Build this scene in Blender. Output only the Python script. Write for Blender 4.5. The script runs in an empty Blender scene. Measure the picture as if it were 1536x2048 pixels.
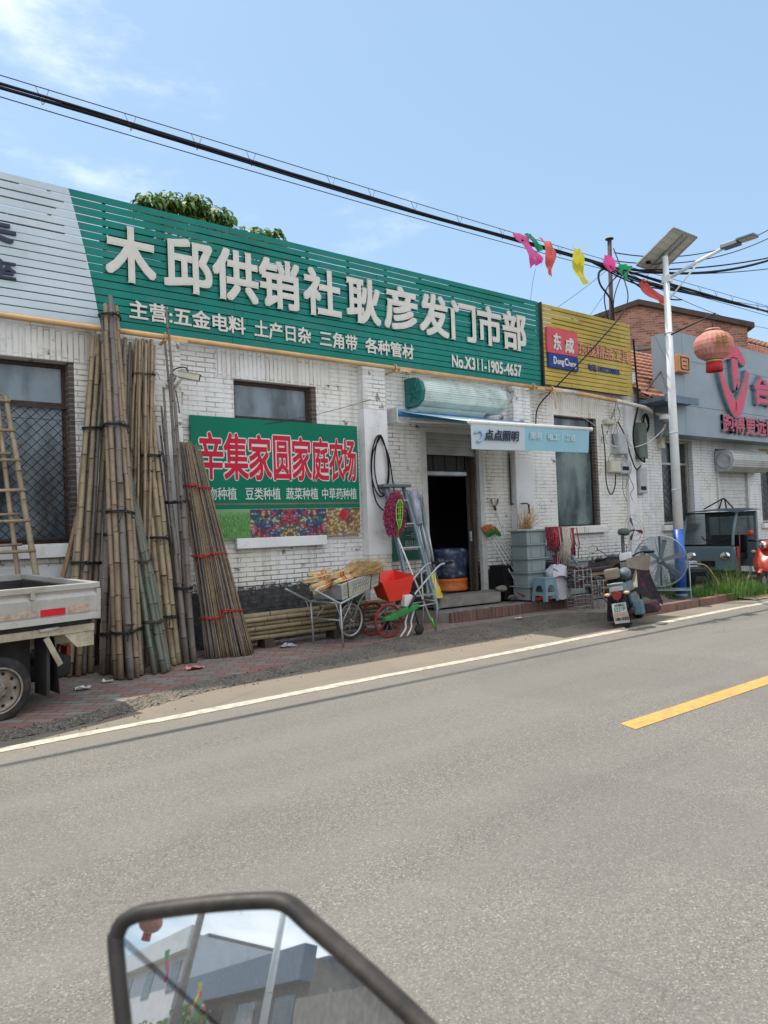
import bpy, bmesh, math, random
from math import sin, cos, pi, radians, atan2, sqrt
from mathutils import Vector, Matrix
random.seed(7)
S = bpy.context.scene
COL = S.collection

# ------------------------------------------------------------------ camera
EYE = Vector((0, 0, 1.55))
yaw, pitch, roll = radians(37.46), radians(1.42), radians(2.2)
fwd = Vector((sin(yaw)*cos(pitch), cos(yaw)*cos(pitch), sin(pitch)))
rt = Vector((cos(yaw), -sin(yaw), 0)); up = rt.cross(fwd)
R_ = rt*cos(roll) - up*sin(roll); U_ = rt*sin(roll) + up*cos(roll)
cd = bpy.data.cameras.new('camera'); cam = bpy.data.objects.new('camera', cd); COL.objects.link(cam)
cam.matrix_world = Matrix((( R_.x, U_.x, -fwd.x, EYE.x), (R_.y, U_.y, -fwd.y, EYE.y), (R_.z, U_.z, -fwd.z, EYE.z), (0,0,0,1)))
cd.sensor_fit = 'HORIZONTAL'; cd.sensor_width = 36; cd.lens = 36*1450/1536
cd.clip_start = 0.05; cd.clip_end = 3000
cd.dof.use_dof = True; cd.dof.focus_distance = 11.5; cd.dof.aperture_fstop = 11
S.camera = cam

# ------------------------------------------------------------------ light
SUN = Vector((-.2, .335, 1)).normalized()
sd = bpy.data.lights.new('sun', 'SUN'); sd.energy = 3.6; sd.angle = radians(.53); sd.color = (1, .93, .82)
so = bpy.data.objects.new('sun', sd); COL.objects.link(so)
so.rotation_euler = SUN.to_track_quat('Z', 'Y').to_euler(); so.location = (0, 0, 30)
W = bpy.data.worlds.new('World'); S.world = W; W.use_nodes = True
nt = W.node_tree; nt.nodes.clear()
def wn(t, **k):
    n = nt.nodes.new(t)
    for a, b in k.items(): setattr(n, a, b)
    return n
sky = wn('ShaderNodeTexSky', sky_type='NISHITA', sun_disc=False)
sky.sun_elevation = math.asin(SUN.z); sky.sun_rotation = atan2(SUN.x, SUN.y)
sky.air_density = 1.0; sky.dust_density = 1.2; sky.ozone_density = 1.0
tc = wn('ShaderNodeTexCoord'); mp = wn('ShaderNodeMapping'); mp.inputs['Scale'].default_value = (1, 1, 2.6); mp.inputs['Location'].default_value = (.35, .2, .1)
nz = wn('ShaderNodeTexNoise'); nz.inputs['Scale'].default_value = 2.3; nz.inputs['Detail'].default_value = 9; nz.inputs['Roughness'].default_value = .62
L = nt.links.new
def wm_(op, a, b=0., c=0.):
    n = wn('ShaderNodeMath', operation=op)
    for i, v in enumerate((a, b, c)):
        if hasattr(v, 'links'): L(v, n.inputs[i])
        else: n.inputs[i].default_value = v
    return n.outputs[0]
def toward(d, lo, hi):
    """0..1 for sky directions near d"""
    n = wn('ShaderNodeVectorMath', operation='DOT_PRODUCT'); L(tc.outputs['Generated'], n.inputs[0]); n.inputs[1].default_value = Vector(d).normalized()
    m = wn('ShaderNodeMapRange', interpolation_type='SMOOTHSTEP'); L(n.outputs['Value'], m.inputs[0]); m.inputs[1].default_value = lo; m.inputs[2].default_value = hi
    return m.outputs[0]
# thin haze veil everywhere, a bright cloud bank added behind the camera to fill the shaded wall, wisps at the upper left
cov = wm_('ADD', nz.outputs['Fac'], wm_('MULTIPLY', toward((-.15, -1, .45), .05, .75), .34))
cov = wm_('ADD', cov, wm_('MULTIPLY', toward((.10, .74, .70), .965, .999), .24))
cov = wm_('ADD', cov, wm_('MULTIPLY', toward((.62, .78, .42), .995, .9995), .07))
cov = wm_('SUBTRACT', cov, wm_('MULTIPLY', toward((.85, .6, .35), .55, .9), .06))
rp = wn('ShaderNodeMapRange', interpolation_type='SMOOTHSTEP'); L(cov, rp.inputs[0]); rp.inputs[1].default_value = .53; rp.inputs[2].default_value = .86
L(tc.outputs['Generated'], mp.inputs[0]); L(mp.outputs[0], nz.inputs['Vector'])
mx = wn('ShaderNodeMix', data_type='RGBA'); mx2 = wn('ShaderNodeMix', data_type='RGBA'); bg = wn('ShaderNodeBackground'); out = wn('ShaderNodeOutputWorld')
mx.inputs[0].default_value = .29; mx.inputs[7].default_value = (5.7, 8.7, 11.6, 1); mx2.inputs[7].default_value = (10.5, 10.9, 11.4, 1)   # radiance in the sky's own units
L(sky.outputs[0], mx.inputs[6]); L(mx.outputs[2], mx2.inputs[6]); L(rp.outputs[0], mx2.inputs[0]); L(mx2.outputs[2], bg.inputs[0]); L(bg.outputs[0], out.inputs[0])
bg.inputs[1].default_value = .11
S.view_settings.view_transform = 'Standard'; S.view_settings.look = 'None'; S.view_settings.gamma = 1
S.view_settings.use_curve_mapping = False; S.view_settings.exposure = 0.43
S.render.engine = 'CYCLES'; S.cycles.max_bounces = 8; S.cycles.diffuse_bounces = 4; S.cycles.caustics_reflective = False; S.cycles.caustics_refractive = False
S.cycles.use_denoising = True

# ------------------------------------------------------------------ materials
def newmat(name):
    m = bpy.data.materials.new(name); m.use_nodes = True
    t = m.node_tree; b = t.nodes['Principled BSDF']
    return m, t, b
class N:
    """small node helper"""
    def __init__(s, t): s.t = t
    def __call__(s, typ, ins=None, **k):
        n = s.t.nodes.new(typ)
        for a, b in k.items(): setattr(n, a, b)
        for a, b in (ins or {}).items():
            if hasattr(b, 'is_linked') or hasattr(b, 'links'): s.t.links.new(b, n.inputs[a])
            else: n.inputs[a].default_value = b
        return n
    def obj(s): return s('ShaderNodeTexCoord').outputs['Object']
    def geo(s): return s('ShaderNodeNewGeometry').outputs['Position']
    def noise(s, v, scale, detail=4, rough=.55): return s('ShaderNodeTexNoise', {'Vector': v, 'Scale': scale, 'Detail': detail, 'Roughness': rough}).outputs['Fac']
    def ramp(s, f, *st):
        n = s('ShaderNodeValToRGB', {0: f}); cr = n.color_ramp
        while len(cr.elements) < len(st): cr.elements.new(.5)
        for e, (p, c) in zip(cr.elements, st):
            e.position = p; e.color = (c, c, c, 1) if not hasattr(c, '__len__') else (*c[:3], 1)
        return n.outputs['Color']
    def mix(s, f, a, b, blend='MIX'):
        n = s('ShaderNodeMix', data_type='RGBA', blend_type=blend)
        for i, v in ((0, f), (6, a), (7, b)):
            if hasattr(v, 'links'): s.t.links.new(v, n.inputs[i])
            elif i == 0: n.inputs[0].default_value = v
            else: n.inputs[i].default_value = (*v[:3], 1)
        return n.outputs[2]
    def math(s, op, a, b=0.0, c=0.0):
        n = s('ShaderNodeMath', operation=op)
        for i, v in enumerate((a, b, c)):
            if hasattr(v, 'links'): s.t.links.new(v, n.inputs[i])
            else: n.inputs[i].default_value = v
        return n.outputs[0]
    def bump(s, b, h, strength, dist): 
        n = s('ShaderNodeBump', {'Height': h, 'Strength': strength, 'Distance': dist}); s.t.links.new(n.outputs[0], b.inputs['Normal'])
def paint(name, c, rough=.5, metal=0, var=.25, scale=6, dirt=None, dirtc=(.18, .15, .11), bump=0, spec=None):
    """plain colour with worn variation; dirt = amount of blotchy grime"""
    m, t, b = newmat(name); n = N(t); v = n.geo()
    f = n.noise(v, scale, 5)
    d = tuple(x*(1-var) for x in c); l = tuple(min(1, x*(1+var*.5)) for x in c)
    col = n.mix(n.ramp(f, (.3, 0), (.7, 1)), d, l)
    if dirt:
        g = n.ramp(n.noise(v, scale*.6+1.3, 8, .7), (.62-dirt*.35, 0), (.80-dirt*.2, 1))
        col = n.mix(n.math('MULTIPLY', g, .75), col, dirtc)
    t.links.new(col, b.inputs['Base Color'])
    t.links.new(n.ramp(n.noise(v, scale*2.2, 3), (.3, max(.04, rough-.1)), (.7, min(1, rough+.1))), b.inputs['Roughness'])
    b.inputs['Metallic'].default_value = metal
    if bump: n.bump(b, n.noise(v, scale*6, 4), bump, .01)
    if spec is not None: b.inputs['Specular IOR Level'].default_value = spec
    return m

def brick_paint(name, white=(.82, .825, .82), vertical=False, foot=True, peel=.5):
    """whitewashed brickwork in world X/Z, mortar showing dark where paint has gone"""
    m, t, b = newmat(name); n = N(t); v = n.geo()
    sp = n('ShaderNodeSeparateXYZ', {0: v}); X, Y, Z = sp.outputs
    u = n.math('ADD', X, Y)
    wob = n.noise(v, 3.0, 2); wz = n.math('MULTIPLY_ADD', wob, .012, -.006)
    c = n('ShaderNodeCombineXYZ', {0: n.math('ADD', Z, wz), 1: u} if vertical else {0: u, 1: n.math('ADD', Z, wz)}).outputs[0]
    bt = n('ShaderNodeTexBrick', {'Vector': c, 'Scale': 1.0, 'Mortar Size': .0075, 'Mortar Smooth': .35, 'Brick Width': .62 if vertical else .25, 'Row Height': .0655, 'Bias': 0,
        'Color1': (0, 0, 0, 1), 'Color2': (1, 1, 1, 1), 'Mortar': (.5, .5, .5, 1)}, offset=.5)
    mort = bt.outputs['Fac']
    big = n.noise(v, .9, 6, .6); fine = n.noise(v, 22, 5, .65)
    w = n.mix(n.ramp(big, (.35, 0), (.68, 1)), tuple(x*.82 for x in white), white)
    w = n.mix(n.math('MULTIPLY', bt.outputs['Color'], .22), w, tuple(x*.78 for x in white))
    cream = n.ramp(n.noise(v, .55, 6, .6), (.42, 0), (.60, 1))
    w = n.mix(n.math('MULTIPLY', cream, .45), w, (white[0]*.92, white[1]*.85, white[2]*.69))
    # vertical run stains below the sign
    st = n.noise(n('ShaderNodeCombineXYZ', {0: n.math('MULTIPLY', u, 5.5), 1: n.math('MULTIPLY', Z, .35)}).outputs[0], 1.0, 6, .65)
    w = n.mix(n.math('MULTIPLY', n.ramp(st, (.52, 0), (.70, 1)), .55), w, (.34, .30, .23))
    # dark gaps in the joints, patchy
    gap = n.math('MULTIPLY', mort, n.ramp(n.noise(v, 2.2, 6, .7), (.44, .05), (.70, .95)))
    w = n.mix(gap, w, (.06, .06, .058))
    # chips where the paint has fallen off
    chip = n.math('MULTIPLY', n.ramp(n.noise(v, 4.2, 9, .75), (.645-.06*peel, 0), (.675-.05*peel, 1)), n.ramp(fine, (.3, .4), (.6, 1)))
    w = n.mix(chip, w, (.10, .085, .075))
    drip = n.ramp(n.noise(n('ShaderNodeCombineXYZ', {0: n.math('MULTIPLY', u, 13), 1: n.math('MULTIPLY', Z, .9)}).outputs[0], 1.0, 5, .6), (.60, 0), (.74, 1))
    w = n.mix(n.math('MULTIPLY', n.math('MULTIPLY', drip, n.ramp(n.noise(v, 1.0, 4), (.42, 0), (.6, 1))), .6), w, (.25, .21, .165))
    pk = n.ramp(n.noise(v, .8, 8, .72), (.60, 0), (.63, 1)); w = n.mix(n.math('MULTIPLY', pk, .5), w, (.50, .47, .41))
    if foot:   # damp black foot of the wall, ragged edge
        hz = n.math('ADD', n.math('ADD', Z, n.math('MULTIPLY', n.math('SUBTRACT', n.noise(v, 1.1, 3), .5), .35)), n.math('MULTIPLY', n.math('SUBTRACT', n.noise(v, 7, 8, .7), .5), .45))
        k = n.ramp(n.math('MULTIPLY', hz, .5), (.405, 1), (.435, 0))
        blk = n.mix(n.ramp(n.noise(v, 9, 6, .7), (.35, 0), (.7, 1)), (.022, .022, .023), (.12, .115, .11))
        w = n.mix(k, w, blk)
        k2 = n.math('MULTIPLY', n.ramp(n.math('MULTIPLY', hz, .5), (.42, 1), (.58, 0)), mort)
        w = n.mix(k2, w, (.05, .055, .065))
    t.links.new(w, b.inputs['Base Color']); b.inputs['Roughness'].default_value = .85; b.inputs['Specular IOR Level'].default_value = .25
    h = n.math('SUBTRACT', n.math('MULTIPLY', fine, .25), n.math('ADD', mort, n.math('MULTIPLY', chip, .6)))
    n.bump(b, h, .75, .012)
    return m

def red_brick(name, c1=(.20, .075, .05), c2=(.46, .215, .15), mortar=(.40, .34, .29), w=.25, h=.065):
    m, t, b = newmat(name); n = N(t); v = n.geo(); sp = n('ShaderNodeSeparateXYZ', {0: v}); X, Y, Z = sp.outputs
    c = n('ShaderNodeCombineXYZ', {0: n.math('SUBTRACT', X, Y), 1: Z}).outputs[0]
    bt = n('ShaderNodeTexBrick', {'Vector': c, 'Scale': 1.0, 'Mortar Size': .007, 'Mortar Smooth': .2, 'Brick Width': w, 'Row Height': h, 'Color1': (*c1, 1), 'Color2': (*c2, 1), 'Mortar': (*mortar, 1)})
    col = n.mix(n.math('MULTIPLY', n.ramp(n.noise(v, 1.3, 7, .7), (.4, 0), (.7, 1)), .5), bt.outputs['Color'], (.12, .08, .065))
    t.links.new(col, b.inputs['Base Color']); b.inputs['Roughness'].default_value = .9
    n.bump(b, n.math('SUBTRACT', n.noise(v, 30, 4), bt.outputs['Fac']), .8, .01)
    return m

def asphalt():
    m, t, b = newmat('asphalt'); n = N(t); v = n.geo(); Y = n('ShaderNodeSeparateXYZ', {0: v}).outputs[1]
    vo = n('ShaderNodeTexVoronoi', {'Vector': v, 'Scale': 150.0, 'Randomness': 1.0}); vr = n('ShaderNodeSeparateColor', {0: vo.outputs['Color']}).outputs[0]
    vo2 = n('ShaderNodeTexVoronoi', {'Vector': v, 'Scale': 55.0}); vr2 = n('ShaderNodeSeparateColor', {0: vo2.outputs['Color']}).outputs[1]
    agg = n.ramp(vr, (0, (.098, .090, .079)), (.4, (.158, .147, .130)), (.86, (.204, .191, .169)), (1, (.34, .32, .285)))
    col = n.mix(n.math('MULTIPLY', n.ramp(vr2, (.75, 0), (1, 1)), .3), agg, (.22, .206, .185))
    big = n.noise(v, .55, 5, .6)
    col = n.mix(n.ramp(big, (.35, .0), (.7, .4)), col, (.130, .122, .110))
    # faint longitudinal wheel tracks
    tr = n.noise(n('ShaderNodeCombineXYZ', {0: n.math('MULTIPLY', n('ShaderNodeSeparateXYZ', {0: v}).outputs[0], .06), 1: n.math('MULTIPLY', Y, 1.6)}).outputs[0], 1.0, 3)
    col = n.mix(n.math('MULTIPLY', n.ramp(tr, (.4, 0), (.65, 1)), .5), col, (.205, .192, .172))
    # sandy dust gathers by the verge
    du = n.math('ADD', Y, n.math('MULTIPLY', n.math('SUBTRACT', n.noise(v, 2.6, 7, .7), .5), 1.6))
    k = n.ramp(n.math('MULTIPLY', du, .1), (.575, 0), (.67, 1))
    col = n.mix(n.math('MULTIPLY', k, .62), col, (.27, .218, .155))
    pt = n.ramp(n.noise(v, .33, 4, .5), (.50, 0), (.53, 1)); col = n.mix(n.math('MULTIPLY', pt, .18), col, (.115, .108, .098))
    cr_ = n('ShaderNodeTexVoronoi', {'Vector': n.mix(.06, v, n('ShaderNodeTexNoise', {'Vector': v, 'Scale': 3.0}).outputs['Color']), 'Scale': .42}, feature='DISTANCE_TO_EDGE').outputs['Distance']
    col = n.mix(n.math('MULTIPLY', n.math('MULTIPLY', n.ramp(cr_, (0, 1), (.006, 0)), n.ramp(n.noise(v, .5, 3), (.5, 0), (.6, 1))), .28), col, (.08, .074, .066))
    # dark scuffs
    sc = n.noise(n('ShaderNodeCombineXYZ', {0: n('ShaderNodeSeparateXYZ', {0: v}).outputs[0], 1: n.math('MULTIPLY', Y, 5)}).outputs[0], 1.7, 7, .7)
    col = n.mix(n.math('MULTIPLY', n.ramp(sc, (.66, 0), (.75, 1)), .35), col, (.07, .065, .06))
    t.links.new(col, b.inputs['Base Color']); b.inputs['Roughness'].default_value = .82; b.inputs['Specular IOR Level'].default_value = .35
    n.bump(b, n.math('ADD', vo.outputs['Distance'], n.math('MULTIPLY', n.noise(v, 160, 3), .3)), .4, .005)
    return m
def pavers():
    m, t, b = newmat('pavers'); n = N(t); v = n.geo(); X, Y, Z = n('ShaderNodeSeparateXYZ', {0: v}).outputs
    mapn = n('ShaderNodeMapping', {'Vector': v, 'Rotation': (0, 0, radians(38))}).outputs[0]
    bt = n('ShaderNodeTexBrick', {'Vector': mapn, 'Scale': 1.0, 'Mortar Size': .006, 'Mortar Smooth': .2, 'Brick Width': .23, 'Row Height': .115, 'Bias': -.05,
        'Color1': (.30, .135, .11, 1), 'Color2': (.25, .28, .26, 1), 'Mortar': (.06, .055, .05, 1)})
    col = n.mix(n.math('MULTIPLY', n.ramp(n.noise(v, 2.3, 7, .65), (.35, 0), (.7, 1)), .6), bt.outputs['Color'], (.16, .135, .115))
    k = n.ramp(n.math('ADD', n.math('MULTIPLY', X, .05), n.math('MULTIPLY', n.noise(v, 1.2, 5), .12)), (.40, 0), (.56, 1))
    col = n.mix(n.math('MULTIPLY', k, .6), col, (.29, .25, .205))     # dusty beside the road further along
    t.links.new(col, b.inputs['Base Color']); b.inputs['Roughness'].default_value = .85
    n.bump(b, n.math('SUBTRACT', n.noise(v, 40, 4), bt.outputs['Fac']), .5, .008)
    return m
def gravelm():
    m, t, b = newmat('gravel'); n = N(t); v = n.geo()
    vo = n('ShaderNodeTexVoronoi', {'Vector': v, 'Scale': 92.0}); vr = n('ShaderNodeSeparateColor', {0: vo.outputs['Color']}).outputs[0]
    col = n.ramp(vr, (0, (.06, .053, .045)), (.5, (.125, .11, .093)), (1, (.25, .222, .185)))
    col = n.mix(n.ramp(n.noise(v, 3, 5), (.45, 0), (.75, .5)), col, (.30, .24, .17))
    t.links.new(col, b.inputs['Base Color']); b.inputs['Roughness'].default_value = .9
    n.bump(b, vo.outputs['Distance'], .8, .012)
    return m
def glassm(name, lo, hi, rough=.12, streak=1.0):
    """dusty window glass, blurred reflections painted into its colour"""
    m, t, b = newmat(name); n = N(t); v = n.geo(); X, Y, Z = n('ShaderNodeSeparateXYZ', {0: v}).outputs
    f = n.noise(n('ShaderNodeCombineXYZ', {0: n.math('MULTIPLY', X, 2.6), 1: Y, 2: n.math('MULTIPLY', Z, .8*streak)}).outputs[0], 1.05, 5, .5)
    col = n.mix(n.ramp(f, (.40, 0), (.62, 1)), lo, hi)  # pale upright glare smears mixed into the pane colour
    dust = n.ramp(n.noise(v, 3.0, 8, .7), (.45, 0), (.8, .25))
    col = n.mix(dust, col, (.30, .33, .33))
    t.links.new(col, b.inputs['Base Color']); t.links.new(n.ramp(n.noise(v, 5, 4), (.3, rough), (.7, rough+.25)), b.inputs['Roughness'])
    b.inputs['Specular IOR Level'].default_value = .5
    n.bump(b, n.noise(v, 1.4, 2), .05, .05)
    return m
def bamboo(name, c, hue):
    m, t, b = newmat(name); n = N(t); v = n.obj(); r = n('ShaderNodeObjectInfo').outputs['Random']
    f = n.noise(n.geo(), 2.4, 6, .65)
    col = n.mix(n.ramp(f, (.33, 0), (.68, 1)), c, hue)
    col = n.mix(n.math('MULTIPLY', r, .62), col, tuple(x*.52 for x in c))
    col = n.mix(n.math('MULTIPLY', n.ramp(n.noise(n.geo(), 11, 7, .7), (.5, 0), (.72, 1)), .55), col, (.075, .06, .045))
    t.links.new(col, b.inputs['Base Color']); b.inputs['Roughness'].default_value = .55; b.inputs['Specular IOR Level'].default_value = .35
    return m
def leafm(name, a, bb):
    m, t, b = newmat(name); n = N(t); f = n.noise(n.geo(), 3.2, 4, .6)
    col = n.mix(n.ramp(f, (.35, 0), (.65, 1)), a, bb); t.links.new(col, b.inputs['Base Color']); b.inputs['Roughness'].default_value = .5
    tr = n('ShaderNodeBsdfTranslucent', {'Color': col}); ad = n('ShaderNodeMixShader', {0: .35, 1: b.outputs[0], 2: tr.outputs[0]})
    t.links.new(ad.outputs[0], t.nodes['Material Output'].inputs[0])
    return m
def tiles(name):
    m, t, b = newmat(name); n = N(t); v = n.geo(); X, Y, Z = n('ShaderNodeSeparateXYZ', {0: v}).outputs
    f = n.noise(v, 2.0, 7, .7)
    col = n.ramp(f, (.3, (.30, .14, .095)), (.5, (.50, .25, .165)), (.72, (.62, .37, .265)))
    col = n.mix(n.ramp(n.noise(v, 14, 4), (.55, 0), (.75, .6)), col, (.12, .07, .05))
    t.links.new(col, b.inputs['Base Color']); b.inputs['Roughness'].default_value = .85
    return m
def spots(name, stops, scale, rough=.5):
    """printed picture: cells of many colours"""
    m, t, b = newmat(name); n = N(t); v = n.geo()
    vo = n('ShaderNodeTexVoronoi', {'Vector': v, 'Scale': scale}); vr = n('ShaderNodeSeparateColor', {0: vo.outputs['Color']}).outputs[0]
    n1 = n('ShaderNodeValToRGB', {0: vr}); n1.color_ramp.interpolation = 'CONSTANT'; cr = n1.color_ramp
    while len(cr.elements) < len(stops): cr.elements.new(.5)
    for i, (e, c) in enumerate(zip(cr.elements, stops)): e.position = i/len(stops); e.color = (*c, 1)
    col = n.mix(n.ramp(vo.outputs['Distance'], (.02, 0), (.6, .75)), n1.outputs[0], (.02, .02, .03))
    t.links.new(col, b.inputs['Base Color']); b.inputs['Roughness'].default_value = rough
    return m

def produce(name, pal, scale, cx, blend=(.02, .02, .03)):
    """printed picture of heaped produce: clusters of one colour made of round pieces, mirrored about cx"""
    m, t, b = newmat(name); n = N(t); v = n.geo(); X, Y, Z = n('ShaderNodeSeparateXYZ', {0: v}).outputs
    c = n('ShaderNodeCombineXYZ', {0: n.math('ABSOLUTE', n.math('SUBTRACT', X, cx)), 1: n.math('MULTIPLY', Z, 1.15)}).outputs[0]
    big = n('ShaderNodeTexVoronoi', {'Vector': c, 'Scale': scale*.32}); vr = n('ShaderNodeSeparateColor', {0: big.outputs['Color']}).outputs[0]
    n1 = n('ShaderNodeValToRGB', {0: vr}); n1.color_ramp.interpolation = 'CONSTANT'; cr = n1.color_ramp
    while len(cr.elements) < len(pal): cr.elements.new(.5)
    for i, (e, q) in enumerate(zip(cr.elements, pal)): e.position = i/len(pal); e.color = (*q, 1)
    sm = n('ShaderNodeTexVoronoi', {'Vector': c, 'Scale': scale}); k = n('ShaderNodeSeparateColor', {0: sm.outputs['Color']}).outputs[1]
    col = n.mix(n.math('MULTIPLY', n.ramp(k, (.7, 0), (1, 1)), .6), n1.outputs[0], (.55, .52, .45))
    col = n.mix(n.ramp(sm.outputs['Distance'], (.25, 0), (.62, .85)), col, blend)
    t.links.new(col, b.inputs['Base Color']); b.inputs['Roughness'].default_value = .5
    return m

MB_ = {}
M = MB_
M['asphalt'] = asphalt(); M['pavers'] = pavers(); M['gravel'] = gravelm()
M['earth'] = paint('earth', (.24, .19, .13), .95, var=.4, scale=1.5, bump=.5)
M['white_line'] = paint('white_line', (.58, .54, .44), .75, var=.25, scale=14, dirt=.62, dirtc=(.23, .20, .16))
M['yellow_line'] = paint('yellow_line', (.56, .34, .085), .75, var=.2, scale=16, dirt=.5, dirtc=(.25, .19, .11))
M['brick'] = brick_paint('brick'); M['brick_soldier'] = brick_paint('brick_soldier', vertical=True, foot=False, peel=.2)
M['brick_pier'] = brick_paint('brick_pier', foot=False, peel=.9)
M['brick_clean'] = brick_paint('brick_clean', white=(.76, .79, .81), foot=False, peel=.1)
M['bare_brick'] = red_brick('bare_brick', (.06, .05, .045), (.11, .09, .08), (.22, .2, .18))
M['red_brick'] = red_brick('red_brick'); M['step_brick'] = red_brick('step_brick', (.15, .075, .06), (.22, .115, .09), (.10, .085, .075), w=.075, h=.4)
M['plaster'] = paint('plaster', (.70, .71, .72), .8, var=.1, scale=2, dirt=.2, dirtc=(.36, .34, .30), bump=.15)
M['concrete'] = paint('concrete', (.23, .215, .195), .9, var=.3, scale=5, dirt=.4, dirtc=(.12, .11, .095), bump=.3)
M['kerb'] = paint('kerb', (.20, .105, .08), .9, var=.3, scale=4, dirt=.4, dirtc=(.22, .18, .13), bump=.3)
M['dark_room'] = paint('dark_room', (.20, .21, .215), .9)
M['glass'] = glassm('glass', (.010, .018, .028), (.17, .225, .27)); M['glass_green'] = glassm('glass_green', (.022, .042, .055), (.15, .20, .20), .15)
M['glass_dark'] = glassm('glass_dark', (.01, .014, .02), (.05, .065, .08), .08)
def clear(name):
    m, t, b = newmat(name); n = N(t); tr = n('ShaderNodeBsdfTransparent', {'Color': (.62, .68, .70, 1)}); b.inputs['Base Color'].default_value = (.03, .04, .045, 1); b.inputs['Roughness'].default_value = .06
    ly = n('ShaderNodeLayerWeight', {'Blend': .35}); k = n.math('MULTIPLY_ADD', ly.outputs['Facing'], -.45, .86); dd = n.math('SUBTRACT', k, n.math('MULTIPLY', n.noise(n.geo(), 4, 6), .25))
    ms = n('ShaderNodeMixShader', {0: dd, 1: b.outputs[0], 2: tr.outputs[0]}); t.links.new(ms.outputs[0], t.nodes['Material Output'].inputs[0]); return m
M['glass_clear'] = clear('glass_clear')
M['rust'] = paint('rust', (.055, .032, .026), .8, var=.45, scale=14); M['iron'] = paint('iron', (.03, .03, .032), .55, .3, scale=12)
M['black'] = paint('black', (.010, .010, .012), .6, var=.3, spec=.2); M['rubber'] = paint('rubber', (.018, .018, .019), .8, var=.3, scale=9, dirt=.3, dirtc=(.10, .09, .075))
M['green_slat'] = paint('green_slat', (.005, .19, .155), .38, var=.16, scale=2, dirt=.34, dirtc=(.04, .19, .16), spec=.18)
M['white_slat'] = paint('white_slat', (.49, .58, .63), .38, var=.1, scale=2, dirt=.12, dirtc=(.30, .33, .33))
M['yellow_slat'] = paint('yellow_slat', (.47, .355, .075), .42, var=.18, scale=2, dirt=.2, dirtc=(.20, .16, .04), spec=.18)
M['letter'] = paint('letter', (.60, .58, .54), .55, var=.08, scale=5, dirt=.1, dirtc=(.4, .37, .33))
M['navy'] = paint('navy', (.012, .02, .06), .5); M['pink_red'] = paint('pink_red', (.72, .25, .21), .5, var=.15)
M['panel_red'] = paint('panel_red', (.58, .09, .12), .45, var=.12, spec=.18); M['panel_blue'] = paint('panel_blue', (.012, .045, .24), .4, var=.15, spec=.18)
M['banner'] = paint('banner', (.0, .155, .09), .42, var=.1, scale=1.5, spec=.18); M['banner_white'] = paint('banner_white', (.58, .62, .60), .5, var=.08); M['banner_red'] = paint('banner_red', (.50, .015, .045), .45, var=.1, spec=.18)
M['banner_line'] = paint('banner_line', (.25, .10, .07), .5)
M['pic_fruit'] = produce('pic_fruit', [(.02, .07, .24), (.42, .02, .06), (.50, .33, .12), (.02, .14, .11), (.48, .06, .12), (.03, .09, .26), (.10, .02, .13), (.33, .40, .30), (.30, .02, .03)], 26, 5.165)
M['pic_grain'] = produce('pic_grain', [(.50, .36, .16), (.16, .04, .06), (.55, .48, .34), (.46, .33, .14), (.42, .36, .26), (.34, .05, .05)], 22, 5.0, (.12, .07, .03))
M['pipe_yellow'] = paint('pipe_yellow', (.60, .37, .17), .5, var=.2, scale=5, dirt=.2, dirtc=(.35, .2, .08)); M['pipe_white'] = paint('pipe_white', (.6, .56, .5), .5, dirt=.2)
M['steel'] = paint('steel', (.50, .52, .54), .38, .75, scale=6); M['galv'] = paint('galv', (.42, .45, .46), .5, .5, scale=8, dirt=.15)
M['alu'] = paint('alu', (.20, .26, .31), .42, .3, scale=6, dirt=.2, dirtc=(.15, .16, .17))
M['shutter_green'] = paint('shutter_green', (.60, .68, .64), .5, var=.15, scale=3, dirt=.3, dirtc=(.25, .27, .24)); M['cap_green'] = paint('cap_green', (.03, .17, .15), .45, var=.2, spec=.18)
M['shutter'] = paint('shutter', (.36, .38, .36), .5, .2, var=.2, scale=3, dirt=.35, dirtc=(.19, .18, .16)); M['shutter_white'] = paint('shutter_white', (.52, .53, .52), .5, var=.12, dirt=.3, dirtc=(.25, .22, .19))
M['rust_stain'] = paint('rust_stain', (.42, .27, .13), .85, var=.5, scale=12, dirt=.6, dirtc=(.55, .50, .42)); M['canopy'] = paint('canopy', (.42, .54, .60), .7, var=.08, scale=3); M['awning_blue'] = paint('awning_blue', (.02, .22, .52), .5, var=.12); M['valance'] = paint('valance', (.27, .50, .60), .6, var=.06, scale=3, spec=.18); M['valance_pale'] = paint('valance_pale', (.48, .56, .60), .6, var=.05, scale=3)
M['sky_logo'] = paint('sky_logo', (.22, .46, .60), .6, var=.05); M['valance_text'] = paint('valance_text', (.50, .62, .68), .6, var=.05)
M['bamboo'] = bamboo('bamboo', (.40, .295, .195), (.245, .20, .15)); M['bamboo_green'] = bamboo('bamboo_green', (.135, .175, .14), (.23, .22, .16)); M['bamboo_pale'] = bamboo('bamboo_pale', (.43, .345, .22), (.30, .245, .165))
M['bamboo_grey'] = bamboo('bamboo_grey', (.24, .205, .18), (.155, .135, .125)); M['bamboo_stick'] = bamboo('bamboo_stick', (.34, .24, .14), (.20, .15, .10)); M['bamboo_lying'] = bamboo('bamboo_lying', (.37, .295, .18), (.25, .20, .13))
M['node'] = paint('node', (.035, .027, .022), .8); M['tie_black'] = paint('tie_black', (.014, .015, .02), .5); M['tie_red'] = paint('tie_red', (.40, .03, .03), .6); M['tie_blue'] = paint('tie_blue', (.03, .10, .22), .5)
M['wood'] = paint('wood', (.30, .19, .11), .7, var=.35, scale=9); M['wood_dark'] = paint('wood_dark', (.075, .052, .038), .8, var=.35, scale=7)
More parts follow.
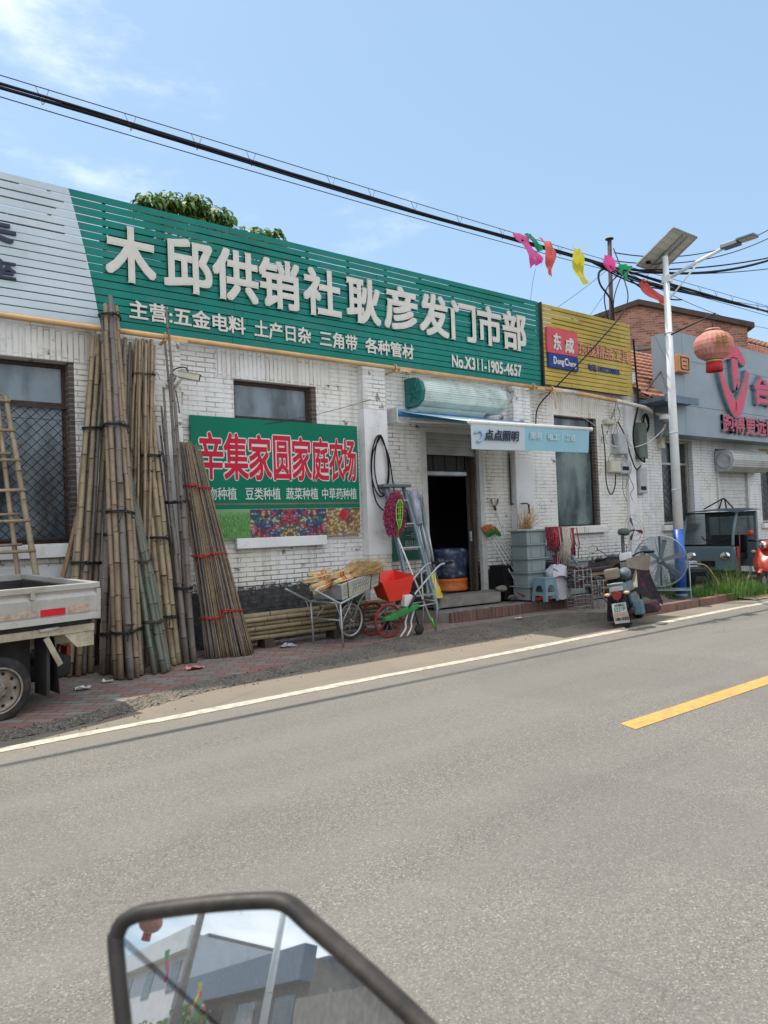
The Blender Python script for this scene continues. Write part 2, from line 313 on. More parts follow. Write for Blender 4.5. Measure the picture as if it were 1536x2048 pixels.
M['truck'] = paint('truck', (.43, .42, .395), .35, .1, var=.12, scale=3, dirt=.34, dirtc=(.30, .25, .18)); M['truck_cream'] = paint('truck_cream', (.45, .41, .31), .55, var=.25, scale=6, dirt=.5, dirtc=(.15, .09, .05))
M['bed_dark'] = paint('bed_dark', (.03, .03, .03), .7, var=.3, scale=4); M['reflect_red'] = paint('reflect_red', (.55, .01, .02), .3); M['sticker'] = paint('sticker', (.45, .33, .25), .6, var=.4, scale=25, dirt=.4, dirtc=(.55, .5, .42))
M['rim'] = paint('rim', (.32, .31, .28), .5, .4, var=.3, scale=14, dirt=.55, dirtc=(.20, .12, .06))
M['red_plastic'] = paint('red_plastic', (.72, .03, .018), .4, var=.1); M['red_dark'] = paint('red_dark', (.25, .02, .02), .5); M['green_plastic'] = paint('green_plastic', (.02, .23, .05), .4); M['lime'] = paint('lime', (.16, .62, .04), .4)
M['tread'] = paint('tread', (.48, .48, .42), .45, .5, var=.2, scale=20); M['straw'] = paint('straw', (.56, .36, .15), .8, var=.4, scale=18); M['straw_pale'] = paint('straw_pale', (.64, .47, .26), .8, var=.3, scale=25)
M['mop_pink'] = paint('mop_pink', (.33, .045, .11), .9, var=.45, scale=30); M['mop_red'] = paint('mop_red', (.30, .03, .05), .9, var=.5, scale=40, dirt=.3, dirtc=(.5, .4, .35)); M['mop_white'] = paint('mop_white', (.5, .46, .4), .9, var=.3, scale=30)
M['tub'] = paint('tub', (.24, .29, .30), .5, var=.12, scale=3, dirt=.15, dirtc=(.19, .20, .19)); M['stool'] = paint('stool', (.17, .28, .33), .42, var=.1); M['sack'] = paint('sack', (.58, .58, .64), .75, var=.12, scale=9)
M['plastic_clear'] = paint('plastic_clear', (.42, .46, .55), .25, var=.35, scale=9); M['yellow'] = paint('yellow', (.62, .50, .02), .5, var=.25, scale=14)
M['paint_blue'] = spots('paint_blue', [(.05, .10, .25), (.10, .15, .3), (.03, .05, .13), (.25, .3, .4), (.06, .09, .2)], 14, .3); M['orange'] = paint('orange', (.65, .17, .03), .5, var=.3, scale=16)
M['rack_goods'] = spots('rack_goods', [(.10, .03, .03), (.42, .38, .36), (.16, .05, .05), (.06, .03, .035), (.5, .45, .42)], 26, .35)
M['seat_beige'] = paint('seat_beige', (.21, .18, .145), .6, var=.2, scale=9); M['scoot_red'] = paint('scoot_red', (.42, .02, .03), .35, var=.3); M['scoot_blue'] = paint('scoot_blue', (.12, .22, .26), .35); M['plate'] = paint('plate', (.42, .44, .42), .5, var=.15, dirt=.3); M['ink_green'] = paint('ink_green', (.01, .16, .09), .5)
M['quilt'] = paint('quilt', (.016, .013, .02), .85, var=.5, scale=12, dirt=.25, dirtc=(.22, .02, .03)); M['lens_red'] = paint('lens_red', (.30, .03, .03), .2); M['lens_amber'] = paint('lens_amber', (.62, .42, .22), .25); M['chrome'] = paint('chrome', (.7, .72, .74), .12, 1, var=.05)
M['fan_blue'] = paint('fan_blue', (.13, .22, .27), .42, .4, var=.2, dirt=.2); M['fan_grey'] = paint('fan_grey', (.26, .34, .38), .4, .4, var=.15); M['white'] = paint('white', (.66, .66, .65), .45, var=.1, dirt=.15, dirtc=(.4, .38, .34))
M['pole_white'] = paint('pole_white', (.78, .81, .82), .42, var=.08, scale=2, dirt=.2, dirtc=(.4, .38, .34)); M['pole_blue'] = paint('pole_blue', (.012, .09, .40), .42, var=.15)
M['solar_back'] = paint('solar_back', (.50, .50, .44), .5, var=.1, scale=2); M['grey_case'] = paint('grey_case', (.12, .15, .17), .45)
M['lantern'] = paint('lantern', (.50, .19, .145), .75, var=.22, scale=4, dirt=.45, dirtc=(.58, .36, .29)); M['gold'] = paint('gold', (.55, .38, .12), .45, .3); M['tassel'] = paint('tassel', (.55, .03, .03), .7)
M['fascia'] = paint('fascia', (.235, .285, .32), .45, .1, var=.08, scale=1.5, dirt=.12, dirtc=(.2, .22, .23)); M['logo_red'] = paint('logo_red', (.55, .05, .10), .5, var=.12); M['sign_side'] = paint('sign_side', (.16, .22, .27), .5); M['sign_orange'] = paint('sign_orange', (.52, .23, .09), .5, var=.15)
M['tile'] = tiles('tile'); M['blue_grey'] = paint('blue_grey', (.10, .15, .21), .5); M['trike'] = paint('trike', (.13, .185, .22), .4, .1, var=.15, scale=3, dirt=.2, dirtc=(.19, .18, .16)); M['scooter_red'] = paint('scooter_red', (.42, .05, .028), .3, var=.12)
M['leaf'] = leafm('leaf', (.045, .11, .025), (.13, .235, .055)); M['grass'] = leafm('grass', (.05, .13, .02), (.13, .26, .05)); M['bark'] = paint('bark', (.10, .075, .055), .9, var=.4, scale=9)
M['flag_pink'] = leafm('flag_pink', (.62, .06, .26), (.75, .12, .36)); M['flag_red'] = leafm('flag_red', (.66, .09, .09), (.72, .16, .13)); M['flag_yellow'] = leafm('flag_yellow', (.62, .55, .03), (.72, .64, .08)); M['flag_green'] = leafm('flag_green', (.01, .26, .10), (.03, .36, .16))
M['paper'] = paint('paper', (.66, .65, .62), .8); M['poster'] = paint('poster', (.02, .13, .085), .5)
M['box_green'] = paint('box_green', (.09, .12, .10), .6, var=.25, scale=6, dirt=.35, dirtc=(.2, .18, .14)); M['box_cream'] = paint('box_cream', (.50, .48, .40), .55, var=.12, dirt=.2, dirtc=(.3, .26, .2)); M['box_grey'] = paint('box_grey', (.40, .42, .43), .5, var=.15, dirt=.3, dirtc=(.2, .18, .15))
M['mirror_frame'] = paint('mirror_frame', (.022, .019, .017), .55, var=.3, scale=18, dirt=.5, dirtc=(.12, .095, .07))
def mirrorm():
    m, t, b = newmat('mirror_glass'); n = N(t); v = n.geo()
    b.inputs['Metallic'].default_value = 1; b.inputs['Base Color'].default_value = (.70, .72, .72, 1); b.inputs['Roughness'].default_value = .016
    sm = n.ramp(n.noise(v, 24, 6, .65), (.60, 0), (.74, 1)); sp = n.ramp(n.noise(v, 95, 3), (.70, 0), (.76, 1))
    k = n.math('MULTIPLY_ADD', n.math('MAXIMUM', n.math('MULTIPLY', sm, .45), n.math('MULTIPLY', sp, .5)), 1.0, .15)
    df = n('ShaderNodeBsdfDiffuse', {'Color': (.42, .41, .39, 1)}); ms = n('ShaderNodeMixShader', {0: k, 1: b.outputs[0], 2: df.outputs[0]})
    t.links.new(ms.outputs[0], t.nodes['Material Output'].inputs[0])
    return m
M['mirror'] = mirrorm()
# ------------------------------------------------------------------ helpers
V = Vector
WORLD = set()
def frame(d):
    d = V(d).normalized(); a = V((0, 0, 1)) if abs(d.z) < .9 else V((1, 0, 0))
    u = d.cross(a).normalized(); return u, d.cross(u).normalized()
class MB:
    def __init__(s): s.bm = bmesh.new(); s.mats = []; s.i = 0
    def m(s, name):
        if name not in s.mats: s.mats.append(name)
        s.i = s.mats.index(name); return s
    def f(s, vs, smooth=False):
        try: f = s.bm.faces.new([v if isinstance(v, bmesh.types.BMVert) else s.bm.verts.new(v) for v in vs])
        except ValueError: return None
        f.material_index = s.i; f.smooth = smooth; return f
    def box(s, x0, x1, y0, y1, z0, z1, mat=None, top=None):
        """top=(dx0,dx1,dy0,dy1) shifts the upper corners"""
        t = top or (0, 0, 0, 0)
        P = [V((x0, y0, z0)), V((x1, y0, z0)), V((x1, y1, z0)), V((x0, y1, z0)), V((x0+t[0], y0+t[2], z1)), V((x1+t[1], y0+t[2], z1)), V((x1+t[1], y1+t[3], z1)), V((x0+t[0], y1+t[3], z1))]
        if mat is not None: P = [mat @ p for p in P]
        v = [s.bm.verts.new(p) for p in P]
        for q in ((3, 2, 1, 0), (4, 5, 6, 7), (0, 1, 5, 4), (1, 2, 6, 5), (2, 3, 7, 6), (3, 0, 4, 7)): s.f([v[k] for k in q])
        return s
    def bar(s, a, b, w, h, upv=(0, 0, 1)):
        a, b = V(a), V(b); d = (b-a).normalized(); u = d.cross(V(upv))
        if u.length < 1e-4: u = d.cross(V((1, 0, 0)))
        u.normalize(); n = u.cross(d)
        L = (b-a).length; M4 = Matrix.Translation(a) @ Matrix((u, d, n)).transposed().to_4x4()
        return s.box(-w/2, w/2, 0, L, -h/2, h/2, M4)
    def tube(s, pts, r, n=8, closed=False, cap=True, nodes=None, flat=1.0):
        """nodes: list of ring indices that get the second material"""
        pts = [V(p) for p in pts]; N_ = len(pts)
        if N_ < 2: return s
        rs = r if hasattr(r, '__len__') else [r]*N_
        rings = []; u = None
        for i, p in enumerate(pts):
            a = pts[(i-1) % N_] if (i or closed) else p; b = pts[(i+1) % N_] if (i < N_-1 or closed) else p
            d = (b-a)
            d = d.normalized() if d.length > 1e-9 else V((0, 0, 1))
            if u is None: u = frame(d)[0]
            u = (u - d*u.dot(d))
            u = u.normalized() if u.length > 1e-6 else frame(d)[0]
            w = d.cross(u)
            rings.append([s.bm.verts.new(p + (u*cos(2*pi*k/n) + w*flat*sin(2*pi*k/n))*rs[i]) for k in range(n)])
        keep = s.i
        for i in range(N_ if closed else N_-1):
            A, B = rings[i], rings[(i+1) % N_]
            s.i = nodes[1] if nodes and i in nodes[0] else keep
            for k in range(n): s.f((A[k], A[(k+1) % n], B[(k+1) % n], B[k]), True)
        s.i = keep
        if cap and not closed:
            s.f(list(reversed(rings[0]))); s.f(rings[-1])
        return s
    def lathe(s, prof, o=(0, 0, 0), axis=(0, 0, 1), n=24, ang=2*pi, smooth=True, cap=False):
        o, ax = V(o), V(axis).normalized(); u, w = frame(ax); full = abs(ang-2*pi) < 1e-6
        rings = [[s.bm.verts.new(o + ax*z + (u*cos(ang*k/n) + w*sin(ang*k/n))*max(r, 1e-4)) for k in range(n if full else n+1)] for r, z in prof]
        for A, B in zip(rings, rings[1:]):
            for k in range(n): s.f((A[k], A[(k+1) % len(A)], B[(k+1) % len(B)], B[k]), smooth)
        if cap: s.f(list(reversed(rings[0]))); s.f(rings[-1])
        return s
    def prism(s, poly, o, u, v, d, hole=None):
        """poly of (a,b) in plane o+a*u+b*v, thickened along vector d"""
        o, u, v, d = V(o), V(u), V(v), V(d)
        A = [s.bm.verts.new(o + u*a + v*b) for a, b in poly]; B = [s.bm.verts.new(o + u*a + v*b + d) for a, b in poly]
        s.f(list(reversed(A))); s.f(B)
        for k in range(len(A)): s.f((A[k], A[(k+1) % len(A)], B[(k+1) % len(A)], B[k]))
        return s
    def ball(s, c, r, n=12, m=8, jit=0):
        c = V(c); r = r if hasattr(r, '__len__') else (r, r, r)
        rings = []
        for j in range(m+1):
            t = -pi/2 + pi*j/m
            rings.append([s.bm.verts.new(c + V((r[0]*cos(t)*cos(2*pi*k/n), r[1]*cos(t)*sin(2*pi*k/n), r[2]*sin(t)))*(1+random.uniform(-jit, jit))) for k in range(n)] if 0 < j < m else [s.bm.verts.new(c + V((0, 0, r[2]*sin(t))))])
        for A, B in zip(rings, rings[1:]):
            for k in range(n):
                if len(A) == 1: s.f((A[0], B[(k+1) % n], B[k]), True)
                elif len(B) == 1: s.f((A[k], A[(k+1) % n], B[0]), True)
                else: s.f((A[k], A[(k+1) % n], B[(k+1) % n], B[k]), True)
        return s
    def grid(s, fn, nu, nv, smooth=True):
        g = [[s.bm.verts.new(fn(i/nu, j/nv)) for j in range(nv+1)] for i in range(nu+1)]
        for i in range(nu):
            for j in range(nv): s.f((g[i][j], g[i+1][j], g[i+1][j+1], g[i][j+1]), smooth)
        return s
    def build(s, name, parent=None, mat=None, bevel=0, fix=True):
        if fix: bmesh.ops.recalc_face_normals(s.bm, faces=s.bm.faces)
        if bevel:
            es = [e for e in s.bm.edges if len(e.link_faces) == 2 and e.calc_face_angle(0) > .6]
            bmesh.ops.bevel(s.bm, geom=es, offset=bevel, segments=2, affect='EDGES', profile=.6)
        me = bpy.data.meshes.new(name); s.bm.to_mesh(me); s.bm.free()
        for k in ([mat] if mat else s.mats): me.materials.append(M[k])
        o = bpy.data.objects.new(name, me); COL.objects.link(o)
        if parent:
            o.parent = parent
            if parent.name in WORLD: o.matrix_parent_inverse = parent.matrix_basis.inverted()
        return o
def tag(o, label=None, cat=None, group=None, kind=None):
    if label: o['label'] = label
    if cat: o['category'] = cat
    if group: o['group'] = group
    if kind: o['kind'] = kind
    return o
def thing(name, label, cat, loc=(0, 0, 0), rot=0, group=None, world=False):
    o = bpy.data.objects.new(name, None); COL.objects.link(o); o.location = loc; o.rotation_euler = (0, 0, rot); o.empty_display_size = .1
    if world: WORLD.add(o.name)
    return tag(o, label, cat, group)
def copy_tree(o, parent=None, label=None, loc=None, rot=None):
    c = o.copy(); COL.objects.link(c)
    if parent: c.parent = parent
    if label: c['label'] = label
    if loc is not None: c.location = loc
    if rot is not None: c.rotation_euler = rot if hasattr(rot, '__len__') else (0, 0, rot)
    for ch in [x for x in COL.objects if x.parent == o]: copy_tree(ch, c)
    return c
def bez(pts, n=8):
    """Catmull-Rom through the points"""
    P = [V(p) for p in pts]; P = [P[0]*2-P[1]] + P + [P[-1]*2-P[-2]]; out = []
    for i in range(1, len(P)-2):
        for k in range(n):
            t = k/n; a, b, c, d = P[i-1], P[i], P[i+1], P[i+2]
            out.append(.5*((2*b) + (c-a)*t + (2*a-5*b+4*c-d)*t*t + (-a+3*b-3*c+d)*t**3))
    return out + [P[-2]]
def sag(a, b, s, n=20):
    a, b = V(a), V(b); return [a.lerp(b, k/n) - V((0, 0, 4*s*(k/n)*(1-k/n))) for k in range(n+1)]
FT = bpy.data.curves.new('lettering_source', 'FONT')
def text(name, body, box, y, mat, parent, ext=.006, bold=.0, o=None, u=(1, 0, 0), v=(0, 0, 1), fill=None):
    """lettering fitted into box=(a0,a1,b0,b1) of the plane o+a*u+b*v (default the wall plane at depth y)"""
    c = FT; c.body = body; c.extrude = .5; c.resolution_u = 3
    t = bpy.data.objects.new('lettering_tmp', c); COL.objects.link(t)
    bpy.context.view_layer.update(); dg = bpy.context.evaluated_depsgraph_get()
    me = bpy.data.meshes.new_from_object(t.evaluated_get(dg)); bpy.data.objects.remove(t)
    if bold:      # heavier strokes: the glyph swept round a small circle, each copy a hair deeper
        bm = bmesh.new(); bm.from_mesh(me); vs, fs = list(bm.verts), list(bm.faces); k_ = 8 if bold < .035 else 12
        for k in range(k_):
            d = bmesh.ops.duplicate(bm, geom=vs+list(bm.edges)[:0]+fs)['geom']; a_ = 2*pi*k/k_; q_ = max(abs(cos(a_)), abs(sin(a_))) if k_ == 8 else 1; o_ = V((cos(a_)*bold/q_, sin(a_)*bold/q_, 0))
            for q in d:
                if isinstance(q, bmesh.types.BMVert):
                    q.co += o_
                    if q.co.z > 0: q.co.z -= .012*(k+1)
        bm.to_mesh(me); bm.free()
    P = [q.co.copy() for q in me.vertices]
    x0, x1 = min(p.x for p in P), max(p.x for p in P); y0, y1 = min(p.y for p in P), max(p.y for p in P)
    O = V(o) if o else V((0, y, 0)); u, v = V(u), V(v); w = u.cross(v)
    a0, a1, b0, b1 = box
    for q, p in zip(me.vertices, P):
        q.co = O + u*(a0+(p.x-x0)/(x1-x0)*(a1-a0)) + v*(b0+(p.y-y0)/(y1-y0)*(b1-b0)) + w*((p.z+.5)*ext)
    me.materials.clear(); me.materials.append(M[mat]); me.name = name
    for pl in me.polygons: pl.use_smooth = False
    ob = bpy.data.objects.new(name, me); COL.objects.link(ob); ob.parent = parent
    if parent.name in WORLD: ob.matrix_parent_inverse = parent.matrix_basis.inverted()
    return ob
def wall(mb, x0, x1, z0, z1, yf, yb, holes):
    """solid wall between yf (front) and yb with clean rectangular openings (hx0,hx1,hz0,hz1)"""
    xs = sorted({x0, x1, *[h[0] for h in holes], *[h[1] for h in holes]}); zs = sorted({z0, z1, *[h[2] for h in holes], *[h[3] for h in holes]})
    def solid(i, j):
        if not (0 <= i < len(xs)-1 and 0 <= j < len(zs)-1): return False
        cx, cz = (xs[i]+xs[i+1])/2, (zs[j]+zs[j+1])/2
        return not any(h[0] < cx < h[1] and h[2] < cz < h[3] for h in holes)
    for i in range(len(xs)-1):
        for j in range(len(zs)-1):
            if not solid(i, j): continue
            a, b, c, d = xs[i], xs[i+1], zs[j], zs[j+1]
            mb.f([(a, yf, c), (b, yf, c), (b, yf, d), (a, yf, d)]); mb.f([(a, yb, d), (b, yb, d), (b, yb, c), (a, yb, c)])
            if not solid(i-1, j): mb.f([(a, yb, c), (a, yf, c), (a, yf, d), (a, yb, d)])
            if not solid(i+1, j): mb.f([(b, yf, c), (b, yb, c), (b, yb, d), (b, yf, d)])
            if not solid(i, j-1): mb.f([(a, yb, c), (b, yb, c), (b, yf, c), (a, yf, c)])
            if not solid(i, j+1): mb.f([(a, yf, d), (b, yf, d), (b, yb, d), (a, yb, d)])
def diamond(mb, x0, x1, z0, z1, y, st, r):
    """wire mesh of slanting wires clipped to a rectangle"""
    w, h = x1-x0, z1-z0; k = -h
    while k < w:
        a0, a1 = max(0, k), min(w, k+h)
        if a1 > a0:
            mb.tube([(x0+a0, y, z0+a0-k), (x0+a1, y, z0+a1-k)], r, 4); mb.tube([(x0+a0, y+.004, z1-(a0-k)), (x0+a1, y+.004, z1-(a1-k))], r, 4)
        k += st
# ------------------------------------------------------------------ ground
PAV = .075
mb = MB(); mb.f([(-900, -900, -.03), (900, -900, -.03), (900, 900, -.03), (-900, 900, -.03)]); tag(mb.build('ground', mat='earth'), kind='structure')
mb = MB()
def roadz(x, y): return 0.0
mb.f([(-400, -4.5, 0), (600, -4.5, 0), (600, 7.6, 0), (-400, 7.6, 0)]); tag(mb.build('road', mat='asphalt'), kind='structure')
mb = MB()
xs = [-120 + i*.45 for i in range(620)]
def wob(x, s): return .012*sin(x*1.7+s) + .008*sin(x*4.3+s*2)
for a, b in zip(xs, xs[1:]): mb.f([(a, 6.10+wob(a, 0), .004), (b, 6.10+wob(b, 0), .004), (b, 6.235+wob(b, 1), .004), (a, 6.235+wob(a, 1), .004)])
tag(mb.build('road_marking', mat='white_line'), kind='structure')
mb = MB()
for k in range(-8, 20):
    x = 4.72 + k*15.0; mb.f([(x, 3.20, .004), (x+6, 3.20, .004), (x+6, 3.37, .004), (x+.05, 3.37, .004)])
tag(mb.build('road_marking', mat='yellow_line'), kind='structure')
# pavement with its curving broken edge
EDGE = [(-120, 6.75), (-20, 6.7), (0, 6.55), (1.3, 6.53), (1.8, 6.62), (2.3, 6.88), (2.8, 7.08), (3.4, 7.13), (4.0, 7.22), (4.8, 7.5), (5.6, 7.74), (6.4, 7.86), (7.25, 7.92), (8.4, 7.9), (9.3, 7.86), (9.75, 7.6), (9.95, 6.93), (10.4, 6.90), (12, 6.90), (13.0, 6.88), (13.5, 6.82)]
OUTER = [(-120, 6.5), (-20, 6.45), (0, 6.40), (1.3, 6.41), (1.8, 6.48), (2.3, 6.66), (2.8, 6.84), (3.4, 6.94), (4.0, 7.04), (4.8, 7.16), (5.6, 7.20), (6.4, 7.16), (7.25, 7.02), (8.4, 7.02), (9.3, 7.02), (9.75, 6.98), (9.97, 6.90)]
mb = MB(); top = [mb.bm.verts.new((x, y, PAV+.012*sin(x*2.1))) for x, y in EDGE]; bk = [mb.bm.verts.new((x, 9.2, PAV)) for x, y in EDGE]; lo = [mb.bm.verts.new((x, y-.005, -.02)) for x, y in EDGE]
for k in range(len(EDGE)-1):
    mb.f((top[k], top[k+1], bk[k+1], bk[k])); mb.f((lo[k], lo[k+1], top[k+1], top[k]))
mb.f((top[-1], lo[-1], bk[-1]))
tag(mb.build('pavement', mat='pavers'), kind='structure')
def interp(T, x):
    for (a, b), (c, d) in zip(T, T[1:]):
        if a <= x <= c: return b + (d-b)*(x-a)/(c-a)
    return T[-1][1]
mb = MB(); rg = random.Random(3)
xs = [-30 + i*.5 for i in range(60)] + [0 + i*.035 for i in range(287)]
rows = []
for x in xs:
    a, b = interp(OUTER, x)+.03, interp(EDGE, x)+.02; r = []
    for j in range(13):
        t = j/12; h = (t**.75)*PAV
        mound = .05*math.exp(-((x-7.5)/.55)**2)*sin(pi*t)
        h += mound + (rg.uniform(-.006, .007) if 0 < j < 12 else 0)
        if j == 12: h = PAV-.01
        r.append(mb.bm.verts.new((x+rg.uniform(-.01, .01), a+(b-a)*t+(rg.uniform(-.03, .03) if j == 0 else rg.uniform(-.006, .006)), max(.002, h) if j else .001)))
    rows.append(r)
for A, B in zip(rows, rows[1:]):
    for j in range(12): mb.f((A[j], B[j], B[j+1], A[j+1]))
tag(mb.build('verge', mat='gravel'), kind='structure')
# loose stones fallen from the verge
mb = MB()
for _ in range(220):
    x = rg.uniform(.6, 9.9); y = interp(OUTER, x) - abs(rg.gauss(0, .16)) + .03; s = rg.uniform(.003, .010)
    mb.ball((x, y, s*.5), (s*rg.uniform(.8, 1.4), s, s*.7), 5, 3, .2)
tag(mb.build('loose_stones', mat='gravel'), kind='stuff')
# concrete kerb beyond the parked scooter
mb = MB(); rgk = random.Random(5)
for k in range(5):
    a = 9.97 + k*.70; d = rgk.uniform(-.012, .012); mb.box(a+.006, a+.694, 6.78+d, 6.90+d, -.02, .128+rgk.uniform(-.006, .006))
tag(mb.build('kerb', mat='kerb', bevel=.01), kind='structure')
# dirt forecourt of the next shop
mb = MB(); mb.grid(lambda u, v: V((13.42+u*60, 6.45+v*2.75, .015 + .08*min(1, v*2.4) + .015*sin(u*90)*sin(v*7))), 90, 8); tag(mb.build('forecourt_ground', mat='earth'), kind='structure')
# doorstep: two worn concrete steps, lower one edged with bricks on end
st = thing('doorstep', 'two worn concrete steps edged with upright bricks below the dark shop doorway', 'steps', (9.1, 8.6, PAV), world=True)
mb = MB(); mb.prism([(7.13, 8.98), (7.56, 8.33), (10.3, 8.17), (10.95, 8.24), (11.05, 8.98)], (0, 0, PAV-.02), (1, 0, 0), (0, 1, 0), (0, 0, .19)); mb.build('lower_step', st, 'concrete', bevel=.012)
mb = MB(); rb = random.Random(9)
def edge(a, b, n):
    a, b = V(a), V(b); d = (b-a).normalized(); nrm = V((d.y, -d.x, 0))
    for k in range(n):
        p = a.lerp(b, (k+.5)/n); w = (b-a).length/n
        M4 = Matrix.Translation(p) @ Matrix((d, -nrm, V((0, 0, 1)))).transposed().to_4x4() @ Matrix.Rotation(rb.uniform(-.03, .03), 4, 'Y')
        mb.box(-w*.46, w*.46, -.05+rb.uniform(-.006, .006), 0, 0, .165+rb.uniform(-.008, .006), M4)
edge((7.56, 8.33, PAV), (10.3, 8.17, PAV), 36); edge((10.32, 8.17, PAV), (10.95, 8.24, PAV), 8)
mb.build('brick_edging', st, 'step_brick', bevel=.004)
mb = MB(); mb.prism([(7.60, 8.97), (7.66, 8.64), (8.92, 8.52), (9.12, 8.70), (9.14, 8.97)], (0, 0, .272), (1, 0, 0), (0, 1, 0), (0, 0, .175)); mb.build('upper_step', st, 'concrete', bevel=.015)

# ------------------------------------------------------------------ the hardware shop
Y0 = 9.0
shop = thing('shop_building', 'long whitewashed brick hardware shop with dusty windows and a dark open doorway', 'shop', (6, 9, 0), world=True)
HOLES = [(.75, 2.34, 1.54, 3.68), (4.40, 5.72, 2.3, 3.69), (7.73, 9.07, .42, 3.22), (11.09, 12.42, 1.48, 3.64)]
mb = MB(); wall(mb, -3.0, 13.92, 0, 4.75, Y0, 9.37, HOLES)
w_ = mb.build('wall', shop, 'brick')
# inner shell, roof and floor keep the room dark
mb = MB(); mb.box(-3, 13.9, 14.0, 14.3, 0, 4.75); mb.box(-3.0, -2.7, 9.38, 13.98, 0, 4.75); mb.box(13.62, 13.92, 9.38, 13.98, 0, 4.75); mb.box(-2.68, 13.6, 9.38, 13.98, .38, .43); mb.build('inner_wall', shop, 'dark_room')
mb = MB(); mb.prism([(8.98, 4.76), (14.4, 4.76), (11.6, 5.55)], (-3.1, 0, 0), (0, 1, 0), (0, 0, 1), (17.1, 0, 0)); mb.build('roof', shop, 'tile')
for a, b, z0, z1 in ((.55, 2.55, 3.685, 4.05), (4.15, 5.95, 3.695, 4.08), (10.95, 12.6, 3.645, 4.04)): mb = MB(); mb.box(a, b, Y0-.006, Y0+.02, z0, z1); mb.build('lintel', shop, 'brick_soldier')
# dark bare bricks in the window reveals
for a, z0, z1 in ((2.28, 1.55, 3.67), (5.645, 2.75, 3.68), (12.345, 1.49, 3.63)): mb = MB(); mb.box(a, a+.07, 9.012, 9.22, z0, z1); mb.build('reveal', shop, 'bare_brick')
# piers: brick above, smooth plaster below
for k, (a, b, zt, zb, yp) in enumerate(((2.58, 3.60, 2.95, .75, 8.86), (6.47, 6.90, 3.40, 1.18, 8.85), (9.80, 10.26, 2.72, 1.1, 8.86), (-.9, -.4, 3.2, 1.0, 8.86))):
    mb = MB(); mb.box(a, b, yp, Y0-.002, zt, 4.09); p_ = mb.build('pier', shop, 'brick_pier'); mb = MB(); mb.box(a, b, yp, Y0-.002, .08, zb); mb.build('pier_foot', p_, 'brick_pier')
    mb = MB(); mb.box(a-.006, b+.006, yp-.006, Y0-.002, zb, zt); mb.build('plaster_face', p_, 'plaster')
mb = MB(); mb.box(13.35, 13.62, 8.93, Y0-.002, .08, 4.0); mb.build('pier', shop, 'plaster')
# windows
def window(parent, x0, x1, z0, z1, pane, bars=(), yb=9.20, fm='rust', mesh=None, fw=.04):
    mb = MB()
    for a, b, c, d in ((x0, x1, z1-fw, z1), (x0, x1, z0, z0+fw), (x0, x0+fw, z0+fw, z1-fw), (x1-fw, x1, z0+fw, z1-fw)): mb.box(a, b, yb-.03, yb+.03, c, d)
    for c in bars: mb.box(x0+fw, x1-fw, yb-.028, yb+.028, c-.022, c+.022)
    f = mb.build('window', parent, fm)
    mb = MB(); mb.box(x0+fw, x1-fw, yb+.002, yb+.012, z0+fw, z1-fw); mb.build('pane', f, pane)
    if mesh:
        mb = MB(); diamond(mb, x0+.03, x1-.03, mesh[0], mesh[1], yb-.06, .118, .0042)
        for c in mesh: mb.box(x0+.01, x1-.01, yb-.072, yb-.048, c-.012, c+.012)
        mb.build('security_mesh', f, 'iron')
    return f
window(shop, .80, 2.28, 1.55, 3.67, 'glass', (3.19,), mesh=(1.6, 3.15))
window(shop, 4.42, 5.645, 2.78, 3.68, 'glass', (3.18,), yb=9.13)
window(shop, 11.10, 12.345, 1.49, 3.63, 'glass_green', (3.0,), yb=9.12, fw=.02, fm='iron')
# sills
for a, b, z, h, mt in ((.55, 2.42, 1.38, .15, 'plaster'), (4.33, 5.76, 1.37, .14, 'plaster'), (11.0, 12.5, 1.34, .125, 'brick_soldier')):
    mb = MB(); mb.box(a, b, 8.90, Y0-.003, z, z+h); mb.build('sill', shop, mt, bevel=.008)
mb = MB(); mb.box(.6, 2.36, 8.985, 8.998, 1.14, 1.28); mb.build('plaster_patch', shop, 'plaster')
# doorway
door = MB()
for a, b in ((7.69, 7.80), (9.00, 9.11)): door.box(a, b, 8.975, 9.05, .43, 3.22)
door.box(7.80, 9.00, 8.98, 9.05, 3.14, 3.22)
dr = door.build('door_frame', shop, 'shutter_white')
mb = MB()
for k in range(6): mb.box(7.81, 8.99, 9.06+.012*(k % 2), 9.085+.012*(k % 2), 2.80+k*.058, 2.855+k*.058)
mb.box(7.81, 8.99, 9.05, 9.10, 2.775, 2.80); mb.build('roller_shutter', dr, 'shutter')
mb = MB(); mb.box(7.81, 8.83, 9.12, 9.15, 2.44, 2.50)
for k in range(19): mb.tube([(7.85+k*.05, 9.115, 2.44), (7.85+k*.05, 9.115, 2.415)], .006, 5)
mb.build('curtain_rail', dr, 'steel')
mb = MB()
for k in range(11): mb.box(7.82+k*.09, 7.905+k*.09, 9.14+.006*(k % 3), 9.144+.006*(k % 3), 2.51, 2.77)
mb.build('curtain', dr, 'bed_dark')
mb = MB(); rr = random.Random(2)
for k in range(3): mb.box(8.84+k*.05, 8.885+k*.05, 9.14+.01*rr.random(), 9.15+.01*rr.random(), .44, 2.77)
mb.build('curtain_strip', dr, 'bed_dark')
mb = MB(); mb.box(8.925, 8.985, 9.09, 9.13, .44, 2.76); mb.build('door_leaf', dr, 'wood_dark')
mb = MB(); mb.box(8.85, 8.88, 9.10, 9.13, 1.30, 1.47); mb.build('door_handle', dr, 'plastic_clear')
mb = MB(); g0 = random.Random(77)
L0 = [(3.605+.018*sin(k*1.3)+g0.uniform(-.01, .01)-.012*k/12, 3.44-k*.075) for k in range(13)]; R0 = [(3.66+.022*sin(k*.9+1)+g0.uniform(-.012, .012)+(-.03*k/12), 3.44-k*.075) for k in range(13)]
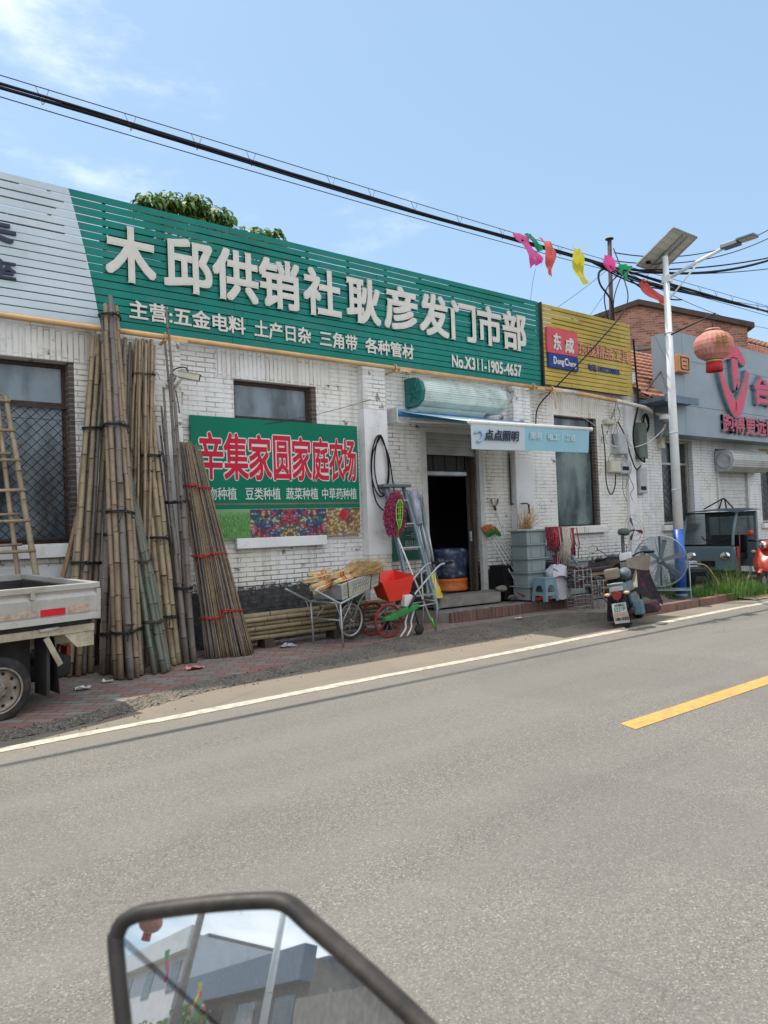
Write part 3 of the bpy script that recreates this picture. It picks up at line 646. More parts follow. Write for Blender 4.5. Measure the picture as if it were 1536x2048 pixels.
for k in range(12): mb.f([(L0[k][0], 8.994, L0[k][1]), (R0[k][0], 8.994, R0[k][1]), (R0[k+1][0], 8.994, R0[k+1][1]), (L0[k+1][0], 8.994, L0[k+1][1])])
mb.build('rust_stain', shop, 'rust_stain')
# shutter drum over the door
dm = thing('shutter_drum', 'ribbed pale green roller shutter drum with dark green octagonal end above the doorway', 'shutter box', (8.4, 8.8, 3.5), world=True)
oc = [(8.99, 3.50), (8.74, 3.49), (8.60, 3.57), (8.56, 3.72), (8.60, 3.86), (8.74, 3.95), (8.99, 3.96)]
mb = MB()
ribs = []
for (a, b), (c, d) in zip(oc[1:], oc[2:]):
    for k in range(4):
        for t, o in ((0, 0), (.62, 0), (.68, .016), (.94, .016)):
            q = (k+t)/4; ribs.append((a+(c-a)*q - o*.8, b+(d-b)*q))
pl = [oc[0]] + ribs + [oc[-1]]
A = [mb.bm.verts.new((7.47, y, z)) for y, z in pl]; B = [mb.bm.verts.new((9.33, y, z)) for y, z in pl]
for k in range(len(pl)-1): mb.f((A[k], B[k], B[k+1], A[k+1]))
mb.f(B); mb.build('cover', dm, 'shutter_green')
mb = MB(); mb.prism(oc, (7.40, 0, 0), (0, 1, 0), (0, 0, 1), (.066, 0, 0)); mb.tube([(7.395, 8.86, 3.58), (7.39, 8.66, 3.88)], .012, 6); mb.tube([(7.395, 8.66, 3.58), (7.39, 8.86, 3.88)], .012, 6)
mb.tube([(7.395, 8.60, 3.72), (7.39, 8.92, 3.72)], .010, 6); mb.tube([(7.394, 8.77+.1*cos(q*pi/6), 3.72+.1*sin(q*pi/6)) for q in range(12)], .009, 6, closed=True); mb.build('end_cap', dm, 'cap_green')
mb = MB(); mb.prism([(8.99, 3.49), (8.70, 3.485), (8.99, 3.30)], (7.46, 0, 0), (0, 1, 0), (0, 0, 1), (1.5, 0, 0)); mb.build('underside_panel', dm, 'shutter_green')
# dark gap where the drum meets the sign
# long gas pipe under the signs
gp = thing('gas_pipe', 'yellow painted gas pipe running along the wall just under the shop signs', 'pipe', (6, 8.84, 4.05), world=True)
YP = 8.72
mb = MB(); mb.m('pipe_yellow').tube([(-3, YP, 4.06), (10.75, YP, 4.045)], .035, 10); mb.m('pipe_white').tube([(10.75, YP, 4.045), (11.45, YP, 4.04)], .041, 10); mb.m('pipe_yellow').tube([(11.45, YP, 4.04), (12.7, YP, 3.99)], .042, 10)
mb.m('pipe_white').tube(bez([(12.7, YP, 3.99), (13.7, YP, 3.92), (14.0, YP+.02, 3.85)], 5), .043, 10); mb.tube([(14.25, YP+.06, 3.83), (15.2, YP+.06, 3.80)], .028, 8); mb.build('pipe_run', gp)
for x in (3.35, 7.0, 10.2, 10.72): mb = MB(); mb.box(x-.02, x+.02, YP-.045, 8.99, 3.99, 4.01); mb.tube([(x, YP+.05*cos(q*pi/5), 4.05+.05*sin(q*pi/5)) for q in range(10)], .012, 5, closed=True); mb.box(x+.06, x+.28, YP-.05, YP-.043, 4.0, 4.05); mb.build('pipe_clip', gp, 'pipe_yellow')
mb = MB(); mb.tube([(10.74, YP-.05, 4.03), (10.76, YP-.05, 3.68)], .012, 6); mb.build('hanging_strap', gp, 'pipe_yellow')
# ------------------------------------------------------------------ signs
ZB, ZT = 4.12, 5.71
def slats(x0, x1, z0, z1, n, yf, mat, parent, joints=(), name='slat_panel', slant=None, rnd=1):
    """horizontal metal slats with thin gaps; slant=(x_at_top,x_at_bottom, which edge) cuts a leaning edge"""
    g = random.Random(rnd); h = (z1-z0)/n; mb = MB()
    for k in range(n):
        a, b = z0+k*h+(.017 if k > n-7 else .012), z0+(k+1)*h-.0005
        def edge(z, e, dflt):
            if slant and slant[2] == e: t = (z-z0)/(z1-z0); return slant[1]+(slant[0]-slant[1])*t + .02*sin(t*pi)*1.2
            return dflt
        js = [None] + sorted(j+g.uniform(-.3, .3) for j in joints) + [None]
        for p, q in zip(js, js[1:]):
            l0, l1 = (p+.0025 if p else edge(a, 'L', x0)), (p+.0025 if p else edge(b, 'L', x0)); r0, r1 = (q-.0025 if q else edge(a, 'R', x1)), (q-.0025 if q else edge(b, 'R', x1))
            d = g.uniform(-.003, .003)
            mb.prism([(l0, a), (r0, a), (r1, b), (l1, b)], (0, yf+.022+d, 0), (1, 0, 0), (0, 0, 1), (0, -.022, 0))
    sl = mb.build(name, parent, mat)
    mb = MB()          # cover strips close most of the upper gaps, the rest let the sky through
    for k in range(n-6, n):
        z = z0+k*h; x = x0+.3 if not slant or slant[2] == 'R' else x0+.45
        while x < x1-.4:
            l = g.uniform(.4, 2.2); e = min(x+l, x1-.35)
            if g.random() < .62: mb.box(x, e, yf+.026, yf+.028, z-.012, z+.03)
            x = e+.01
    mb.build('cover_strip', parent, 'iron'); return sl
def backframe(parent, x0, x1, z0, z1, y, st=.72):
    mb = MB(); x = x0+.05
    while x < x1: mb.box(x-.018, x+.018, y, y+.035, z0, z1-.01); x += st
    mb.box(x0, x1, y+.036, y+.06, z0+.05, z0+.09); mb.box(x0, x1, y+.036, y+.06, z1-.55, z1-.51)
    for k in range(int((x1-x0)/2.2)+1): mb.bar((x0+.3+k*2.2, y+.06, z1-.52), (x0+.3+k*2.2, y+1.0, z0+.6), .03, .03)
    mb.build('back_frame', parent, 'iron')
YS = 8.86
gs = thing('shop_sign', 'long green slatted sign with big white Chinese characters across the shop front', 'sign', (6.4, 8.9, ZB), world=True)
NS = 17
slats(2.3, 10.60, ZB, ZT, NS, YS, 'green_slat', gs, (4.5, 6.9, 9.0), slant=(2.30, 2.63, 'L'), rnd=4)
backframe(gs, 2.66, 10.58, ZB, ZT, YS+.03)
# the lower two thirds are backed with sheet, the top gaps show sky
mb = MB(); mb.box(2.70, 10.56, YS+.095, YS+.10, ZB+.02, ZT-.62); mb.build('backing_sheet', gs, 'iron')
for ch, a, b in zip('木邱供销社耿彦发门市部', (2.69, 3.41, 4.07, 4.75, 5.46, 6.21, 6.92, 7.64, 8.33, 8.95, 9.58), (3.31, 4.07, 4.74, 5.40, 6.11, 6.85, 7.60, 8.28, 8.91, 9.55, 10.20)):
    z0, z1 = 4.70, 5.40
    if ch in '门': z1 = 5.37
    text('raised_character', ch, (a, b, z0, z1), YS-.012, 'letter', gs, ext=.028, bold=.028)
for s, a, b in (('主营:五金电料', 2.96, 4.53), ('土产日杂', 4.66, 5.57), ('三角带', 5.72, 6.39), ('各种管材', 6.54, 7.50)):
    text('raised_lettering', s, (a, b, 4.262, 4.50), YS-.006, 'letter', gs, ext=.014, bold=.022)
text('raised_lettering', 'No.X311-1905-4657', (8.33, 10.05, 4.235, 4.45), YS-.006, 'letter', gs, ext=.014, bold=.022)
ws = thing('neighbour_sign', 'pale grey slatted sign with navy characters left of the green shop sign', 'sign', (.5, 8.9, ZB), world=True)
slats(-3.0, 2.6, ZB, ZT, NS, YS, 'white_slat', ws, (-.6,), slant=(2.295, 2.625, 'R'), rnd=4); backframe(ws, -3, 2.25, ZB, ZT, YS+.03)
mb = MB(); mb.box(-3, 2.5, YS+.095, YS+.10, ZB+.02, ZT-.62); mb.build('backing_sheet', ws, 'iron')
text('raised_character', '卡', (1.16, 1.72, 4.86, 5.17), YS-.008, 'navy', ws, ext=.02, bold=.03)
text('raised_character', '座', (1.33, 1.71, 4.50, 4.72), YS-.008, 'navy', ws, ext=.02, bold=.025)
text('raised_lettering', '电动车', (-1.2, .9, 4.6, 5.2), YS-.008, 'navy', ws, ext=.02, bold=.03)
# olive sign
YY = 8.82
ys = thing('tool_sign', 'olive yellow slatted sign with red and blue panel beside the green sign', 'sign', (12, 8.85, 4.14), world=True)
slats(10.66, 13.47, 4.15, 5.68, 18, YY, 'yellow_slat', ys, (11.62,), rnd=8); backframe(ys, 10.64, 13.46, 4.15, 5.66, YY+.03, .93)
mb = MB(); mb.box(11.95, 13.44, YY+.095, YY+.10, 4.17, 5.62); mb.box(10.68, 11.94, YY+.095, YY+.10, 4.17, 5.2); mb.build('backing_sheet', ys, 'iron')
mb = MB(); mb.box(10.625, 10.66, YY-.01, YY+.12, 4.10, 5.70); mb.build('edge_post', ys, 'iron')
mb = MB(); mb.box(10.72, 11.62, YY-.05, YY-.004, 4.76, 5.24); pr = mb.build('red_panel', ys, 'panel_red')
mb = MB(); mb.box(10.74, 11.62, YY-.05, YY-.004, 4.48, 4.752); pb = mb.build('blue_panel', ys, 'panel_blue', bevel=.008)
for ch, a, b, c, d in (('东', 10.88, 11.10, 4.82, 5.14), ('成', 11.22, 11.48, 4.80, 5.10)):
    text('panel_character', ch, (a, b, c, d), YY-.052, 'letter', pr, ext=.02, bold=.03)
text('panel_lettering', 'D', (10.87, 10.96, 4.55, 4.70), YY-.052, 'letter', pb, ext=.008, bold=.035)
text('panel_lettering', 'ong', (10.975, 11.17, 4.52, 4.64), YY-.052, 'letter', pb, ext=.008, bold=.03)
text('panel_lettering', 'C', (11.19, 11.30, 4.55, 4.70), YY-.052, 'letter', pb, ext=.008, bold=.035)
text('panel_lettering', 'heng', (11.31, 11.54, 4.52, 4.66), YY-.052, 'letter', pb, ext=.008, bold=.03)
text('raised_lettering', '东成精品工具', (11.68, 13.36, 4.83, 5.10), YY-.016, 'pink_red', ys, ext=.008, bold=.004)
text('raised_lettering', '电话:18032708835', (11.98, 13.02, 4.545, 4.69), YY-.004, 'panel_blue', ys, ext=.012, bold=.008)
# farm banner on the wall
fb = thing('farm_banner', 'green farm banner with red white-edged characters and a strip of food pictures', 'banner', (5.1, 8.97, 1.5), world=True)
YB = 8.935
mb = MB(); mb.box(3.74, 6.39, YB, YB+.03, 1.905, 3.14); mb.build('board', fb, 'banner')
mb = MB(); mb.box(3.74, 6.392, YB+.002, YB+.03, 1.495, 1.903); mb.build('picture_strip', fb, 'banner_white')
# painted pictures: standing grass, heaped fruit, bowls of grain
def gcol():
    m, t, b = newmat('pic_grass'); n = N(t); v = n.geo(); X, Y, Z = n('ShaderNodeSeparateXYZ', {0: v}).outputs
    f = n.noise(n('ShaderNodeCombineXYZ', {0: n.math('MULTIPLY_ADD', Z, 6, n.math('MULTIPLY', X, 34)), 1: n.math('MULTIPLY', Z, 9)}).outputs[0], 1.6, 6, .65)
    c = n.ramp(f, (.3, (.02, .09, .015)), (.5, (.07, .22, .05)), (.7, (.20, .40, .14)))
    k = n.ramp(n.math('ADD', n.math('MULTIPLY_ADD', Z, 2.6, -4.25), n.math('MULTIPLY', n.noise(v, 14, 4), .25)), (.55, 0), (.9, 1))
    c = n.mix(n.math('MULTIPLY', k, .8), c, (.24, .40, .20)); t.links.new(c, b.inputs['Base Color']); b.inputs['Roughness'].default_value = .5; return m
M['pic_grass'] = gcol()
mb = MB(); mb.box(3.76, 4.55, YB-.002, YB+.002, 1.50, 1.90); mb.build('picture', fb, 'pic_grass')
mb = MB(); mb.box(4.553, 5.78, YB-.002, YB+.002, 1.50, 1.90); mb.build('picture', fb, 'pic_fruit')
mb = MB(); mb.box(5.783, 6.385, YB-.002, YB+.002, 1.50, 1.90); pg = mb.build('picture', fb, 'pic_grain')
mb = MB(); mb.f([(6.0, YB-.007, 1.80), (6.075, YB-.007, 1.885), (6.15, YB-.007, 1.80), (6.075, YB-.007, 1.715)]); mb.build('printed_grain', fb, 'banner_red', fix=False)
mb = MB(); mb.box(3.76, 6.385, YB-.002, YB+.002, 1.965, 1.983); mb.build('printed_line', fb, 'banner_line')
bx = [(3.825, 4.185), (4.19, 4.55), (4.555, 4.905), (4.935, 5.215), (5.235, 5.555), (5.565, 5.855), (5.86, 6.125), (6.10, 6.345)]
for ch, (a, b) in zip('辛集家圆家庭农场', bx):
    text('outlined_character', ch, (a-.016, b+.016, 2.285, 2.945), YB-.003, 'banner_white', fb, ext=.003, bold=.05)
    text('outlined_character', ch, (a, b, 2.30, 2.93), YB-.0055, 'banner_red', fb, ext=.003, bold=.018)
for s, a, b in (('谷物种植', 3.80, 4.36), ('豆类种植', 4.49, 5.03), ('蔬菜种植', 5.12, 5.65), ('中草药种植', 5.72, 6.335)):
    text('printed_lettering', s, (a, b, 2.03, 2.20), YB-.003, 'banner_white', fb, ext=.003, bold=.006)
# poster behind the step ladder
po = thing('wall_poster', 'dark green poster with small white writing behind the step ladder', 'poster', (7.3, 8.98, 1.0), world=True)
mb = MB(); mb.box(6.99, 7.67, 8.972, 8.985, 1.06, 1.88); mb.build('sheet', po, 'poster')
text('printed_lettering', '一日日', (7.30, 7.58, 1.41, 1.48), 8.970, 'banner_white', po, ext=.002); text('printed_lettering', '日日日日', (7.28, 7.60, 1.28, 1.36), 8.970, 'banner_white', po, ext=.002)
text('printed_lettering', '三三三三', (7.22, 7.55, 1.53, 1.56), 8.970, 'banner_white', po, ext=.002)
mb = MB()
for k in range(5): mb.f([(7.30+k*.05, 8.969, 1.70), (7.335+k*.05, 8.969, 1.70), (7.33+k*.045, 8.969, 1.80+.03*sin(k*pi/4))])
mb.build('printed_mark', po, 'cap_green', fix=False)
# retractable awning
aw = thing('awning', 'half opened blue retractable awning with pale printed valance over the doorway', 'awning', (8.5, 8.9, 3.3), world=True)
mb = MB(); mb.tube([(7.07, 8.82, 3.37), (9.95, 8.82, 3.36)], .048, 14); mb.build('roller_tube', aw, 'awning_blue')
mb = MB(); mb.box(7.035, 7.06, 8.76, 8.995, 3.22, 3.45); mb.box(7.06, 8.62, 8.77, 8.80, 3.21, 3.25); mb.build('wall_bracket', aw, 'shutter_white'); mb = MB(); mb.box(9.96, 9.985, 8.76, 8.86, 3.22, 3.45); mb.build('wall_bracket', aw, 'shutter_white')
bar = [V((7.27, 7.40, 3.04)), V((10.06, 7.40, 3.085))]
mb = MB(); mb.tube(bar, .032, 10); mb.ball(bar[0], .040, 10, 6); mb.ball(bar[1], .036, 10, 6); mb.build('front_bar', aw, 'white')
mb = MB(); mb.grid(lambda u, v: V((7.12+.17*v+u*(2.8-.02*v), 8.80-1.39*v, 3.395-.345*v)), 6, 10); mb.build('canopy', aw, 'canopy')
for x, e in ((7.3, 8.1), (9.85, 9.05)):
    mb = MB(); mb.tube([(x, 8.76, 3.25), (e, 8.1, 3.15)], .02, 8); mb.tube([(e, 8.1, 3.15), (x+(.15 if x < 8 else -.02), 7.44, 3.05)], .017, 8); mb.ball((e, 8.1, 3.15), .032, 8, 6); mb.build('folding_arm', aw, 'white')
def val(u, v): return V((7.27+.05*v+u*2.72-.03*u*v, 7.385+.05*v+-.05*v*0+.09*0+.004*sin(u*21)*v, 3.02-.36*v+.04*u))
mb = MB(); mb.m('valance_pale').grid(lambda u, v: val(u*.42, v), 18, 4); mb.m('valance').grid(lambda u, v: val(.42+u*.58, v), 24, 4)
vl = mb.build('valance', aw)
o0 = V((0, 7.372, 0)); uu = V((1, 0, .0147)).normalized()
def vt(s, a, b, c, d, mat, bold=0): return text('printed_lettering', s, (a, b, c, d), 0, mat, vl, ext=.003, bold=bold, o=(0, 7.376+.139*2.913, -.107), u=uu, v=(0, -.139, 1))
vt('点点照明', 7.55, 8.27, 2.785, 2.945, 'navy', .03); [vt(w_, a, a+.26, 2.835, 2.935, 'valance_text', .02) for w_, a in (('照明', 8.52), ('电工', 8.94), ('卫浴', 9.36))]; [vt('|', a, a+.008, 2.80, 2.96, 'valance_text') for a in (8.86, 9.28)]
mb = MB(); mb.tube([(7.43+.075*cos(q*2*pi/22-1.9), 7.402-.139*(.075*sin(q*2*pi/22-1.9))-.004, 2.845+.075*sin(q*2*pi/22-1.9)) for q in range(17)], .020, 6); mb.build('printed_mark', vl, 'sky_logo')
# ------------------------------------------------------------------ bamboo
def pole(mb, a, b, r0, r1, sp, g, n=8, bend=.02):
    """culm with swollen dark node rings, slightly crooked"""
    a, b = V(a), V(b); L_ = (b-a).length; d = (b-a)/L_; u, w = frame(d); ph, am = g.uniform(0, 6.28), g.uniform(.3, 1)*bend
    zs = [(0, 1, 0)]; z = g.uniform(.05, sp)
    while z < L_-.05:
        e = min(.008, r0*.32); zs += [(z-2.4*e, .985, 0), (z-e*.5, 1.065, 1), (z+e*.5, 1.055, 0), (z+2.4*e, .975, 0)]; z += sp*g.uniform(.8, 1.2)
    zs.append((L_, 1, 0))
    pts, rs, nd = [], [], []; kx, ky = 0, 0
    for i, (z, k, f) in enumerate(zs):
        t = z/L_; off = sin(pi*t)*am + .25*am*sin(3*pi*t+ph)
        if f: kx, ky = g.uniform(-1, 1)*r0*.13, g.uniform(-1, 1)*r0*.13
        pts.append(a+d*z + u*(off*cos(ph)+kx)+w*(off*sin(ph)+ky)); rs.append((r0+(r1-r0)*t)*k)
        if f: nd.append(i)
    mb.tube(pts, rs, n, nodes=(set(nd), 1))
def hull2(P):
    P = sorted(set(P)); 
    def half(Q):
        h = []
        for p in Q:
            while len(h) > 1 and (h[-1][0]-h[-2][0])*(p[1]-h[-2][1]) - (h[-1][1]-h[-2][1])*(p[0]-h[-2][0]) <= 0: h.pop()
            h.append(p)
        return h[:-1]
    return half(P) + half(P[::-1])
def bundle(label, ends, mat, r=(.034, .02), sp=.3, ties=(), tmat='tie_black', seed=1, group='bamboo pole bundles leaning on the shop wall', n=8, bend=.03, tr=.009, name='bamboo_bundle', tails=True, part='bamboo_pole', mats=None):
    g = random.Random(seed); a0 = ends[0][0]
    root = thing(name, label, 'bamboo bundle', (a0[0], a0[1], PAV), group=group, world=True); rad = []
    ends = list(ends)
    if part == 'bamboo_pole' and len(ends) < 9 and r[0] > .03 and 'offcut' not in label:       # more culms behind the front row
        for (a, b) in list(ends)[:4]:
            dx, dy = g.uniform(-.04, .05), g.uniform(.05, .11)
            ends.append(((a[0]+dx, a[1]+dy, a[2]), (b[0]+dx*.5+g.uniform(-.03, .03), min(8.84, b[1]+.05), b[2]-g.uniform(.02, .5))))
    for k, (a, b) in enumerate(ends):
        mb = MB(); mb.m(mats[k % len(mats)] if mats else mat); mb.m('node'); mb.i = 0; f = g.uniform(.80, 1.18); pole(mb, a, b, r[0]*f, r[1]*f, sp, g, n, bend); mb.build(part, root); rad.append(r[0]*f)
    for z in ties:
        C = []
        for (a, b), q in zip(ends, rad):
            a, b = V(a), V(b)
            if not a.z < z < b.z: continue
            p = a.lerp(b, (z-a.z)/(b.z-a.z)); C += [(round(p.x+(q+tr)*cos(k*pi/6), 4), round(p.y+(q+tr)*sin(k*pi/6), 4)) for k in range(12)]
        if len(C) < 12: continue
        H = hull2(C); mb = MB()
        for q in range(2): mb.tube([(x, y, z+q*.016+.02*sin((x+y)*9)*.6) for x, y in H], tr, 5, closed=True)
        if tails:
            k = min(range(len(H)), key=lambda i: H[i][1]-.4*abs(H[i][0]-a0[0])); x, y = H[k]
            for s in (-1, 1): mb.tube(bez([(x, y-.004, z+.01), (x+s*.035, y-.03, z+.01+g.uniform(-.01, .03)), (x+s*g.uniform(.04, .09), y-.03, z-g.uniform(.04, .12))], 4), tr*.7, 5)
            mb.ball((x, y-.01, z+.008), (.02, .016, .016), 7, 5, .15)
        mb.build('tie', root, tmat)
    return root
def pack(n, sp, sx=1.0, sy=1.0):
    P = sorted(((i+.5*(j % 2))*sp, j*sp*.866) for i in range(-9, 10) for j in range(-9, 10))
    P.sort(key=lambda p: p[0]**2+p[1]**2); P = P[:n]
    return [(x*sx, y*sy) for x, y in P]
def ends_of(n, base, top, r, kb=2.05, kt=1.2, seed=1, sx=1.3, sy=.8, jz=.1, jb=.02):
    g = random.Random(seed); out = []
    for x, y in pack(n, r):
        out.append(((base[0]+x*kb*sx+g.uniform(-jb, jb)*.4, base[1]+y*kb*sy, PAV+.005), (top[0]+x*kt*sx, min(8.84, top[1]+y*kt*sy), top[2]+g.uniform(-jz, jz))))
    return out
Z0 = PAV+.005
# tall front bundle
bundle('tallest bamboo bundle, tips reaching in front of the green shop sign', [((2.43, 7.86, Z0), (2.60, 8.60, 4.30)), ((2.515, 7.80, Z0), (2.665, 8.60, 4.42)), ((2.60, 7.85, Z0), (2.70, 8.66, 4.34)), ((2.665, 7.92, Z0), (2.74, 8.66, 4.33)), ((2.55, 7.95, Z0), (2.63, 8.67, 4.34)), ((2.47, 7.95, Z0), (2.58, 8.67, 4.22))],
       'bamboo', (.035, .023), .33, (.56, 1.85, 2.86, 4.18), seed=3, mats=['bamboo', 'bamboo_grey', 'bamboo', 'bamboo'])
bundle('short mossy green bamboo bundle in front, leaning left across the brown ones', [((2.80, 7.86, Z0), (2.70, 8.52, 2.78)), ((2.89, 7.84, Z0), (2.75, 8.55, 2.60)), ((2.955, 7.90, Z0), (2.78, 8.58, 2.45)), ((2.86, 7.95, Z0), (2.71, 8.62, 2.70))],
       'bamboo_green', (.033, .022), .31, (.62, 1.30), 'wood_dark', seed=5)
bundle('thick brown bamboo bundle standing half hidden behind the truck tailgate', [((2.06, 8.47, Z0), (2.52, 8.80, 3.98)), ((2.145, 8.43, Z0), (2.58, 8.80, 4.0)), ((2.22, 8.47, Z0), (2.66, 8.80, 3.99)), ((2.30, 8.52, Z0), (2.72, 8.82, 3.93)), ((2.19, 8.55, Z0), (2.62, 8.83, 3.8))],
       'bamboo', (.035, .023), .30, (.95, 1.30, 2.86), seed=7, mats=['bamboo_pale', 'bamboo', 'bamboo_grey', 'bamboo'])
bundle('dark weathered bamboo bundle between the truck tailgate and the tall bundle', [((2.38, 8.28, Z0), (2.78, 8.80, 3.98)), ((2.46, 8.24, Z0), (2.84, 8.80, 3.97)), ((2.54, 8.24, Z0), (2.89, 8.80, 4.0)), ((2.61, 8.30, Z0), (2.95, 8.81, 3.96)), ((2.48, 8.33, Z0), (2.87, 8.83, 3.9))],
       'bamboo_grey', (.033, .022), .29, (.50, 1.62, 2.62), seed=9, mats=['bamboo_grey', 'bamboo_grey', 'bamboo'])
bundle('bundle of split tan bamboo laths behind the green culms, wired near the top', ends_of(16, (2.80, 8.42), (3.11, 8.76, 3.98), .024, 2.0, 2.1, 11, 1.5, .7, .05), 'bamboo', (.017, .015), .42, (2.35, 3.55), 'rust', seed=12, n=6, tr=.005)
bundle('stout pale bamboo bundle with the fattest culms, tied with black strips', [((3.06, 8.27, Z0), (2.99, 8.77, 3.45)), ((3.145, 8.21, Z0), (3.07, 8.77, 3.97)), ((3.22, 8.25, Z0), (3.12, 8.78, 3.95)), ((3.15, 8.33, Z0), (3.17, 8.81, 3.9))],
       'bamboo_pale', (.043, .027), .34, (.62, 1.55, 2.55), seed=14)
bundle('slim grey bamboo pair beside the pale pier, one culm pointing up past the gas pipe', [((3.30, 8.20, Z0), (3.30, 8.70, 3.42)), ((3.375, 8.18, Z0), (3.36, 8.66, 4.42)), ((3.34, 8.26, Z0), (3.27, 8.76, 2.95))], 'bamboo_grey', (.036, .012), .31, (.95, 1.98), seed=16)
bundle('single reddish bamboo offcut leaning behind the stout pale bundle', [((3.18, 8.50, Z0), (3.20, 8.82, 3.05)), ((3.10, 8.52, Z0), (3.14, 8.82, 2.9))], 'bamboo', (.038, .034), .5, (2.6,), 'tie_blue', seed=17)
def sticks(label, n, base, top, seed, sx, ties):
    g = random.Random(seed); E = []
    for x, y in pack(n, .0195):
        E.append(((base[0]+x*2.1*sx+g.uniform(-.012, .012), base[1]+y*1.25+g.uniform(-.01, .01)-.12*abs(x)*0, Z0), (top[0]+x*1.05*sx, min(8.83, top[1]+y*.9), top[2]+g.uniform(-.09, .07))))
    return bundle(label, E, 'bamboo_stick', (.0115, .0082), .24, ties, 'tie_red', seed=seed, group='thin cane bundles tied with red twine', n=6, bend=.018, tr=.006, part='cane', mats=['bamboo_stick', 'bamboo_stick', 'bamboo', 'bamboo_grey'])
sticks('left cane bundle with red twine, beside the slim grey bamboo', 64, (3.74, 8.30), (3.565, 8.72, 2.70), 21, .92, (.55, 1.30, 2.18))
sticks('right cane bundle with red twine, fanned out beside the farm banner', 66, (4.0, 8.20), (3.68, 8.70, 2.66), 23, .92, (.62, 1.33, 2.16))
# loose split sticks low on the left
g = random.Random(31); mb = MB()
root = thing('loose_laths', 'a few loose split laths slanting behind the truck tailgate', 'wood laths', (1.9, 8.5, PAV), world=True)
for a, b in (((1.72, 8.55, PAV), (2.22, 8.86, 1.52)), ((1.80, 8.60, PAV), (2.30, 8.88, 1.85)), ((1.90, 8.45, PAV), (2.33, 8.85, 1.2)), ((1.66, 8.30, PAV), (1.98, 8.75, .85)), ((1.72, 8.28, PAV), (2.04, 8.72, .82))):
    mb = MB(); mb.bar(a, b, .05, .02); mb.build('lath', root, 'wood')
# bamboo ladder
bl = thing('bamboo_ladder', 'light brown bamboo ladder standing against the meshed window', 'ladder', (1.4, 8.6, PAV), world=True)
g = random.Random(41)
for a, b in (((1.15, 8.30, PAV), (1.02, 8.92, 3.16)), ((1.86, 8.30, PAV), (1.585, 8.92, 3.20))):
    mb = MB(); mb.m('bamboo_pale'); mb.m('node'); mb.i = 0; pole(mb, a, b, .036, .028, .4, g, 10); mb.build('rail', bl)
for a, b in (((1.27, 8.48, PAV), (1.10, 8.95, 3.10)), ((1.70, 8.52, PAV), (1.505, 8.95, 3.15))):
    mb = MB(); mb.m('bamboo'); mb.m('node'); mb.i = 0; pole(mb, a, b, .03, .024, .4, g, 10); mb.build('rail', bl)
for k in range(9):
    z = .45+k*.335; t = (z-PAV)/3.1; y = 8.27+.62*t
    mb = MB(); mb.m('bamboo_pale'); mb.m('node'); mb.i = 0; pole(mb, (1.10-.13*t, y, z), (1.90-.28*t, y, z+.015), .019, .018, .6, g, 8, .005); mb.build('rung', bl)
    if k % 2 == 0 or k < 4:
        mb = MB(); mb.m('bamboo'); mb.m('node'); mb.i = 0; pole(mb, (1.2-.13*t, y+.15-.12*t, z+.08), (1.75-.2*t, y+.15-.12*t, z+.09), .016, .015, .6, g, 8, .005); mb.build('rung', bl)
# poles lying on blocks below the banner
lp = thing('lying_bamboo', 'stack of straw coloured bamboo poles lying on blocks under the farm banner', 'bamboo stack', (5.2, 8.6, PAV), world=True)
g = random.Random(51)
for j in range(5):
    for i in range(3 if j < 4 else 2):
        y = 8.47+i*.075+.035*(j % 2); z = .225+j*.056
        mb = MB(); mb.m('bamboo_lying'); mb.m('node'); mb.i = 0; pole(mb, (3.95+g.uniform(-.2, .3), y, z), (6.75+g.uniform(-.3, .2), y+g.uniform(-.01, .01), z+g.uniform(-.006, .006)), .031, .026, .34, g, 10, .008); mb.build('bamboo_pole', lp)
mb = MB(); mb.m('bamboo_lying'); mb.m('node'); mb.i = 0; pole(mb, (4.0, 8.50, .505), (6.6, 8.52, .51), .040, .036, .36, g, 10, .008); mb.build('bamboo_pole', lp)
for x in (4.45, 5.52, 6.5): mb = MB(); mb.box(x, x+.14, 8.44, 8.66, PAV-.005, .197); mb.build('block', lp, 'wood_dark', bevel=.006)

# ------------------------------------------------------------------ small litter on the pavement
for k, (x, y, lb, mt, s) in enumerate(((1.98, 7.63, 'crumpled white paper scrap on the pavers behind the truck wheel', 'paper', .09), (2.28, 7.82, 'white paper scrap in front of the tall bamboo bundle', 'paper', .06), (3.22, 7.78, 'pink plastic scrap on the pavers beside the stout bamboo', 'pink_red', .12), (8.55, 7.80, 'white plastic scrap lying below the brick edged step', 'paper', .08), (3.02, 8.12, 'small orange plastic piece at the foot of the stout bamboo', 'orange', .07), (4.7, 8.32, 'pale plastic scrap in the shade of the lying bamboo', 'plastic_clear', .12))):
    g = random.Random(60+k); mb = MB()
    mb.grid(lambda u, v: V((x+(u-.5)*s*1.6+g.uniform(-.2, .2)*s, y+(v-.5)*s+g.uniform(-.2, .2)*s, PAV+.012+abs(g.gauss(0, .18))*s)), 4, 3, False)
    tag(mb.build('litter', mat=mt, fix=False), lb, 'litter', 'scraps of litter on the pavement')

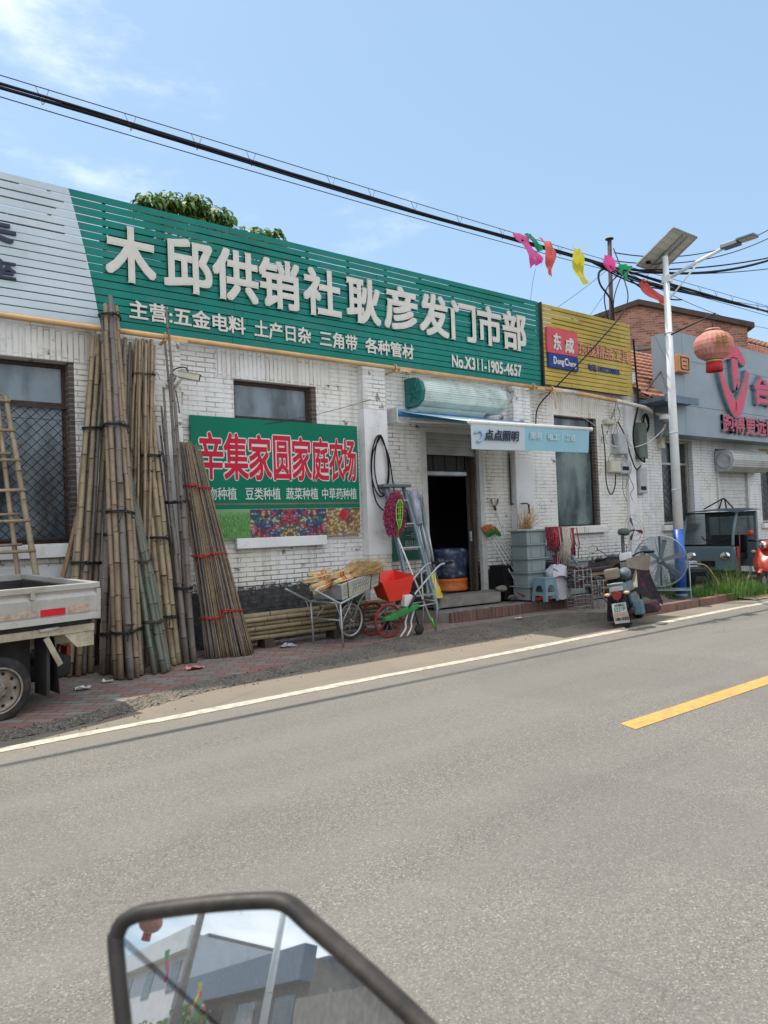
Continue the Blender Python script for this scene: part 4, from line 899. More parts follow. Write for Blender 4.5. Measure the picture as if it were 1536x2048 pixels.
# ------------------------------------------------------------------ wheels
def spoked(parent, c, ax, R, name='wheel', tyre='rubber', rim='steel', tw=.022, ns=20, hub='steel'):
    c, ax = V(c), V(ax).normalized()
    u, w = frame(ax)
    ring = lambda r, n, o=0: [c+ax*o+(u*cos(2*pi*k/n)+w*sin(2*pi*k/n))*r for k in range(n)]
    mb = MB(); mb.tube(ring(R-tw, 36), tw, 10, closed=True); wo = mb.build(name, parent, tyre)
    mb = MB(); mb.tube(ring(R-tw*2.1, 36), tw*.62, 8, closed=True); mb.build('rim', wo, rim)
    mb = MB()
    for k in range(ns):
        a = 2*pi*k/ns; s = .03*(1 if k % 2 else -1); mb.tube([c+ax*s+(u*cos(a+.5*(k % 4-1.5))+w*sin(a+.5*(k % 4-1.5)))*.02, c+(u*cos(a)+w*sin(a))*(R-tw*2.4)], .0022, 4)
    mb.build('spokes', wo, 'steel')
    mb = MB(); mb.tube([c-ax*.045, c+ax*.045], .02, 10); mb.build('hub', wo, hub)
    return wo
# ------------------------------------------------------------------ wheelbarrow with brooms
wb = thing('wheelbarrow', 'steel wheelbarrow with checkered tray and one spoked wheel, loaded with straw brooms', 'wheelbarrow', (5.075, 7.975, PAV), radians(9))
def T3(f, l, z): return V((f, l, z-PAV))
mb = MB()
for s, ln in ((-1, .285), (1, .285)):
    y = s*ln; mb.tube(bez([T3(-.40, y, .845), T3(-.14, y, .715), T3(.0, y, .645), T3(.06, y, .645), T3(.30, y*.93, .705), T3(.84, y*.72, .83)], 6), .0155, 9)
mb.tube([T3(.84, -.205, .83), T3(.84, .205, .83)], .0155, 8); mb.tube([T3(.03, -.285, .64), T3(.03, .285, .64)], .013, 8); mb.build('frame', wb, 'galv')
for s in (-1, 1):
    mb = MB(); mb.tube([T3(.02, s*.285, .64), T3(.045, s*.285, PAV+.005)], .014, 8); mb.build('leg', wb, 'galv')
    mb = MB(); mb.tube([T3(.03, s*.285, .37), T3(.36, s*.19, .70)], .007, 6); mb.tube([T3(-.07, s*.285, .68), T3(.035, s*.285, .42)], .006, 6); mb.build('brace', wb, 'galv')
mb = MB(); mb.tube([T3(.035, -.285, .42), T3(.035, .285, .42)], .010, 8); mb.build('brace', wb, 'galv')
# tray: open box of tread plate, tilted with the frame
def tr_(f, l, h): return T3(.07+f*.68-h*.04*(1-f)*1.0+h*.01*f, l*(.27+.03*h), .675+f*.14+h*(.20+.0*f))
Q = lambda a: [tr_(*p) for p in a]
for nm, P, mt in (('tray_floor', [(0, -1, 0), (1, -1, 0), (1, 1, 0), (0, 1, 0)], 'bed_dark'), ('tray_side', [(0, -1, 0), (1, -1, 0), (1, -1, 1), (0, -1, 1)], 'tread'), ('tray_side', [(0, 1, 0), (1, 1, 0), (1, 1, 1), (0, 1, 1)], 'tread'), ('tray_end', [(0, -1, 0), (0, 1, 0), (0, 1, 1), (0, -1, 1)], 'galv'), ('tray_end', [(1, -1, 0), (1, 1, 0), (1, 1, 1), (1, -1, 1)], 'galv')):
    q = Q(P); nrm = (q[1]-q[0]).cross(q[3]-q[0]).normalized()*.004; mb = MB()
    v = [mb.bm.verts.new(p) for p in q]; w = [mb.bm.verts.new(p+nrm) for p in q]; mb.f(v); mb.f(w[::-1])
    for k in range(4): mb.f((v[k], v[(k+1) % 4], w[(k+1) % 4], w[k]))
    po_ = mb.build(nm, wb, mt)
    if nm == 'tray_side' and P[0][1] == -1:
        mb = MB()
        for i in range(13):
            for j in range(4):
                f, h = .28+i*.033, .2+j*.2
                if j in (0, 3) and i % 2: continue
                p, q2 = (tr_(f, -1, h), tr_(f+.02, -1, h+.15)) if (i+j) % 2 else (tr_(f+.02, -1, h), tr_(f, -1, h+.15))
                mb.bar(p+V((0, -.004, 0)), q2+V((0, -.004, 0)), .004, .007)
        for i in range(3):
            for j in range(4): mb.bar(tr_(.05+i*.03, -1, .2+j*.18)+V((0, -.004, 0)), tr_(.065+i*.03, -1, .3+j*.18)+V((0, -.004, 0)), .004, .006)
        for i in range(4):
            for j in range(3): mb.bar(tr_(.80+i*.04, -1, .2+j*.25)+V((0, -.004, 0)), tr_(.825+i*.04, -1, .36+j*.25)+V((0, -.004, 0)), .004, .006)
        mb.build('tread_pattern', po_, 'grey_case')
        mb = MB()
        for f in (.16, .76, .99): mb.bar(tr_(f, -1, -.05)+V((0, -.006, 0)), tr_(f, -1, 1.02)+V((0, -.006, 0)), .012, .008, (0, 1, 0))
        mb.build('strap', po_, 'rust')
mb = MB(); mb.tube([tr_(0, -1, 1.0), tr_(1, -1, 1.0), tr_(1, 1, 1.0), tr_(0, 1, 1.0)], .010, 6, closed=True); mb.build('tray_rim', wb, 'galv')
spoked(wb, T3(.46, 0, .365), (0, 1, 0), .262, tw=.024)
mb = MB()
for s in (-1, 1): mb.tube([T3(.46, s*.055, .365), T3(.34, s*.08, .58), T3(.30, s*.2, .70)], .011, 7); mb.tube([T3(.46, s*.055, .365), T3(.56, s*.08, .60), T3(.62, s*.19, .78)], .011, 7)
mb.build('fork', wb, 'galv')
# brooms lying in the tray
g = random.Random(71)
BR = [((4.84, 7.90, .86), (5.30, 7.88, .93), (5.95, 7.86, 1.10)), ((4.80, 8.02, .93), (5.25, 7.98, .97), (5.93, 7.92, 1.07)), ((4.86, 7.86, .80), (5.25, 7.92, .92), (5.80, 8.05, 1.08)), ((5.10, 7.76, .90), (5.38, 7.80, .95), (5.86, 7.80, 1.06)), ((5.08, 7.80, .98), (5.38, 7.86, 1.02), (5.75, 8.1, 1.12)), ((4.92, 8.10, 1.0), (5.3, 8.05, 1.0), (5.9, 8.0, 1.10))]
LBL = ['straw broom lowest at the front of the wheelbarrow load', 'straw broom with the longest handle sticking out of the wheelbarrow', 'straw broom whose handle pokes down left over the tray', 'straw broom lying nearest the checkered tray side', 'straw broom fanned upward at the top of the wheelbarrow load', 'straw broom at the back of the wheelbarrow beside the wall']
for k, (a, b, c) in enumerate(BR):
    a, b, c = V(a), V(b), V(c); r = thing('straw_broom', LBL[k], 'broom', a, group='straw brooms heaped in the wheelbarrow', world=True)
    mb = MB(); mb.m('straw_pale').tube([a, a.lerp(b, .5)+V((0, 0, .01)), b], [.030, .034, .042], 9)
    for q in range(26):
        o = V((0, g.gauss(0, .012), g.gauss(0, .012))); mb.tube([a+o, b+o*2.6], .008, 4)
    mb.build('handle', r)
    mb = MB(); mb.m('orange').tube([a.lerp(b, .46), a.lerp(b, .56)], .048, 9); mb.m('tie_red').tube([a.lerp(b, .62), a.lerp(b, .65)], .050, 9); mb.build('binding', r)
    mb = MB(); d = (c-b)
    u_, w_2 = frame(d)
    for q in range(300):
        an, rr_ = g.uniform(0, 2*pi), sqrt(g.random()); o = u_*cos(an)*rr_ + w_2*sin(an)*rr_*.55
        e = b+d*g.uniform(.75, 1.08)+o*.16; mb.tube([b+o*.03, b.lerp(e, .5)+o*.02, e+V((0, 0, -.02*rr_))], [.0026, .0020, .0008], 3, cap=False)
    mb.build('bristles', r, 'straw')
# ------------------------------------------------------------------ red plastic barrow behind, with chrome handles
rb = thing('red_barrow', 'small red plastic tub barrow with grey pipe handles and red spoked wheels', 'wheelbarrow', (6.3, 8.1, PAV), world=True)
mb = MB()
lo = [(6.06, 7.86, .56), (6.40, 7.86, .58), (6.42, 8.22, .62), (6.12, 8.22, .60)]; hi = [(5.90, 7.80, .83), (6.47, 7.80, .90), (6.50, 8.30, .97), (6.02, 8.30, .95)]
a = [mb.bm.verts.new(p) for p in lo]; b = [mb.bm.verts.new(p) for p in hi]; cen = sum((V(p) for p in hi), V())/4
bi = [mb.bm.verts.new(V(p).lerp(cen, .05)) for p in hi]; cl = sum((V(p) for p in lo), V())/4; ai = [mb.bm.verts.new(V(p).lerp(cl, .08)+V((0, 0, .012))) for p in lo]
mb.f(a[::-1]); mb.f(ai)
for k in range(4): j = (k+1) % 4; mb.f((a[k], a[j], b[j], b[k])); mb.f((b[k], b[j], bi[j], bi[k])); mb.f((bi[k], bi[j], ai[j], ai[k]))
mb.build('tub', rb, 'red_plastic', bevel=.012)
for s, y in ((-1, 7.90), (1, 8.2)):
    mb = MB(); mb.tube(bez([(6.10, y, .34), (6.40, y, .52), (6.78, y, .82), (7.02, y, 1.0), (7.16, y, 1.03)], 6), .0145, 8); mb.build('handle', rb, 'galv')
    mb = MB(); mb.tube([(7.13, y, 1.025), (7.28, y, 1.04)], .02, 8); mb.build('grip', rb, 'black')
mb = MB()
for y in (7.90, 8.2): mb.tube([(6.93, y, .92), (6.95, y, .40), (6.91, y, PAV+.01)], .012, 7); mb.tube([(6.25, y, .43), (6.93, y, .47)], .011, 7)
mb.tube([(6.93, 7.90, .5), (6.93, 8.2, .5)], .011, 7); mb.tube([(6.2, 7.9, .4), (6.35, 7.95, .58)], .012, 7); mb.tube([(6.2, 8.2, .4), (6.35, 8.15, .58)], .012, 7); mb.build('frame', rb, 'galv')
for y in (7.88, 8.24): spoked(rb, (6.04, y, PAV+.235), (0, 1, 0), .235, tyre='red_dark', rim='red_dark', tw=.014, ns=12, hub='red_dark')
mb = MB(); mb.tube([(6.04, 7.84, PAV+.235), (6.04, 8.28, PAV+.235)], .012, 8); mb.build('axle', rb, 'red_dark')
# green hand planter lying in front
gp_ = thing('seed_planter', 'green hand pushed planter with pale curved tines and a small black wheel', 'garden tool', (6.3, 7.9, PAV), world=True)
mb = MB(); mb.prism([(5.88, .33), (6.0, .325), (6.22, .375), (6.46, .44), (6.50, .50), (6.38, .50), (6.1, .43), (5.9, .37)], (0, 7.74, 0), (1, 0, 0), (0, 0, 1), (0, .09, 0)); mb.build('body', gp_, 'green_plastic', bevel=.012)
for x0, x1 in ((6.26, 6.18), (6.36, 6.30)): mb = MB(); mb.tube(bez([(x0+.06, 7.78, .43), (x0, 7.78, .28), (x0-.02, 7.76, .19), (x1-.06, 7.74, PAV+.012)], 5), [.013]*15+[.007], 7); mb.build('tine', gp_, 'pipe_white')
mb = MB(); mb.lathe([(.0, -.03), (.05, -.03), (.072, -.015), (.072, .015), (.05, .03), (0, .03)], (6.52, 7.80, PAV+.075), (0, 1, 0), 18); mb.build('wheel', gp_, 'rubber')
mb = MB(); mb.tube([(6.52, 7.80, PAV+.075), (6.44, 7.80, .46)], .012, 7); mb.tube([(6.30, 7.75, .46), (6.46, 7.79, .62), (6.46, 7.9, .66)], .018, 7); mb.build('fork', gp_, 'iron')
mb = MB(); mb.box(6.28, 6.42, 7.80, 7.90, .48, .64); mb.build('hopper', gp_, 'white', bevel=.012)
# aluminium step ladders leaning, folded
def stepladder(nm, label, a0, a1, b0, b1, rungs, mat, top=True, w=.055):
    r = thing(nm, label, 'ladder', ((a0[0]+b0[0])/2, a0[1], a0[2]), group='folded aluminium step ladders beside the doorway', world=True)
    a0, a1, b0, b1 = map(V, (a0, a1, b0, b1))
    for p, q in ((a0, a1), (b0, b1)):
        mb = MB(); mb.bar(p, q, .028, w, (1, 0, 0)); mb.bar(p+V((0, -w*.5, 0)), q+V((0, -w*.5, 0)), .036, .006, (0, 1, 0)); mb.build('rail', r, mat)
    for k in range(rungs):
        t = (k+.7)/(rungs+.3); p, q = a0.lerp(a1, t), b0.lerp(b1, t); mb = MB(); mb.box(p.x, q.x, p.y-.035, p.y+.035, p.z-.012, p.z+.012); mb.build('step', r, 'steel')
    if top: p = (a1+b1)/2; mb = MB(); mb.box(a1.x-.09, b1.x+.09, p.y-.10, p.y+.09, p.z-.02, p.z+.025); mb.build('top_tray', r, 'grey_case', bevel=.008)
    return r
stepladder('step_ladder', 'grey folded step ladder with a flat top tray leaning left of the doorway', (6.93, 8.42, .28), (6.76, 8.78, 2.22), (7.40, 8.42, .28), (7.12, 8.78, 2.22), 5, 'alu')
stepladder('step_ladder', 'second folded step ladder, without tray, standing close behind the first one', (7.06, 8.58, .28), (6.84, 8.84, 2.16), (7.56, 8.58, .28), (7.20, 8.84, 2.16), 5, 'fan_blue', False, .07)
# bundle of wrapped aluminium tubes
al = thing('tube_bundle', 'bundle of shiny metal tubes with clear wrapped tops leaning at the door jamb', 'tubes', (7.6, 8.6, .45), world=True)
g = random.Random(81)
for k in range(9):
    x = 7.52+k*.022; mb = MB(); mb.tube([(x+.02*(k % 2), 8.62+.02*(k % 3), .46), (x-.20+.012*k, 8.88+.012*(k % 2), 2.06+g.uniform(-.06, .06))], .0095, 7); mb.build('tube', al, 'steel' if k % 3 else 'alu')
mb = MB(); mb.tube([(7.46, 8.84, 1.62), (7.43, 8.86, 1.85), (7.40, 8.88, 2.16)], [.075, .085, .07], 12); bm = mb.bm
for v in bm.verts: v.co += V((g.uniform(-.012, .012), g.uniform(-.02, .012), g.uniform(-.015, .015)))
mb.build('wrapping', al, 'plastic_clear')
ya = thing('yellow_sack', 'small yellow and white printed packet slumped against the door jamb', 'packet', (7.62, 8.55, .45), world=True)
mb = MB(); mb.grid(lambda u, v: V((7.50+u*.17+.09*v*0-.07*v, 8.56-.035*sin(pi*u)*(1-.4*v)+.12*v, .452+.40*v)), 6, 10)
mb.grid(lambda u, v: V((7.50+u*.17-.07*v, 8.60+.035*sin(pi*u)*(1-.4*v)+.12*v, .452+.40*v)), 6, 10)
for v in mb.bm.verts: v.co += V((g.uniform(-.008, .008), g.uniform(-.012, .012), 0))
mb.build('bag', ya, 'yellow', fix=False)
mb = MB(); mb.f([(7.475, 8.61, .66), (7.60, 8.61, .66), (7.58, 8.655, .80), (7.455, 8.655, .80)]); mb.build('printed_label', ya, 'white', fix=False)
# big mop
mp = thing('pink_mop', 'upturned magenta chenille mop with bright green frame and long white handle', 'mop', (7.0, 8.2, PAV), world=True)
mb = MB(); mb.tube([(7.02, 8.12, PAV+.11), (6.66, 8.42, 1.50)], .0125, 9); mb.build('handle', mp, 'white')
mb = MB(); mb.tube([(7.055, 8.095, PAV+.01), (7.02, 8.12, PAV+.16)], .016, 9); mb.build('grip', mp, 'lime')
H0 = V((6.66, 8.42, 1.50)); H1 = V((6.82, 8.56, 2.13)); hd = H1-H0
mb = MB(); g = random.Random(91)
for k in range(1900):
    an = g.uniform(0, 2*pi); t = g.random()**.8; rad = (.03+.165*sin(pi*min(1, t*.86+.09))**.8)*sqrt(g.uniform(.25, 1))
    c_ = H0.lerp(H1, t-.03)+V((-.035, 0, 0)); p = c_+V((cos(an)*rad, sin(an)*rad*.45, g.uniform(-.03, .03))); q = p+V((cos(an)*.02+g.gauss(0, .009), sin(an)*.015-.006, -.035+g.gauss(0, .012)))
    mb.tube([p, q], .0062, 4)
mb.build('mop_head', mp, 'mop_pink')
mb = MB(); fo = V((-.02, -.105, 0))
P = lambda t, s: H0.lerp(H1, t)+V((s, 0, 0))+fo
mb.tube(bez([H0, P(.12, -.02), P(.35, -.062), P(.62, -.065), P(.76, -.03), P(.78, .0), P(.76, .03), P(.62, .055), P(.35, .045), P(.12, .012), H0+V((.002, 0, 0))], 5), .0065, 6)
for t in (.3, .45, .6): mb.tube([P(t, -.06), P(t+.01, .052)], .0055, 6)
for s in (-.022, .018): mb.tube([P(.1, s*.4), P(.77, s)], .0055, 6)
mb.tube([H0-V((-.015, .01, .06)), H0+V((0, -.03, .03))], .018, 8); mb.build('mop_frame', mp, 'lime')
# coiled black hose on the pier
ho = thing('hose_coil', 'black rubber hose hanging in long loops from a nail on the plaster pier', 'hose', (6.75, 8.8, 2.5), world=True)
mb = MB()
def loop(cx, w, zt, zb, y, n=36): return [(cx+w*sin(2*pi*k/n)*(1-.12*cos(2*pi*k/n)), y+.01*sin(6*pi*k/n), (zt+zb)/2+(zt-zb)/2*cos(2*pi*k/n)) for k in range(n)]
mb.tube(loop(6.70, .165, 3.0, 2.06, 8.80), .011, 7, closed=True); mb.tube(loop(6.715, .125, 3.0, 2.10, 8.785), .011, 7, closed=True)
mb.tube(bez([(6.73, 8.79, 3.0), (6.56, 8.79, 2.7), (6.53, 8.79, 2.35), (6.58, 8.79, 2.02), (6.70, 8.78, 1.86), (6.82, 8.76, 1.84)], 8), .011, 7); mb.tube(bez([(6.72, 8.80, 3.0), (6.86, 8.79, 2.7), (6.92, 8.78, 2.3), (6.93, 8.75, 2.02)], 8), .011, 7); mb.build('hose', ho, 'black')
mb = MB(); mb.tube([(6.72, 8.845, 3.0), (6.72, 8.76, 3.01)], .008, 6); mb.build('nail', ho, 'steel')
# wire drum and crate inside the doorway
dc = thing('cable_reel', 'blue plastic wrapped cable reel standing on an orange reel inside the doorway', 'reel', (8.6, 9.4, .43), world=True)
g = random.Random(95)
mb = MB(); mb.lathe([(.01, 0), (.37, 0), (.39, .03), (.37, .06), (.375, .18), (.38, .19), (.36, .22), (.01, .22)], (8.72, 9.60, .44), n=28); mb.build('lower_reel', dc, 'orange')
mb = MB(); mb.lathe([(.01, 0), (.36, .0), (.385, .05), (.37, .14), (.385, .2), (.375, .32), (.385, .42), (.37, .50), (.33, .52), (.01, .51)], (8.72, 9.60, .665), n=28)
for v in mb.bm.verts: v.co += V((g.uniform(-.012, .012), g.uniform(-.012, .012), 0))
mb.build('upper_reel', dc, 'paint_blue')
# ------------------------------------------------------------------ goods right of the doorway
def tub(lb, x0, x1, y0, y1, z, h, grp):
    mb = MB(); i = .035
    mb.box(x0+i, x1-i, y0+i, y1-i, z, z+h-.004, top=(-.012, .012, -.012, .012))
    mb.box(x0-.02, x1+.02, y0-.02, y1+.02, z+h-.003, z+h+.016)
    for a in (x0+.12, x1-.14): mb.box(a, a+.012, y0+.02, y0+.03, z+.02, z+h-.01)
    return tag(mb.build('plastic_tub', mat='tub', bevel=.006), lb, 'tub', grp)
ords = ['bottom', 'second', 'third', 'fourth', 'top']
for k in range(5): tub(f'grey plastic tub, {ords[k]} of the tall stack right of the doorway', 9.27, 9.78, 8.20, 8.60, .275+k*.236, .218, 'grey plastic tubs stacked by the wall')
for k in range(2): tub(f'grey plastic tub, {["lower", "upper"][k]} of the low pair behind the wire racks', 10.25, 11.0, 8.24, 8.64, .275+k*.30, .28, 'grey plastic tubs stacked by the wall')
for k in range(2): tub(f'grey plastic tub, {["lower", "upper"][k]} one set back under the window sill', 10.28, 11.2, 8.74, 8.97, .88+k*.29, .27, 'grey plastic tubs stacked by the wall')
mb = MB(); mb.box(10.25, 11.2, 8.745, 8.96, .28, .875); tag(mb.build('wooden_crate', mat='wood_dark'), 'dark wooden crate holding up the set-back grey tubs', 'crate')
# two angle brackets hanging there
for k, (x, lb) in enumerate(((10.62, 'maroon angle bracket frame hanging on the set-back tubs, left one'), (11.02, 'maroon angle bracket hanging beside the scooter mirror, right one'))):
    mb = MB()
    for dz in ((0, .28) if k == 0 else (-.22, )):
        z = .98+dz; mb.bar((x, 8.70, z-.03), (x, 8.70, z+.22), .028, .02, (0, 1, 0)); mb.bar((x, 8.70, z), (x+.34, 8.70, z), .02, .025, (0, 1, 0)); mb.tube(bez([(x, 8.70, z+.2), (x+.10, 8.70, z+.08), (x+.3, 8.70, z+.01)], 5), .010, 6)
    tag(mb.build('angle_bracket', mat='rust'), lb, 'bracket', 'maroon angle brackets')
# dried plant standing in the top tub
mb = MB(); g = random.Random(101)
for k in range(90):
    b = V((9.50+g.gauss(0, .07), 8.42+g.gauss(0, .05), 1.47)); e = b+V((g.uniform(-.10, .34), g.gauss(0, .06), g.uniform(.12, .62)*(.5+.5*g.random())))
    mb.tube([b, b.lerp(e, .5)+V((-.02, 0, .02)), e], [.005, .004, .0015], 4)
tag(mb.build('dried_broom_plant', mat='straw'), 'dry brown twiggy besom standing in the top grey tub', 'dried plant')
# mop heads hung over the tubs
def mophead(lb, x, y, z, w, L_, mat, seed):
    mb = MB(); g = random.Random(seed)
    for k in range(190):
        a = x+g.gauss(0, w*.72); l = L_*g.uniform(.55, 1.1); dy = g.uniform(-.05, .02)
        mb.tube([(x+(a-x)*.55, y+.05, z-.02+g.uniform(0, .03)), (a, y-.02+dy, z+.02), (a+g.uniform(-.035, .035), y-.045+dy, z-l*.5), (a+g.uniform(-.06, .06), y-.03+dy, z-l)], [.008, .010, .010, .007], 4)
    return tag(mb.build('string_mop', mat=mat), lb, 'mop', 'mop heads draped over the grey tubs')
mophead('red and white mop head draped over the tall tub stack', 9.98, 8.20, 1.47, .12, .40, 'mop_red', 1); mophead('off-white stringy mop head hanging between the two red ones', 10.16, 8.17, 1.46, .075, .62, 'mop_white', 2); mophead('pinkish mop head with the longest strands, right of the white one', 10.32, 8.20, 1.44, .09, .48, 'mop_red', 3); mophead('dark red mop head hanging lowest, behind the white sack', 10.13, 8.26, .98, .09, .42, 'mop_pink', 4)
mb = MB(); mb.tube([(10.30, 8.10, .98), (10.33, 8.05, .88), (10.40, 7.9, .60), (10.62, 7.62, PAV+.06)], [.03, .018, .012, .012], 8)
tq = mb.build('teal_pole', mat='scoot_blue'); tag(tq, 'teal mop handle slanting down from the mop heads to the pavement', 'pole')
# stool
so_ = thing('plastic_stool', 'grey blue plastic stool with arched cut-outs on the step beside a sack', 'stool', (9.44, 8.0, .275))
R4 = [(-.165, -.15), (.165, -.15), (.165, .15), (-.165, .15)]
mb = MB(); mb.box(-.135, .135, -.125, .125, .36, .385); mb.build('seat', so_, 'stool', bevel=.02)
mb = MB()
for k in range(4):
    a, b = V((*R4[k], 0)), V((*R4[(k+1) % 4], 0)); L_ = (b-a).length; u = (b-a)/L_; nrm = V((u.y, -u.x, 0)); pts = [(0, 0), (.055, 0), (.055, .10)]
    arch = [(.055+(L_-.11)*q/10, .10+.0) for q in range(1)]
    outl = [(0, 0), (.062, 0), (.062, .095), (L_-.062, .095), (L_-.062, 0), (L_, 0), (L_-.03, .372), (.03, .372)]
    o = a
    inn = [(L_/2+(L_*.27)*cos(pi*q/8), .15+.115*sin(pi*q/8)) for q in range(9)]
    tilt = V((0, 0, 1))-nrm*.085
    # lower band, two posts, arch spandrels
    def quad(P): mb.prism(P, o, u, tilt, -nrm*.012)
    quad([(0, 0), (.06, 0), (.07, .372), (.028, .372)]); quad([(L_-.06, 0), (L_, 0), (L_-.028, .372), (L_-.07, .372)]); quad([(.062, .09), (L_-.062, .09), (L_-.064, .15), (.064, .15)])
    top_ = [(L_-.071, .372), (.071, .372), (.068, .15)] + inn[::-1] + [(L_-.068, .15)]
    half = [inn[8], inn[7], inn[6], inn[5], inn[4]]
    quad([(.066, .152)] + [(max(.067, p[0]), p[1]+.002) for p in half] + [(L_/2, .37), (.071, .37)]); quad([(L_-.066, .152), (L_-.071, .37), (L_/2, .37)] + [(min(L_-.067, p[0]), p[1]+.002) for p in inn[4::-1]])
mb.build('legs', so_, 'stool')
# sack
mb = MB(); g = random.Random(111)
def sk(u, v):
    a = 2*pi*u; r = (.245-.02*v+.03*sin(5*a+v*4)*.3)*(1 if v < .8 else 1-(v-.8)*3.2); lean = -.10*max(0, v-.55)
    return V((9.90+lean+r*cos(a)*1.0, 8.09+r*sin(a)*.72, .275+.57*v+.015*sin(4*a+6*v)))
mb.grid(sk, 26, 16)
for v in mb.bm.verts: v.co += V((g.gauss(0, .005), g.gauss(0, .007), g.gauss(0, .004)))
bmesh.ops.remove_doubles(mb.bm, verts=mb.bm.verts, dist=.0005)
sck = mb.build('woven_sack', mat='sack'); tag(sck, 'white woven sack with folded over top standing behind the stool', 'sack')
mb = MB(); mb.grid(lambda u, v: V((9.66+.36*u-.04*v, 8.0-.15*sin(pi*u)*.9-.03*v, .83+.03*sin(7*u)-.20*v*(1-.3*u))), 10, 5); mb.build('folded_top', sck, 'sack', fix=False)
mb = MB(); mb.tube(bez([(9.64, 7.98, .80), (9.74, 7.88, .70), (9.80, 7.86, .60), (9.9, 7.85, .64)], 6), .006, 5); mb.build('cord', sck, 'iron')
# wire racks with packed goods
def rack(lb, x, y, w, d, h, n, seed):
    r = thing('wire_rack', lb, 'rack', (x, y, PAV), radians(-18), 'wire racks stacked with packets on the pavement'); mb = MB()
    for sx in (-1, 0, 1):
        for sy in (-1, 1): mb.tube([(sx*w, sy*d, 0), (sx*w, sy*d, h)], .005, 5)
    for k in range(7): z = .03+k*(h-.05)/6*(.55 if k < 5 else 1); mb.tube([(-w, -d, z), (w, -d, z), (w, d, z), (-w, d, z)], .004, 5, closed=True)
    for sx in (-.5, .5): mb.tube([(sx*w, -d, .03), (sx*w, -d, h)], .003, 4)
    mb.build('wire_frame', r, 'galv'); g = random.Random(seed)
    for k in range(n):
        z = h+.06-(k+1)*.062; mb = MB(); mb.box(-w*.98, w*.98, -d*.92, d*.92, z, z+.05)
        bmesh.ops.subdivide_edges(mb.bm, edges=mb.bm.edges, cuts=3, use_grid_fill=True)
        for v in mb.bm.verts: v.co += V((g.gauss(0, .008), g.gauss(0, .008), g.gauss(0, .006)))
        for f in mb.bm.faces: f.smooth = True
        mb.build('packet', r, 'rack_goods')
    return r
rack('taller wire rack piled with dark red and white packets, beside the parked motorbike', 9.98, 7.72, .16, .12, .70, 6, 1); rack('shorter wire rack with fewer packets, right of the taller rack', 10.34, 7.68, .11, .10, .50, 5, 2)
# long handled brooms with orange artificial bristle tops, leaning at the wall
g = random.Random(121)
BL = ['leftmost', 'second', 'third', 'fourth', 'fifth']
for k in range(5):
    b = V((9.40+k*.115, 8.40-.03*k, .30)); t = V((9.08+k*.065, 8.88, 1.40-.02*abs(k-2)))
    r = thing('dust_broom', f'{BL[k]} of the thin poles with orange and green tufts leaning right of the door', 'duster', b, group='tufted pole dusters leaning right of the door', world=True)
    mb = MB(); mb.tube([b.lerp(t, .28), t], .0095, 7); mb.build('handle', r, 'white'); mb = MB(); mb.tube([b, b.lerp(t, .30)], .012, 7); mb.build('lower_sleeve', r, 'black')
    mb = MB(); d = (t-b).normalized()
    for q in range(60):
        o = V((g.gauss(0, .032), g.gauss(0, .02), g.uniform(0, .03))); mb.m('green_plastic' if q < 26 else 'orange').tube([t+o*.4+d*(0 if q < 26 else .06), t+o*1.2+d*(.09 if q < 26 else .17)], [.006, .009], 4)
    mb.build('tuft', r)
for k, (x, y, lb) in enumerate(((9.62, 8.20, 'red plastic dustpan lying on the step at the pole ends'), (9.50, 8.32, 'dark red dustpan behind the first one on the step'))):
    mb = MB(); M4 = Matrix.Translation((x, y, .28)) @ Matrix.Rotation(radians(-40+k*35), 4, 'Z') @ Matrix.Rotation(radians(-12), 4, 'Y'); mb.box(-.12, .12, -.1, .1, 0, .012, M4)
    for a in (-.11, .1): mb.box(-.12, .12, a-.006, a+.006, .012, .055, M4)
    mb.box(-.132, -.12, -.106, .106, .0, .08, M4); mb.tube([M4 @ V((-.12, 0, .05)), M4 @ V((-.3, 0, .20))], .014, 7)
    tag(mb.build('dustpan', mat='red_plastic' if k == 0 else 'red_dark'), lb, 'dustpan')
for k, (x, y, s, lb) in enumerate(((8.98, 8.55, .085, 'largest rough lump of stone on the upper step right of the door'), (9.16, 8.46, .06, 'brown lump beside the largest stone on the step'), (9.28, 8.60, .07, 'lump of stone farthest right below the leaning poles'))):
    mb = MB(); mb.ball((x, y, (.45 if k < 1 else .28)+s*.45), (s*1.3, s, s*.62), 9, 6, .22); tag(mb.build('stone', mat='concrete' if k != 1 else 'wood_dark'), lb, 'stone')
pk = thing('fruit_picker', 'thin fruit picker pole with two open claws leaning on the wall', 'fruit picker', (9.6, 8.5, .28), world=True)
mb = MB(); mb.tube([(9.62, 8.62, .28), (9.32, 8.95, 1.86)], .007, 7); mb.build('pole', pk, 'galv')
mb = MB(); mb.tube([(9.33, 8.94, 1.82), (9.315, 8.955, 1.90)], .022, 8); mb.build('collar', pk, 'wood_dark')
for s in (-1, 1): mb = MB(); mb.tube(bez([(9.32, 8.95, 1.90), (9.32+s*.06, 8.95, 1.93), (9.32+s*.085, 8.95, 2.02)], 5), [.012]*6+[.018]*5, 7); mb.build('claw', pk, 'wood')
mb = MB(); mb.box(8.99+.14, 9.42, 8.62, 8.96, .275, .86); tag(mb.build('dark_bin', mat='black', bevel=.02), 'black bin standing in the corner between door jamb and tubs', 'bin')
hk = thing('drain_bracket', 'black pipe bracket bent like a hook down the wall right of the awning', 'pipe', (9.75, 8.97, 2.5), world=True)
